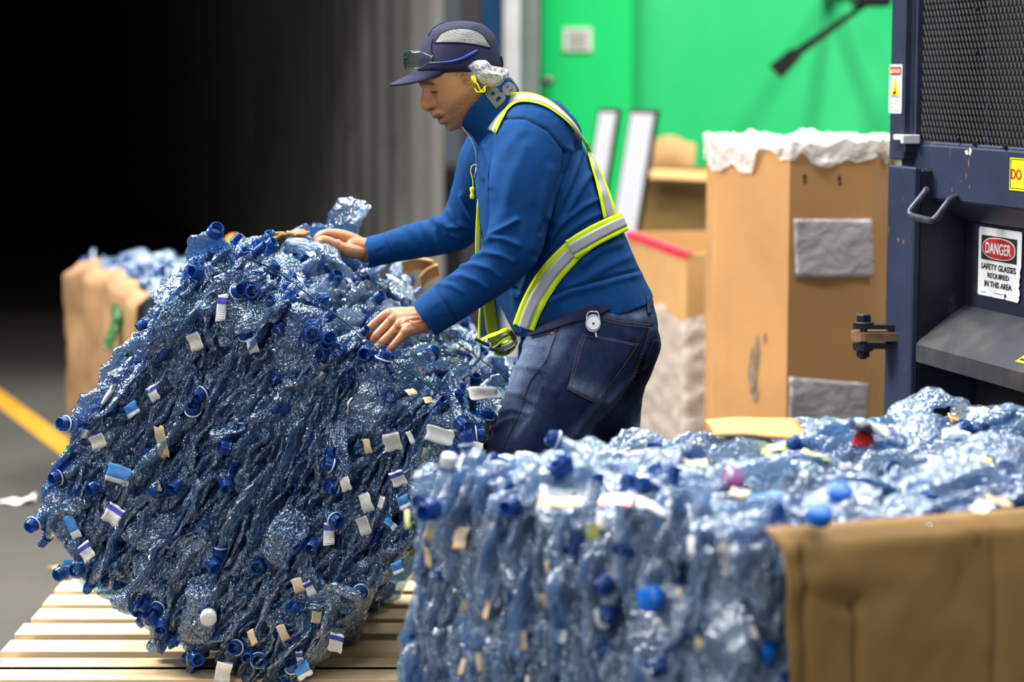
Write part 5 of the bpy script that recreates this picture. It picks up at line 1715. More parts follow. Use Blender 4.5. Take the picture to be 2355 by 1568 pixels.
# flatten the sleeve ends: cut later; remesh into one surface
JV, JF = remesh(mb.v, mb.f, 0.0038, 6, 0.5)
def cut_plane(V, F, p, n):
    """drop what lies beyond the plane (keeps the open edge)"""
    k = (V - np.array(p)) @ np.array(n) < 0
    bm = bmesh.new()
    m = mesh('t', V, F); bm.from_mesh(m); bpy.data.meshes.remove(m)
    return V, F
FOLD = [  # px polyline, sigma, amplitude (m)
    ([(1129, 541), (1160, 524), (1190, 506)], 6, .007), ([(1114, 560), (1136, 548), (1160, 550), (1190, 563)], 6, .007), ([(1088, 592), (1117, 582), (1150, 587), (1180, 600)], 6, .006),
    ([(1064, 614), (1093, 609), (1127, 618), (1150, 635)], 6, .005), ([(1034, 639), (1064, 635), (1097, 646), (1120, 662)], 6, .004), ([(1008, 655), (1039, 657), (1065, 672)], 5, .003),
    ([(991, 497), (1005, 514), (1030, 523), (1060, 520)], 6, .006), ([(1036, 486), (1052, 508), (1085, 520)], 6, .007), ([(1010, 505), (1030, 535), (1060, 548)], 5, .005), ([(930, 516), (940, 545), (950, 575)], 7, .003), ([(959, 507), (971, 541), (985, 570)], 7, .004), ([(1000, 530), (1010, 560), (1030, 580)], 6, .004), ([(1062, 450), (1080, 480), (1092, 500)], 7, .006),
    ([(1128, 450), (1149, 372), (1182, 320), (1200, 300)], 13, .0025), ([(1160, 490), (1178, 410), (1210, 340)], 13, .0022), ([(1222, 570), (1245, 480), (1265, 390)], 10, .0028),
    ([(1312, 345), (1302, 400), (1284, 446), (1262, 500)], 8, .006), ([(1340, 340), (1320, 396), (1294, 458), (1272, 510)], 8, .006), ([(1366, 390), (1334, 434), (1298, 497), (1262, 545)], 8, .005), ([(1388, 450), (1337, 478), (1292, 512), (1260, 560)], 6, .005), ([(1396, 482), (1343, 508), (1290, 545), (1250, 590)], 6, .004),
    ([(1426, 560), (1380, 575), (1340, 605)], 9, .004), ([(1450, 590), (1400, 610), (1350, 640), (1300, 668)], 9, .003), ([(1225, 600), (1210, 640), (1195, 680)], 7, .004), ([(1180, 680), (1190, 720), (1200, 760)], 7, .003),
    ([(1112, 330), (1130, 380), (1132, 430)], 7, .005), ([(1105, 360), (1112, 410)], 5, .004), ([(1140, 300), (1122, 340)], 6, .004),
    ([(1162, 273), (1208, 272), (1259, 299), (1301, 349)], 3.2, -.0032), ([(1000, 662), (1022, 693), (1051, 738)], 3.0, -.003), ([(887, 531), (894, 562), (906, 608)], 3.0, -.003),
    ([(1240, 690), (1309, 662), (1377, 645), (1440, 628), (1482, 618)], 3.2, -.004), ([(1248, 700), (1312, 672), (1380, 655), (1445, 638), (1484, 628)], 7, .003),
    ([(1301, 349), (1293, 396), (1276, 434), (1240, 535)], 4, -.006), ([(1180, 662), (1200, 672), (1222, 676)], 3, -.003),
    ([(1430, 500), (1452, 560), (1470, 600)], 8, .004), ([(1000, 700), (1025, 690), (1010, 720)], 9, .001), ([(868, 580), (880, 573)], 2.5, -.003)]
def apply_folds(V, F, folds):
    N = vnormals(V, F)
    px = project(V)
    vd = V - np.array(CAMV); vd /= np.linalg.norm(vd, axis=1)[:, None]
    facing = np.clip(-(N * vd).sum(1) * 2.5 + 0.1, 0, 1)
    d = np.zeros(len(V))
    for L, s, a in folds:
        d += a * 1.3 * np.exp(-(poly_dist(px, L) / s) ** 2)
    wr = fbm(V, 26, 77, 3) * 0.0012 + fbm(V, 9, 78, 2) * 0.003
    return V + N * (d * facing + wr)[:, None]
JV = apply_folds(JV, JF, FOLD)
# open the cuffs and the hem: push the end caps inwards
def hollow(V, p, n, rad, depth):
    """faces beyond the plane p,n (outwards n) within rad fold in by depth, to read as an opening"""
    p, n = np.array(p), np.array(n) / np.linalg.norm(n)
    q = V - p
    h = q @ n
    r = np.linalg.norm(q - h[:, None] * n, axis=1)
    k = (h > 0) & (r < rad * 1.6)
    V[k] = p + (q[k] - h[k][:, None] * n) - n * (depth * np.clip(1 - r[k] / (rad * 0.96), 0, 1) ** 0.25)[:, None]
    return V
nd = np.array(W(976, 734, 4.76)) - np.array(W(1035, 693, 4.76)); fd = np.array(W(840, 583, 5.30)) - np.array(W(900, 568, 5.31))
JV = hollow(JV, W(976, 734, 4.76), nd, 0.042, 0.02)
JV = hollow(JV, W(840, 583, 5.30), fd, 0.039, 0.02)
jacket = obj('jacket', JV, JF, M['jacket'], man, True, label='blue fleece jacket with stand-up collar')
JB = BVHTree.FromPolygons([Vector(v) for v in JV], JF)
def cast(bvh, px, py):
    h = bvh.ray_cast(CAMV, ray(px, py).normalized())
    return h[0], h[1]
def norm_to_cam(n, p):
    return n if n.dot(CAMV - p) > 0 else -n

# ------------------------------------------------------------------ head
HA, HY = math.radians(27), math.radians(7)
HO = W(1075, 190, 5.0)
Hf = Vector((-math.cos(HA) * math.cos(HY), -math.cos(HA) * math.sin(HY), -math.sin(HA)))
Hl = Vector((math.sin(HY), -math.cos(HY), 0))
Hu = Hf.cross(Hl)
if Hu.z < 0: Hu = -Hu
HM = np.array([Hf, Hl, Hu])          # rows: local x (forward), y (left, to the camera), z (up)
def hloc(px, py):
    dx, dz = (px - 1075) * 5.0 / FPX, -(py - 190) * 5.0 / FPX
    return (-dx * math.cos(HA) - dz * math.sin(HA), -dx * math.sin(HA) + dz * math.cos(HA))
prof_px = [(963, 160), (963.5, 179), (963.5, 190), (967, 198), (972, 204), (970.5, 215), (969, 226), (966.5, 238), (967, 246), (973, 252), (982, 255), (990, 256.5), (992, 263), (993.5, 268), (998, 272), (1008, 270.8), (1006, 276), (1008, 281), (1014, 285.5), (1024, 286), (1025, 292), (1030, 298.5), (1038, 302)]
pr = np.array([hloc(*p) for p in prof_px])
pr = pr[np.argsort(-pr[:, 1])]
nz, na = 190, 150
zt, zb = 0.120, -0.100
zz = np.linspace(zt, zb, nz)
def I(z, pts):
    p = np.array(pts)[::-1] if pts[0][0] > pts[-1][0] else np.array(pts)
    return np.interp(z, p[:, 0], p[:, 1])
xb = I(zz, [(.120, .012), (.112, .045), (.10, .062), (.08, .080), (.058, .088), (.03, .086), (0, .084), (-.02, .084), (-.04, .0835), (-.060, .081), (-.070, .077), (-.080, .062), (-.090, .02), (-.100, -.005)])
bk = I(zz, [(.120, .012), (.112, .030), (.10, .045), (.06, .068), (.02, .082), (-.02, .082), (-.05, .072), (-.080, .062), (-.090, .058), (-.100, .055)])
hw = I(zz, [(.120, .010), (.112, .038), (.10, .052), (.07, .069), (.04, .0745), (.01, .0745), (-.02, .069), (-.05, .0595), (-.07, .048), (-.080, .040), (-.090, .036), (-.100, .034)])
k5 = np.ones(7) / 7
def smo(a): return np.convolve(np.pad(a, 3, 'edge'), k5, 'valid')
xb, bk, hw = smo(xb), smo(bk), smo(hw)
pz = np.interp(zz, pr[::-1, 1], pr[::-1, 0])
ptop, pbot = pr[0, 1], pr[-1, 1]
feat = np.where((zz <= ptop) & (zz >= pbot), pz - xb, 0)
feat = np.convolve(np.pad(feat, 1, 'edge'), [0.25, 0.5, 0.25], 'valid')
feat *= sm(ptop + .001, ptop - .012, zz)
u = np.linspace(-1, 1, na, endpoint=False)
phi = math.pi * np.sign(u) * np.abs(u) ** 1.45        # denser around the face
cp, sp_ = np.cos(phi), np.sin(phi)
ex = 2.35
ca = np.sign(cp) * np.abs(cp) ** (2 / ex); sa = np.sign(sp_) * np.abs(sp_) ** (2 / ex)
Pl = np.zeros((nz, na, 3))
for i in range(nz):
    Pl[i, :, 0] = np.where(cp > 0, ca * xb[i], ca * bk[i]); Pl[i, :, 1] = sa * hw[i]; Pl[i, :, 2] = zz[i]
Z = Pl[..., 2]; Yl = Pl[..., 1]; front = (Pl[..., 0] > 0.0)
aY = np.abs(Yl)
sig = I(zz, [(.06, .05), (.045, .022), (.033, .0105), (.015, .0115), (.0, .0135), (-.012, .0135), (-.0196, .010)])
nose = zz > -.0196
G = np.where(nose[:, None], np.exp(-(aY / sig[:, None]) ** 2), np.exp(-(aY / I(zz, [(-.0196, .016), (-.028, .024), (-.05, .026), (-.058, .024), (-.08, .022)])[:, None]) ** 3))
Pl[..., 0] += np.where(front, feat[:, None] * G, 0)
def gb(y0, z0, sy, sz, rot=0.0):
    dy, dz = aY - y0, Z - z0
    a = dy * math.cos(rot) + dz * math.sin(rot); b = -dy * math.sin(rot) + dz * math.cos(rot)
    return np.exp(-(a / sy) ** 2 - (b / sz) ** 2) * front
Pl[..., 0] += 0.0085 * gb(.0155, -.006, .0065, .0075)          # nostril wings
Pl[..., 0] -= 0.004 * gb(.0075, -.0155, .0045, .0030)          # nostrils
Pl[..., 0] -= 0.010 * gb(.031, .022, .015, .0105)              # eye sockets
Pl[..., 0] += 0.0075 * gb(.032, .0200, .0115, .0068)           # lids
Pl[..., 0] -= 0.0030 * gb(.033, .0165, .0100, .0014, -0.25)    # lid line
Pl[..., 0] += 0.0035 * gb(.028, .042, .020, .006, -0.35)       # brow
Pl[..., 0] += 0.0040 * gb(.046, -.004, .018, .014)             # cheek
Pl[..., 0] -= 0.0025 * gb(.026, -.022, .006, .016, 0.6)        # nose to mouth fold
Pl[..., 0] -= 0.0030 * gb(.024, -.040, .006, .004)             # mouth corner
Pl[..., 1] += np.sign(Yl) * 0.004 * np.exp(-((Z + .045) / .02) ** 2 - ((Pl[..., 0] + .0) / .03) ** 2)
hv = Pl.reshape(-1, 3)
# inherent colours: skin, brows, stubble, lips, hair; painted shade in mouth gap and nostrils
x_, y_, z_ = hv[:, 0], np.abs(hv[:, 1]), hv[:, 2]
skin = np.array(srgb(228, 160, 108)); col = np.tile(skin, (len(hv), 1))
nn = fbm(hv, 420, 4, 2); n1 = fbm(hv, 40, 8, 3)
def blend(col, m, c):
    m = np.clip(m, 0, 1)[:, None]
    return col * (1 - m) + np.array(c) * m
col = blend(col, 0.45 * np.exp(-((z_ + .0) / .02) ** 2 - (y_ / .016) ** 2) * (x_ > .08), srgb(196, 120, 88))
jaw = sm(-.004, -.03, z_ + 0.28 * (x_ - .03) + 0.1 * (y_ < .018) * (z_ > -.021)) * sm(-.065, -.03, x_)
must = np.exp(-((z_ + .0245) / .006) ** 2) * (y_ < .026) * (x_ > .06)
cheekfree = 1 - np.exp(-((y_ - .030) / .016) ** 2 - ((z_ + .012) / .014) ** 2) * (x_ > .05)
col = blend(col, np.clip(jaw * cheekfree * 0.9 + must * 0.5, 0, 1) * (0.55 + 0.22 * nn), srgb(62, 46, 36))
bz = np.interp(y_, [.006, .016, .03, .05], [.0440, .0445, .0425, .0335])
col = blend(col, 1.0 * np.exp(-((z_ - bz) / .0052) ** 6) * sm(.004, .010, y_) * sm(.054, .046, y_) * (x_ > .03) * (0.8 + 0.3 * nn), srgb(24, 17, 14))
lz = np.interp(y_, [.018, .03, .046], [.0195, .0165, .0145])
col = blend(col, 0.98 * np.exp(-((z_ - lz) / .0026) ** 2) * sm(.016, .021, y_) * sm(.049, .044, y_) * (x_ > .03), srgb(16, 11, 10))
col = blend(col, 0.35 * np.exp(-((z_ - lz + .006) / .004) ** 2) * sm(.016, .024, y_) * sm(.05, .04, y_) * (x_ > .03), srgb(96, 56, 40))
lipu = np.exp(-((z_ + .0325) / .0052) ** 4) * (y_ < .024 - .4 * np.abs(z_ + .034)) * (x_ > .06)
lipl = np.exp(-((z_ + .0475) / .0066) ** 4) * (y_ < .023 - .4 * np.abs(z_ + .047)) * (x_ > .06)
col = blend(col, 0.85 * lipu, srgb(140, 84, 70)); col = blend(col, 0.9 * lipl, srgb(186, 116, 110))
col = blend(col, 0.95 * np.exp(-((z_ + .0402) / .0020) ** 2) * (y_ < .022) * (x_ > .06), srgb(30, 14, 12))  # mouth gap, its shade painted in
col = blend(col, 0.95 * np.exp(-((z_ + .0155) / .0032) ** 2 - ((y_ - .0075) / .0045) ** 2) * (x_ > .08), srgb(40, 20, 14))  # nostril holes darkened in colour as shade
hair = sm(.012, -.004, x_ - .10 * (z_ > .0) * 0) * sm(-.020, -.002, z_)
sideb = 0.8 * np.exp(-((x_ - .008) / .009) ** 2) * sm(-.012, .004, z_) * (z_ < .06)
col = blend(col, np.clip(0.9 * sm(-.01, -.03, x_) * sm(-.06, -.03, z_) + 0.8 * sideb * np.clip(0.6 + 0.9 * nn, 0, 1), 0, 1), srgb(30, 24, 20))
hw_ = hv @ HM + np.array(HO)
hv_f = rings_loft(Pl)[1]
BODY_V, BODY_F, BODY_C = [hw_], list(hv_f), [col]
def body_add(v, f, c):
    n0 = sum(len(x) for x in BODY_V)
    BODY_V.append(np.asarray(v, float)); BODY_F.extend([tuple(i + n0 for i in q) for q in f])
    c = np.asarray(c, float)
    BODY_C.append(np.tile(c, (len(v), 1)) if c.ndim == 1 else c)
# ear
ev, ef = [], []
a = np.linspace(0, 2 * math.pi, 28, endpoint=False)
rings = []
for q in np.linspace(0, 1, 9):
    rad = math.sin(q * math.pi) ** 0.6 if q < 1 else 0
    rings.append([(-.026 + .016 * math.cos(t) * max(rad, .02), .066 + .020 * q - (.006 * (1 if .25 < q else 0) * (1 - min(1, abs(math.cos(t))))), -.012 + (.030 - .004 * math.cos(t)) * math.sin(t) * max(rad, .02)) for t in a])
v, f = rings_loft(np.array(rings)); body_add(np.array(v) @ HM + np.array(HO), f, srgb(150, 92, 66))
# neck, chest, arms and legs under the clothes (one remeshed surface)
mb = MB()
v, f = tube(catmull([np.array(W(1082, 205, 5.0)), np.array(W(1120, 262, 5.0)), np.array(W(1165, 300, 5.0)), np.array(W(1200, 340, 5.0))], 20), np.linspace(.058, .066, 20), 24); mb.add(v, f)
v, f = rings_loft(smooth_rings([ell_ring((a_[0][0] + 34 + i * 4, a_[0][1] - 4 * i), (a_[1][0] - 28, a_[1][1] + 8), max(.05, a_[2] - .035)) for i, a_ in enumerate(TOR)], 30)); mb.add(v, f)
for ch in (NEAR, FAR):
    v, f = chain([(p[0], p[1], p[2], p[3] * (0.78 if p[3] > .05 else 0.66)) for p in ch], 40, 16); mb.add(v, f)
LEGN = [(1350, 780, 4.93, .135), (1318, 850, 4.89, .124), (1283, 905, 4.855, .110), (1240, 980, 4.84, .093), (1203, 1040, 4.835, .080), (1172, 1115, 4.83, .071), (1178, 1250, 4.85, .064), (1205, 1400, 4.87, .060), (1228, 1560, 4.88, .060), (1234, 1640, 4.88, .062)]
LEGF = [(1395, 790, 5.08, .125), (1396, 870, 5.12, .094), (1398, 940, 5.14, .078), (1396, 1010, 5.15, .073), (1388, 1100, 5.15, .069), (1396, 1250, 5.15, .063), (1415, 1400, 5.16, .060), (1428, 1540, 5.16, .058), (1430, 1580, 5.16, .060)]
for ch in (LEGN, LEGF):
    v, f = chain([(p[0], p[1], p[2], p[3] * 0.82) for p in ch], 40, 16); mb.add(v, f)
v, f = remesh(mb.v, mb.f, 0.008, 3); body_add(v, f, srgb(160, 106, 72))
# hands
def hand(parts, voxel=0.0017, sm_it=5):
    """parts: lists of (px, py, Y, r)"""
    mb = MB()
    for ch in parts:
        v, f = chain(ch, max(8, 6 * len(ch)), 14); mb.add(v, f)
    return remesh(mb.v, mb.f, voxel, sm_it, 0.5)
y0 = 4.765
nearhand = [
    [(1010, 712, y0, .027), (975, 735, y0, .0275), (960, 738, y0, .027)],                                            # wrist
    [(975, 722, y0 + .018, .018), (935, 722, y0 + .03, .016), (896, 722, y0 + .045, .0135), (868, 738, y0 + .042, .0098), (850, 756, y0 + .038, .0092), (847, 772, y0 + .046, .0086), (853, 786, y0 + .058, .0075)],      # index
    [(972, 730, y0 + .006, .018), (938, 733, y0 + .014, .0165), (906, 737, y0 + .022, .0135), (880, 757, y0 + .016, .0102), (862, 778, y0 + .012, .0096), (861, 793, y0 + .020, .0088), (869, 802, y0 + .032, .0076)],     # middle
    [(972, 740, y0 - .006, .018), (945, 745, y0 - .002, .0165), (920, 751, y0 + .002, .0132), (895, 772, y0 - .003, .0098), (876, 791, y0 - .005, .0093), (875, 805, y0 + .004, .0084), (882, 812, y0 + .016, .0074)],    # ring
    [(970, 748, y0 - .016, .017), (950, 755, y0 - .016, .0155), (934, 764, y0 - .016, .0122), (913, 786, y0 - .020, .0090), (899, 802, y0 - .021, .0084), (893, 814, y0 - .014, .0078), (892, 821, y0 - .006, .0068)],   # little
    [(965, 735, y0 + .030, .015), (925, 748, y0 + .058, .0135), (895, 768, y0 + .076, .0108), (875, 786, y0 + .080, .0096), (866, 797, y0 + .078, .0080)],   # thumb, on the far side
    [(945, 732, y0 + .012, .019), (915, 738, y0 + .020, .0135)], [(950, 745, y0 - .006, .018), (928, 752, y0 - .004, .013)],
    [(896, 720, y0 + .040, .0118), (897, 722, y0 + .038, .0118)], [(905, 734, y0 + .016, .0122), (906, 736, y0 + .016, .0122)], [(919, 748, y0 - .003, .0120), (920, 750, y0 - .003, .0120)], [(933, 762, y0 - .019, .0112), (934, 763, y0 - .019, .0112)],
]
hvv, hff = hand(nearhand)
yf = 5.285
farhand = [
    [(868, 578, 5.30, .027), (836, 572, 5.295, .0265), (815, 567, 5.29, .025)],
    [(828, 562, yf + .01, .018), (800, 548, yf + .008, .017), (770, 539, yf + .006, .0140), (748, 538, yf + .006, .0112), (733, 549, yf + .010, .0098), (729, 563, yf + .020, .0084)],
    [(828, 564, yf + .03, .018), (795, 549, yf + .034, .016), (762, 541, yf + .036, .0125), (742, 539, yf + .036, .0105), (729, 548, yf + .038, .0092), (725, 562, yf + .042, .0082)],
    [(828, 568, yf + .048, .017), (795, 553, yf + .055, .015), (764, 545, yf + .058, .012), (746, 544, yf + .058, .010), (733, 552, yf + .058, .009), (729, 563, yf + .062, .008)],
    [(828, 574, yf + .060, .015), (798, 562, yf + .072, .0135), (772, 556, yf + .078, .011), (757, 556, yf + .078, .009), (745, 563, yf + .078, .0082), (741, 572, yf + .08, .0072)],
    [(826, 580, yf - .006, .018), (802, 577, yf - .018, .0172), (778, 567, yf - .026, .0142), (757, 556, yf - .028, .0122), (741, 552, yf - .026, .0112), (731, 556, yf - .022, .0092)],
    [(812, 570, yf + .01, .021), (790, 562, yf + .015, .017)],
    [(777, 563, yf - .026, .0128), (776, 562, yf - .026, .0128)],
]
fvv, fff = hand(farhand)
def hand_col(V, tips, seed):
    p = project(V)
    n = fbm(V, 120, seed, 3)
    c = np.tile(np.array(srgb(190, 130, 92)), (len(V), 1))
    c = blend(c, 0.25 + 0.35 * n, srgb(160, 98, 66))
    for (x, y, r_) in tips:
        c = blend(c, 0.55 * np.exp(-((p[:, 0] - x) ** 2 + (p[:, 1] - y) ** 2) / r_ ** 2), srgb(128, 74, 52))
    return c
hcol = hand_col(hvv, [(850, 757, 5), (862, 779, 5), (877, 792, 5), (899, 803, 5), (884, 740, 4), (893, 756, 4), (907, 770, 4), (897, 722, 5), (906, 737, 5), (920, 751, 5)], 3)
body_add(hvv, hff, hcol)
body_add(fvv, fff, hand_col(fvv, [(757, 556, 5), (777, 564, 5)], 4))
# veins and tendons on the near hand are real relief
BV = np.vstack(BODY_V)
nh0 = len(BODY_V[0]) + len(BODY_V[1]) + len(BODY_V[2])
Nn = vnormals(hvv, hff); pp = project(hvv)
d = np.zeros(len(hvv))
for L in ([(968, 722), (938, 722), (898, 721)], [(968, 730), (938, 733), (907, 737)], [(968, 740), (945, 745), (921, 751)]):
    d += .0016 * np.exp(-(poly_dist(pp, L) / 3.2) ** 2)
for L in ([(975, 738), (950, 741), (935, 736), (925, 742)], [(960, 750), (945, 740)]):
    d += .0016 * np.exp(-(poly_dist(pp, L) / 2.0) ** 2)
for (x, y, ang) in ((850, 757, 40), (862, 779, 40), (877, 792, 45), (899, 803, 50)):
    for o in (-2.5, 0, 2.5):
        a = math.radians(ang); c = (x + o * math.cos(a + 1.57), y + o * math.sin(a + 1.57)); e = (6 * math.cos(a), 6 * math.sin(a))
        d -= .0006 * np.exp(-(seg_dist(pp, (c[0] - e[0], c[1] - e[1]), (c[0] + e[0], c[1] + e[1])) / 0.9) ** 2)
BV[nh0:nh0 + len(hvv)] += Nn * d[:, None]
body = obj('body', BV, BODY_F, M['skin'], man, True)
set_col(body, np.clip(np.vstack(BODY_C), 0, 1))
# nails that show: the far thumb
def hp(x, y, z): return Vector(np.array([x, y, z]) @ HM) + HO
FB = BVHTree.FromPolygons([Vector(v) for v in fvv], fff)
M['nail'] = simple('fingernail', srgb(206, 150, 126), 0.25, var=0.03)
P = np.zeros((6, 7, 3))
for i in range(6):
    for j in range(7):
        h, n = cast(FB, 731 + 1.9 * j, 550.5 + 1.5 * i - 0.2 * j)
        if h is None:
            P[i, j] = P[i, j - 1] if j else np.array(W(733, 553, yf - .035))
        else: P[i, j] = h + norm_to_cam(n, h) * 0.0007
v, f = thick(P, 0.0005)
obj('thumbnail', v, f, M['nail'], man, True)

# ------------------------------------------------------------------ collar
def col_ring(front, back, hw, n=64): return ell_ring(front, back, hw, YM, n, 2.2)
CRING = [col_ring((1103, 338), (1197, 226), .078), col_ring((1092, 322), (1196, 214), .0765), col_ring((1078, 306), (1188, 198), .075), col_ring((1064, 293), (1174, 181), .0735)]
for k_, rg in enumerate(CRING):
    yy = np.abs(rg[:, 1] - YM) / 0.075
    rg[:, 0] -= 0.0135 * (k_ / 3) * yy ** 1.5; rg[:, 2] += 0.0125 * (k_ / 3) * yy ** 1.5
O_ = smooth_rings(CRING, 16)
I_ = O_.copy()
cc = I_.mean(1, keepdims=True); I_ = cc + (I_ - cc) * 0.93
ALL = np.concatenate([O_, I_[::-1]])
v, f = rings_loft(ALL, caps=False)
v = np.array(v); v = v + vnormals(v, f) * (fbm(v, 18, 9)[:, None] * 0.003)
obj('collar', v, f, M['jacket'], man, True, label='stand-up collar with grey letters')
CB = BVHTree.FromPolygons([Vector(x) for x in v], f)
V, F = text_mesh('Ben', bold=0.035, align='LEFT')
m = mesh('t', np.column_stack([V[:, :2], np.zeros(len(V))]), F)
bm = bmesh.new(); bm.from_mesh(m); bpy.data.meshes.remove(m)
bmesh.ops.triangulate(bm, faces=bm.faces[:])
for _ in range(2):
    bmesh.ops.subdivide_edges(bm, edges=[e for e in bm.edges if e.calc_length() > 0.12], cuts=1)
    bmesh.ops.triangulate(bm, faces=bm.faces[:])
bm.verts.ensure_lookup_table(); bm.verts.index_update()
V = np.array([q.co[:] for q in bm.verts]); F = [tuple(q.index for q in fc.verts) for fc in bm.faces]; bm.free()
hgt = V[:, 1].max() - V[:, 1].min()
sc = 44.0 / hgt
exv, eyv = np.array([0.76, -0.65]), np.array([-0.62, -0.785])
o2 = np.array([1141, 250.0])
pts, ok = [], []
for q in V:
    p = o2 + exv * (q[0] * sc * 1.12) + eyv * ((q[1] - V[:, 1].min()) * sc)
    h, n = cast(CB, *p)
    ok.append(h is not None and h.y < 5.02)
    pts.append(h + norm_to_cam(n, h) * 0.0022 if h is not None else Vector())
F = [q for q in F if all(ok[i] for i in q)]
import collections
adj = collections.defaultdict(list)
for q in F:
    for i in q: adj[i].extend(q)
seen_, comps = set(), []
for s0 in list(adj):
    if s0 in seen_: continue
    st_, comp = [s0], set()
    while st_:
        k = st_.pop()
        if k in comp: continue
        comp.add(k); st_.extend(adj[k])
    seen_ |= comp; comps.append(comp)
for comp in comps:
    if len(comp) < 8: continue
    ix = sorted(comp); mp = {k: i for i, k in enumerate(ix)}
    obj('letter', [pts[k] for k in ix], [tuple(mp[i] for i in q) for q in F if q[0] in comp], M['letters'], man, label='grey felt letter on the collar')
# zip down the chest
zp_ = [W(1066, 292, 4.965), W(1085, 320, 4.97), W(1096, 350, 4.985), W(1097, 378, 4.98)]
C = catmull([np.array(p) for p in zp_], 30)
mb = MB()
for i in range(0, 30):
    v, f = box(C[i] + np.array([-.002, -.004, 0]), (.0012, .003, .0012)); mb.add(v, f)
mb.obj('zip_teeth', M['zip'], man, kind='stuff')
v, f = tube([np.array(W(1097, 378, 4.97)), np.array(W(1095, 392, 4.965)), np.array(W(1091, 408, 4.965))], [.0018, .0022, .0026], 8)
obj('zip_pull', v, f, M['zip'], man, True)

# ------------------------------------------------------------------ jeans
mb = MB()
PEL = [((1212, 716), (1488, 664), .150), ((1206, 742), (1500, 690), .166), ((1192, 790), (1514, 742), .176), ((1182, 845), (1506, 805), .178), ((1190, 890), (1470, 850), .150)]
v, f = rings_loft(smooth_rings([ell_ring(*p) for p in PEL], 24)); mb.add(v, f)
for ch in (LEGN, LEGF):
    v, f = chain(ch, 60, 28); mb.add(v, f)
DV, DF = remesh(mb.v, mb.f, 0.0045, 5, 0.5)
DFOLD = [([(1180, 800), (1210, 790), (1250, 800)], 6, .004), ([(1165, 850), (1200, 842), (1245, 850)], 7, .005), ([(1158, 900), (1195, 905), (1230, 925)], 7, .004), ([(1150, 950), (1180, 940), (1215, 950)], 6, .005), ([(1140, 985), (1170, 965), (1200, 960)], 6, .004),
         ([(1500, 760), (1506, 800), (1490, 850), (1462, 890)], 8, .006), ([(1497, 753), (1484, 791), (1452, 880)], 4, -.004), ([(1470, 860), (1430, 890), (1395, 930)], 7, .005), ([(1470, 930), (1445, 950), (1420, 990)], 7, .005), ([(1466, 985), (1440, 1000), (1410, 1015)], 7, .005), ([(1380, 925), (1330, 990), (1290, 1040)], 9, .004), ([(1250, 890), (1230, 950), (1190, 1010)], 9, .004), ([(1340, 800), (1310, 860), (1280, 900)], 9, .003), ([(1420, 850), (1400, 885), (1370, 920)], 6, -.003)]
DV = apply_folds(DV, DF, DFOLD)
jeans = obj('jeans', DV, DF, M['denim'], man, True, label='faded dark blue denim jeans')
px = project(DV)
dn = np.array(srgb(24, 36, 68)); c = np.tile(dn, (len(DV), 1))
n1 = fbm(DV, 14, 31, 3)
def fade(c, x, y, rx, ry, ang, amt, colr=(112, 132, 164)):
    a = math.radians(ang); dx, dy = px[:, 0] - x, px[:, 1] - y
    p, q = dx * math.cos(a) + dy * math.sin(a), -dx * math.sin(a) + dy * math.cos(a)
    return blend(c, amt * np.exp(-(p / rx) ** 2 - (q / ry) ** 2) * (0.8 + 0.5 * n1), srgb(*colr))
for q in ((1215, 800, 70, 30, -65, .55), (1180, 870, 60, 28, -75, .5), (1270, 800, 60, 26, -60, .35), (1335, 1000, 90, 22, -50, .55), (1440, 720, 60, 12, 8, .55), (1420, 940, 40, 20, -60, .4), (1465, 960, 60, 20, 90, .45), (1245, 748, 30, 10, 8, .5), (1380, 905, 40, 12, 30, .4), (1210, 960, 60, 22, -60, .35)):
    c = fade(c, *q)
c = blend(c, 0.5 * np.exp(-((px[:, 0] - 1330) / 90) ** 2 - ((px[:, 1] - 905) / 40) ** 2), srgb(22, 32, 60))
set_col(jeans, np.clip(c, 0, 1))
DB = BVHTree.FromPolygons([Vector(v) for v in DV], DF)
def surf_line(bvh, L, n, off=0.0015):
    C2 = catmull([np.array([*p, 0.0]) for p in L], n)
    out = []
    for p in C2:
        h, nr = cast(bvh, p[0], p[1])
        if h is not None: out.append(np.array(h + norm_to_cam(nr, h) * off))
    return np.array(out)
def seam(name, lines, mat, r=0.0012, bvh=None, parent=None, n=40, dash=False, off=0.0012):
    mb = MB()
    for L in lines:
        C = surf_line(bvh or DB, L, n if not dash else n * 2, off)
        if len(C) < 3: continue
        if dash:
            for i in range(0, len(C) - 2, 3):
                v, f = tube(C[i:i + 3], r, 5); mb.add(v, f)
        else:
            v, f = tube(C, r, 6); mb.add(v, f)
    if mb.v: return mb.obj(name, M[mat], parent or man, True)
# back pocket: a sewn patch
def patch(name, quad, bvh, mat, off, n=18, parent=None, t=0.0016):
    P = np.zeros((n, n, 3)); q = [np.array(x, float) for x in quad]; last = None
    for i in range(n):
        for j in range(n):
            u_2, w_2 = j / (n - 1), i / (n - 1)
            p = (q[0] * (1 - u_2) + q[1] * u_2) * (1 - w_2) + (q[3] * (1 - u_2) + q[2] * u_2) * w_2
            h, nr = cast(bvh, *p)
            if h is None: h, nr = last if last else (W(p[0], p[1], 5.0), Vector((0, -1, 0)))
            last = (h, nr)
            P[i, j] = h + norm_to_cam(nr, h) * off
    v, f = thick(P, t)
    return obj(name, v, f, M[mat], parent or man, True), P
pk, P = patch('back_pocket', [(1341, 766), (1466, 790), (1372, 927), (1304, 893)], DB, 'denim', 0.0012)
vv = np.array([x.co[:] for x in pk.data.vertices]) + np.array(man.location)
p2 = project(vv); cpk = np.tile(np.array(srgb(27, 39, 70)), (len(vv), 1))
cpk = blend(cpk, 0.5 * np.exp(-((p2[:, 1] - (905 + 0.3 * (p2[:, 0] - 1370))) / 22) ** 2), srgb(104, 124, 152))
set_col(pk, cpk)
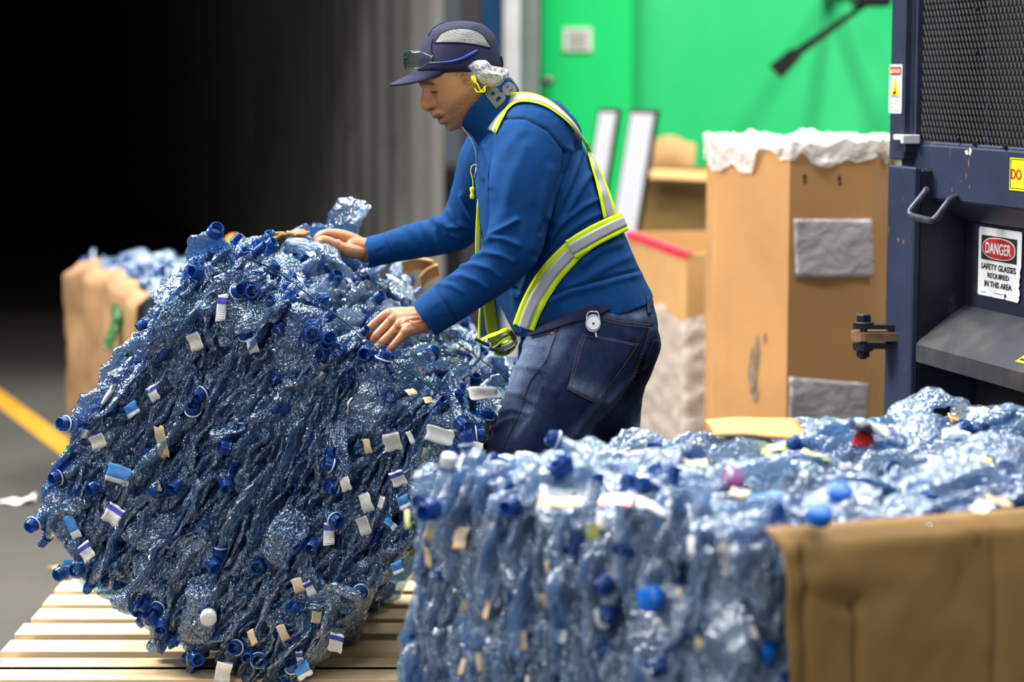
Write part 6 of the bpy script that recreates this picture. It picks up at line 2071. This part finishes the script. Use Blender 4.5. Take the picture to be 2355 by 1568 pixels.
pd = [(1341, 766), (1466, 790), (1372, 927), (1304, 893)]
seam('pocket_stitching', [[(1344, 772), (1400, 782), (1463, 795)], [(1341, 766), (1322, 830), (1304, 893)], [(1346, 774), (1327, 834), (1311, 890)], [(1304, 893), (1336, 910), (1372, 927)], [(1310, 888), (1340, 903), (1372, 919)], [(1466, 790), (1420, 858), (1372, 927)]], 'stitch', 0.0007, off=0.0030, dash=True, n=40)
seam('side_seam', [[(1291, 738), (1271, 790), (1256, 830), (1219, 880), (1197, 947), (1165, 1015), (1143, 1068)]], 'dark_stitch', 0.0010)
seam('seam_stitching', [[(1295, 740), (1275, 792), (1260, 832)], [(1216, 753), (1240, 758), (1272, 766)], [(1216, 757), (1240, 762), (1270, 770)], [(1379, 729), (1430, 740), (1496, 748)], [(1379, 735), (1430, 746), (1495, 754)], [(1497, 753), (1484, 791), (1452, 880)], [(1493, 753), (1480, 791), (1449, 878)]], 'stitch', 0.0007, dash=True, n=40, off=0.0016)
# far back pocket edge and belt loop
patch('far_pocket', [(1500, 778), (1516, 782), (1490, 838), (1470, 850)], DB, 'undershirt', 0.004, 8)
# belt
R = smooth_rings([ell_ring((1211, 722), (1497, 672), .158), ell_ring((1207, 744), (1503, 694), .166)], 6)
v, f = rings_loft(R, caps=False)
obj('belt', v, f, M['belt'], man, True)
C = [np.array(W(1488, 672, 4.93)), np.array(W(1492, 690, 4.925)), np.array(W(1493, 712, 4.93)), np.array(W(1494, 722, 4.935))]
BB = BVHTree.FromPolygons([Vector(x) for x in v], f)
P = np.zeros((12, 4, 3))
for i in range(12):
    for j in range(4):
        x, y = 1483 + 2.6 * j + i * 0.35, 676 + 4.2 * i
        h, nr = cast(BB, x, y)
        if h is None: h, nr = cast(DB, x, y)
        if h is None: h, nr = Vector(P[i, j - 1]) if j else W(x, y, 4.93), Vector((0.3, -1, 0))
        P[i, j] = h + norm_to_cam(nr, h) * 0.003
v, f = thick(P, 0.002)
bl = obj('belt_loop', v, f, M['denim'], man, True); set_col(bl, np.tile(np.array(srgb(44, 60, 96)), (len(v), 1)))
# rivet
h, nr = cast(DB, 1271, 765)
M['copper'] = simple('copper_rivet', srgb(196, 128, 92), 0.35, 0.8)
if h is not None:
    v, f = lathe([(0, .0016), (.003, .0016), (.0042, .001), (.0046, 0)], 12)
    q = Vector((0, 0, 1)).rotation_difference(norm_to_cam(nr, h)).to_matrix()
    obj('rivet', [q @ Vector(p) + h for p in v], f, M['copper'], man, True)
# boots
for (bx_, by_, Yb, ang) in ((1234, 1640, 4.88, 172), (1430, 1580, 5.16, 170)):
    a0 = W(bx_, by_, Yb)
    fx = Vector((math.cos(math.radians(ang)), math.sin(math.radians(ang)) * -1 * 0.3, 0)).normalized(); sx = Vector((-fx.y, fx.x, 0))
    R = []
    for t in np.linspace(0, 1, 20):
        x = -0.085 + 0.275 * t
        hgt = (0.125 if t < 0.38 else 0.125 - 0.075 * sm(0.38, 0.72, t)) * (1 - 0.55 * sm(0.86, 1.0, t)) * (0.55 + 0.45 * sm(-0.02, 0.1, t)) 
        wd = (0.036 + 0.012 * math.sin(t * math.pi)) * (1 - 0.6 * sm(0.9, 1, t)) * (0.7 + 0.3 * sm(0, .1, t))
        ring_ = []
        for q in np.linspace(0, 2 * math.pi, 20, endpoint=False):
            yy, z2_ = wd * math.copysign(abs(math.cos(q)) ** .7, math.cos(q)), hgt / 2 * (1 + math.copysign(abs(math.sin(q)) ** .6, math.sin(q)))
            p = Vector((a0.x, a0.y, 0)) + fx * x + sx * yy
            ring_.append((p.x, p.y, 0.004 + z2_))
        R.append(ring_)
    v, f = rings_loft(np.array(R))
    obj('boot', v, f, M['shoe'], man, True)

# ------------------------------------------------------------------ cap
CO = W(1058, 160, 5.0)
CP_ = math.radians(3)
cf = Vector((-math.cos(CP_) * math.cos(HY), -math.cos(CP_) * math.sin(HY), -math.sin(CP_))); cl_ = Vector((math.sin(HY), -math.cos(HY), 0)); cu = cf.cross(cl_)
if cu.z < 0: cu = -cu
CM = np.array([cf, cl_, cu])
def cw(P): return np.asarray(P) @ CM + np.array(CO)
nt, npz = 72, 26
Rr = []
a = np.linspace(0, 2 * math.pi, nt, endpoint=False)
for i in range(npz):
    q = i / (npz - 1) * math.pi / 2
    cr_ = math.cos(q) ** (2 / 2.55); h = math.sin(q) ** (2 / 2.25)
    ring_ = []
    for t in a:
        x = 0.0925 * math.cos(t) * cr_; y = 0.0845 * math.sin(t) * cr_
        z = 0.106 * h
        if i == 0: z = -0.004 - 0.006 * max(0, -math.cos(t))
        x -= 0.004 * h
        ring_.append((x + (0.002 if x > 0 else 0), y, z))
    Rr.append(ring_)
Rr = np.array(Rr)
Rr[..., 0] *= 1 + 0.0
inner = Rr[:1] * np.array([.95, .95, 1]) + np.array([0, 0, .012])
v, f = rings_loft(np.concatenate([inner, Rr]), caps=False)
f.append(tuple((npz) * nt + j for j in range(nt)))
v = cw(v)
v = v + vnormals(v, f) * (0.0018 * fbm(v, 30, 3))[:, None]
capo = obj('cap', v, f, M['cap_cloth'], man, True, label='navy bump cap with grey mesh side panel')
KB = BVHTree.FromPolygons([Vector(x) for x in v], f)
# brim
ni, nj = 14, 36
P = np.zeros((ni, nj, 3))
for j in range(nj):
    t = math.radians(-72 + 144 * j / (nj - 1))
    inn = np.array([0.0925 * math.cos(t), 0.0845 * math.sin(t), 0.002])
    ext = 0.066 * max(0.0, math.cos(t * 1.25)) ** 0.6
    for i in range(ni):
        s = i / (ni - 1)
        y = inn[1] * (1 - 0.10 * s)
        x = inn[0] + ext * s
        z = inn[2] - 0.0225 * s * (ext / .066) - 0.016 * (abs(y) / .08) ** 2 * s * (ext / .066) ** .5 - 0.004 * s * s * (ext / .066)
        P[i, j] = (x, y, z)
v, f = thick(P, -0.0042)
br = obj('brim', cw(v), f, M['cap_cloth'], capo, True)
# mesh side panel
bot = [(1000, 99), (1030, 98), (1062, 99), (1095, 103), (1127, 109)]
top = [(1000, 98), (1018, 76), (1060, 66), (1102, 76), (1127, 108)]
ni, nj = 12, 40
BT = catmull([np.array([*p, 0.]) for p in bot], nj); TP = catmull([np.array([*p, 0.]) for p in top], nj)
P = np.zeros((ni, nj, 3))
for i in range(ni):
    for j in range(nj):
        s = i / (ni - 1); p = BT[j] * (1 - s) + TP[j] * s
        h, nr = cast(KB, p[0], p[1])
        P[i, j] = h + norm_to_cam(nr, h) * 0.0016 if h is not None else P[i, j - 1]
v, f = grid(P)
obj('mesh_panel', v, f, M['cap_mesh'], capo, True, label='grey ventilated mesh panel')
C = surf_line(KB, [(1000, 99), (1018, 76), (1060, 66), (1102, 76), (1127, 108), (1095, 103), (1062, 99), (1030, 98), (1000, 99)], 80, 0.0016)
v, f = tube(C, 0.0012, 6); obj('panel_piping', v, f, M['cap_cloth'], capo, True)
seam('cap_seam', [[(996, 90), (992, 112), (996, 140)], [(985, 84), (1000, 62), (1025, 52)]], 'undershirt', 0.0009, KB, capo, 24)
# strap at the rear
v, f = tube(catmull([np.array(W(1150, 128, 4.985)), np.array(W(1153, 145, 4.985)), np.array(W(1152, 160, 4.985))], 10), 0.0045, 8)
obj('rear_strap', v, f, M['black'], capo, True)
# hair net bunched below the cap
ni, nj = 46, 96
P = np.zeros((ni, nj, 3))
TOPL = catmull([np.array([*p, 0.]) for p in [(1026, 152), (1060, 154), (1080, 147), (1096, 139), (1118, 139), (1130, 150), (1150, 154), (1168, 160)]], nj)
BOTL = catmull([np.array([*p, 0.]) for p in [(1030, 155), (1052, 168), (1085, 175), (1098, 186), (1112, 197), (1130, 200), (1150, 196), (1168, 184)]], nj)
for i in range(ni):
    for j in range(nj):
        s, u2 = i / (ni - 1), j / (nj - 1)
        p = TOPL[j] * (1 - s) + BOTL[j] * s
        bulge = math.sin(math.pi * s) ** 0.6 * (0.006 + 0.020 * sm(0.15, 0.55, u2))
        yb = 4.938 - 0.012 * sm(0, 0.4, u2) + 0.075 * sm(0.78, 1.0, u2) ** 1.5
        P[i, j] = np.array(W(p[0], p[1], yb - bulge))
N1 = ridge(P.reshape(-1, 3) * np.array([1.0, 1, 1.6]), 34, 41).reshape(ni, nj); N2 = ridge(P.reshape(-1, 3), 75, 43).reshape(ni, nj)
amp = (np.sin(np.linspace(0, math.pi, ni)) ** .5)[:, None] * sm(0.0, 0.35, np.linspace(0, 1, nj))[None, :]
P[..., 1] -= (0.010 * N1 + 0.006 * N2) * amp
P[..., 2] += 0.005 * N1 * amp; P[..., 0] += 0.005 * N2 * amp
v, f = grid(P)
obj('hair_net', v, f, M['hairnet'], man, True, label='white gauze hair net over the ear')

for L_s in ([(1162, 273), (1208, 272), (1259, 299), (1301, 349)], [(998, 659), (1022, 693), (1053, 742)], [(885, 530), (894, 562), (907, 610)], [(1242, 690), (1309, 662), (1377, 645), (1440, 628), (1484, 618)], [(1018, 722), (1050, 715)], [(842, 580), (862, 584), (884, 576)]):
    seam('jacket_seam', [L_s], 'dark_stitch', 0.0008, JB, man, 50, off=0.0002)
# ------------------------------------------------------------------ harness
def ribbon(name, L, hws, mat, parent, n=60, m=9, bvh=JB, off=0.004, t=0.0016, stripe=True, label=None):
    """strap laid on the surface along a picture line; hws half widths in px"""
    C2 = catmull([np.array([p[0], p[1], 0.]) for p in L], n)[:, :2]
    hw2 = np.interp(np.linspace(0, 1, n), np.linspace(0, 1, len(hws)), hws)
    T = np.gradient(C2, axis=0); T /= np.linalg.norm(T, axis=1)[:, None]; Nn_ = np.stack([-T[:, 1], T[:, 0]], 1)
    D = np.full((n, m), np.nan); NR = np.zeros((n, m, 3))
    PX = np.zeros((n, m, 2))
    for i in range(n):
        for j in range(m):
            p = C2[i] + Nn_[i] * hw2[i] * (2 * j / (m - 1) - 1)
            PX[i, j] = p
            h, nr = cast(bvh, *p)
            if h is not None: D[i, j] = h.y; NR[i, j] = norm_to_cam(nr, h)
    ok = ~np.isnan(D)
    idx = np.argwhere(ok)
    for i in range(n):
        for j in range(m):
            if not ok[i, j]:
                k = idx[np.argmin(((idx - [i, j]) ** 2 * [1, 1]).sum(1))]
                D[i, j] = D[k[0], k[1]]; NR[i, j] = NR[k[0], k[1]]
    Dp = np.pad(D, ((3, 3), (0, 0)), 'edge')
    D = np.min([Dp[k:k + n] for k in range(7)], axis=0)
    D = np.minimum(D, D.mean(1, keepdims=True) + 0.02)
    for _ in range(14):
        D[1:-1] = (D[:-2] + 2 * D[1:-1] + D[2:]) / 4; D[:, 1:-1] = (D[:, :-2] + 2 * D[:, 1:-1] + D[:, 2:]) / 4
        NR[1:-1] = (NR[:-2] + 2 * NR[1:-1] + NR[2:]) / 4
    P = np.zeros((n, m, 3))
    for i in range(n):
        for j in range(m):
            nr = NR[i, j]; nr = nr / (np.linalg.norm(nr) + 1e-9)
            P[i, j] = np.array(W(*PX[i, j], D[i, j])) + nr * off
    return P
def strap(name, L, hws, parent, label=None, **k):
    P = ribbon(name, L, hws, None, parent, **k)
    d = np.cross(P[1, 0] - P[0, 0], P[0, 1] - P[0, 0])
    sgn = 1 if d @ (np.array(CAMV) - P[0, 0]) > 0 else -1
    v, f = thick(P, -0.0015 * sgn)
    o = obj(name, v, f, M['hivis'], parent, True, label=label)
    Q = P[:, 2:7]
    nrm = np.cross(np.gradient(Q, axis=0), np.gradient(Q, axis=1)); nrm /= np.linalg.norm(nrm, axis=2)[..., None] + 1e-9
    v, f = thick(Q + nrm * sgn * 0.0006, 0.0006 * sgn)
    obj('reflective_stripe', v, f, M['silver'], o, True)
    return o
# undershirt hem that shows below the jacket
P = ribbon('undershirt', [(1214, 762), (1260, 747), (1310, 732), (1360, 718), (1402, 703)], [13, 15, 13, 15, 9], None, man, bvh=DB, off=0.004)
P = P + np.array([0, -1, 0]) * (0.003 * fbm(P.reshape(-1, 3), 40, 6).reshape(P.shape[:2]))[..., None]
v, f = thick(P, 0.0015)
obj('undershirt', v, f, M['undershirt'], man, True, label='dark navy shirt hem below the jacket')
strap('shoulder_strap', [(1131, 302), (1147, 262), (1164, 240), (1192, 227), (1228, 229), (1262, 243), (1294, 267), (1318, 292), (1336, 318)], [13, 16, 14, 11, 10, 8, 6, 4, 2], man, label='hi-vis shoulder strap over the near shoulder')
strap('back_strap', [(1336, 316), (1352, 350), (1370, 396), (1388, 450), (1401, 499)], [1.5, 4, 9, 13, 16], man, label='hi-vis strap down the back')
strap('waist_strap', [(1206, 752), (1222, 708), (1240, 672), (1270, 626), (1313, 580), (1340, 560)], [25, 26, 27, 27, 26, 24], man, off=0.004, label='hi-vis strap running down to the buckle')
strap('hip_strap', [(1310, 573), (1340, 556), (1372, 538), (1405, 522), (1430, 511)], [26, 26, 25, 24, 22], man, off=0.0075, label='wide hi-vis strap across the hip')
# chest strap hanging free in front of the body, dark olive on its inner side
def free_strap(name, L, hws, Ys, mat, parent, n=40, m=7, stripe=False, label=None):
    C2 = catmull([np.array([p[0], p[1], y]) for p, y in zip(L, Ys)], n)
    hw2 = np.interp(np.linspace(0, 1, n), np.linspace(0, 1, len(hws)), hws)
    P = np.zeros((n, m, 3))
    for i in range(n):
        for j in range(m):
            q = 2 * j / (m - 1) - 1
            P[i, j] = np.array(W(C2[i, 0] + hw2[i] * q, C2[i, 1], C2[i, 2] + 0.006 * q))
    v, f = thick(P, 0.0016)
    o = obj(name, v, f, M[mat], parent, True, label=label)
    if stripe:
        v, f = thick(P[:, 2:5] + np.array([0, -.0012, 0]), 0.0006); obj('reflective_stripe', v, f, M['silver'], o, True)
    return o
free_strap('chest_strap', [(1105, 436), (1104, 480), (1103, 540), (1103, 590)], [4, 8, 10, 10], [4.94, 4.93, 4.925, 4.925], 'hivis', man, stripe=True, label='hi-vis strap down the chest')
free_strap('hanging_strap', [(1116, 600), (1122, 660), (1127, 710), (1133, 760), (1143, 800)], [10, 14, 15, 14, 10], [4.99, 4.99, 4.985, 4.97, 4.95], 'hivis_in', man, label='inner olive side of the hanging strap')
C = catmull([np.array(W(x, y, 4.955)) for x, y in ((1104, 600), (1106, 680), (1103, 730), (1102, 775), (1106, 792))], 30)
v, f = tube(C, 0.0026, 8); obj('strap_edge', v, f, M['hivis'], man, True)
# buckle end: webbing loops and black clips
bk_ = bpy.data.objects.new('buckle', None); COL.objects.link(bk_); bk_.parent = man
def loop(name, L, Y0, w, mat, n=40):
    C2 = catmull([np.array(W(x, y, Y0 + dy)) for x, y, dy in L], n)
    P = np.zeros((n, 4, 3))
    for i in range(n):
        for j in range(4): P[i, j] = C2[i] + np.array([0.15 * w, w, 0.25 * w]) * (j / 3 - .5)
    v, f = thick(P, 0.0016)
    obj(name, v, f, M[mat], bk_, True)
loop('webbing_loop', [(1104, 785, 0), (1122, 775, 0), (1142, 768, 0), (1160, 760, .0), (1172, 766, .01), (1172, 778, .02), (1160, 786, .02), (1146, 786, 0.01)], 4.94, .026, 'hivis')
loop('webbing_loop', [(1130, 800, 0), (1146, 790, 0), (1160, 778, 0), (1176, 775, .0), (1188, 788, .0), (1178, 803, 0), (1158, 812, 0), (1140, 806, 0)], 4.93, .032, 'hivis_in')
loop('webbing_loop', [(1150, 806, 0), (1166, 800, 0), (1180, 792, 0), (1192, 780, 0), (1200, 766, 0.0)], 4.935, .034, 'silver')
for (x, y, ax, ay, Y_, hh) in ((1109, 787, 17, 8, 4.925, 3.2), (1147, 807, 22, 5, 4.915, 3.2), (1178, 770, 6, 9, 4.92, 5), (1198, 750, 16, 3, 4.90, 2.5), (1196, 768, 14, 4, 4.90, 2.5)):
    c = W(x, y, Y_)
    d1 = (W(x + ax, y + ay, Y_) - c); l = d1.length; d1.normalize()
    d3 = Vector((0, -1, 0)); d2 = d3.cross(d1)
    v, f = box(c, (l, hh / 1040, .006), Matrix((d1, d2, d3)).transposed(), 0.002, 2)
    obj('clip', v, f, M['black'], bk_)
# ================================================================== things the worker wears loosely
# safety glasses resting on the cap
gl = thing('safety_glasses', W(965, 140, 4.95), 'clear safety glasses with blue temple arms resting on the cap brim', 'glasses')
for sgn in (1, -1):
    ni, nj = 10, 22
    P = np.zeros((ni, nj, 3))
    for i in range(ni):
        for j in range(nj):
            u2, s = j / (nj - 1), i / (ni - 1)
            t = math.radians(3 + 50 * u2) * sgn
            top = 0.047 - 0.004 * u2 - 0.010 * sm(0.6, 1.0, u2); bt = 0.006 + 0.002 * u2 + 0.012 * sm(0.55, 1, u2)
            z = top * (1 - s) + bt * s
            r0 = 0.1165 - 0.010 * u2 + 0.003 * math.sin(math.pi * s)
            P[i, j] = (r0 * math.cos(t) * 1.02, r0 * math.sin(t) * 0.90, z)
    P = cw(P.reshape(-1, 3)).reshape(ni, nj, 3)
    v, f = thick(P, 0.0018)
    obj('lens', v, f, M['lens'], gl, True)
    rim = np.concatenate([P[0], P[:, -1], P[-1][::-1], P[::-1, 0]])
    v, f = tube(rim[[i for i in range(len(rim)) if i == 0 or np.linalg.norm(rim[i] - rim[i - 1]) > 1e-6]], 0.0010, 6)
    obj('lens_rim', v, f, M['rod'], gl, True)
    if sgn == 1:
        a_pts = [W(988, 146, 4.905), W(1000, 145, 4.900), W(1016, 144, 4.896)]
        b_pts = [(1014, 144), (1038, 142), (1060, 136), (1080, 126), (1098, 116)]
        v, f = tube(catmull([np.array(p) for p in a_pts], 14), 0.0022, 8); obj('hinge_arm', v, f, M['rod'], gl, True)
        C = surf_line(KB, b_pts, 30, 0.0035)
        R = np.interp(np.linspace(0, 1, len(C)), [0, .2, .7, .92, 1], [.0016, .0022, .0036, .0030, .001])
        v, f = tube(C, R, 10); obj('temple_arm', v, f, M['temple_blue'], gl, True)
    else:
        C = np.array([cw(np.array([[0.095 * math.cos(t), -0.0885 * math.sin(t), 0.014 + 0.02 * max(0, t - 1.2)]]))[0] for t in np.linspace(0.95, 2.1, 24)])
        v, f = tube(C, 0.0028, 8); obj('temple_arm', v, f, M['temple_blue'], gl, True)
v, f = tube([cw(np.array([[0.119 * math.cos(t), 0.107 * math.sin(t), 0.030]]))[0] for t in (-.09, -.03, .03, .09)], 0.003, 8)
obj('nose_bridge', v, f, M['rod'], gl, True)
# earplugs on a yellow cord
ep = thing('earplug_cord', W(1092, 190, 4.9), 'yellow corded earplug looped at the near ear', 'earplugs')
def lathe_at(prof, c, d, seg=14):
    v, f = lathe(prof, seg)
    q = Vector((0, 0, 1)).rotation_difference(Vector(d).normalized()).to_matrix()
    return [q @ Vector(p) + Vector(c) for p in v], f
v, f = lathe_at([(0, -.009), (.004, -.0085), (.0058, -.004), (.0056, .002), (.004, .006), (.0025, .009), (0, .0095)], W(1090, 183, 4.912), (0.35, -0.5, -0.9))
obj('earplug', v, f, M['plug'], ep, True)
v, f = tube(catmull([np.array(W(x, y, 4.905 + d)) for x, y, d in ((1092, 187, 0), (1098, 193, -.004), (1103, 204, -.004), (1108, 211, -.002), (1114, 210, .0), (1115, 204, .004), (1113, 199, .008))], 40), 0.0017, 8)
obj('cord', v, f, M['plug'], ep, True)
v, f = tube(catmull([np.array(W(x, y, 4.903 + d)) for x, y, d in ((1092, 203, .004), (1095, 209, -.002), (1101, 212, -.005), (1107, 210, -.003), (1112, 204, .004), (1118, 198, .012))], 40), 0.0013, 8)
obj('cord', v, f, M['plug'], ep, True)
ep2 = thing('earplug_cord', W(1087, 430, 4.94), 'yellow corded earplug dangling from the jacket zip', 'earplugs')
v, f = tube(catmull([np.array(W(x, y, 4.955)) for x, y in ((1098, 380), (1091, 379), (1085, 383), (1083, 394), (1087, 412), (1088, 425), (1086, 437))], 40), 0.0012, 8)
obj('cord', v, f, M['plug'], ep2, True)
v, f = lathe_at([(0, -.004), (.0050, -.0035), (.0056, .002), (.0042, .007), (.0040, .010), (.0056, .015), (.0050, .0215), (0, .023)], W(1086, 434, 4.955), (0.02, 0, -1))
obj('earplug', v, f, M['plug'], ep2, True)
# badge reel clipped to the belt
h, nr = cast(DB, 1363, 742)
nr = norm_to_cam(nr, h); nr = (nr + Vector((0, -0.8, 0))).normalized()
bd = thing('badge_reel', h, 'clear badge reel with a white disc clipped to the jeans waistband', 'badge reel')
xx = Vector((0, 0, 1)).cross(nr).normalized() * -1; zz_ = nr.cross(xx).normalized()
if zz_.z < 0: zz_ = -zz_
def br_pt(px, py, off): 
    d = ray(px, py); o = h + nr * off
    return CAMV + d * ((o - CAMV).dot(nr) / d.dot(nr))
M['clear'] = mat_film('clear_plastic', (0.8, 0.85, 0.9), 0.45, 0.08, 20, 0.1, 0.002)
def disc(cx_, cy_, rx, ry, o0, o1, mat, name, seg=28, sq=1.0):
    a = np.linspace(0, 2 * math.pi, seg, endpoint=False)
    p = [br_pt(cx_ + rx * math.copysign(abs(math.cos(t)) ** sq, math.cos(t)), cy_ + ry * math.copysign(abs(math.sin(t)) ** sq, math.sin(t)), o0) for t in a]
    q = [br_pt(cx_ + rx * math.copysign(abs(math.cos(t)) ** sq, math.cos(t)) * .94, cy_ + ry * math.copysign(abs(math.sin(t)) ** sq, math.sin(t)) * .94, o1) for t in a]
    n = seg
    obj(name, p + q, [(i, (i + 1) % n, n + (i + 1) % n, n + i) for i in range(n)] + [tuple(range(n)), tuple(range(n, 2 * n))], M[mat], bd, False, recalc=True)
disc(1364, 743, 18, 21, 0.006, 0.016, 'clear', 'clear_case')
disc(1365, 744, 14.5, 14.5, 0.017, 0.019, 'cap_white', 'white_disc')
disc(1365, 744, 2.6, 2.6, 0.0192, 0.020, 'bolt', 'centre_pin', 12)
C = [np.array(br_pt(x, y, 0.012)) for x, y in ((1349, 736), (1350, 724), (1356, 717), (1372, 717), (1377, 724), (1379, 736))]
v, f = tube(catmull(C, 24), 0.0016, 8); obj('wire_bail', v, f, M['zip'], bd, True)
C = [np.array(br_pt(x, y, 0.012)) for x, y in ((1370, 764), (1371, 770), (1372, 776))]
v, f = tube(catmull(C, 8), 0.0024, 8); obj('swivel', v, f, M['zip'], bd, True)
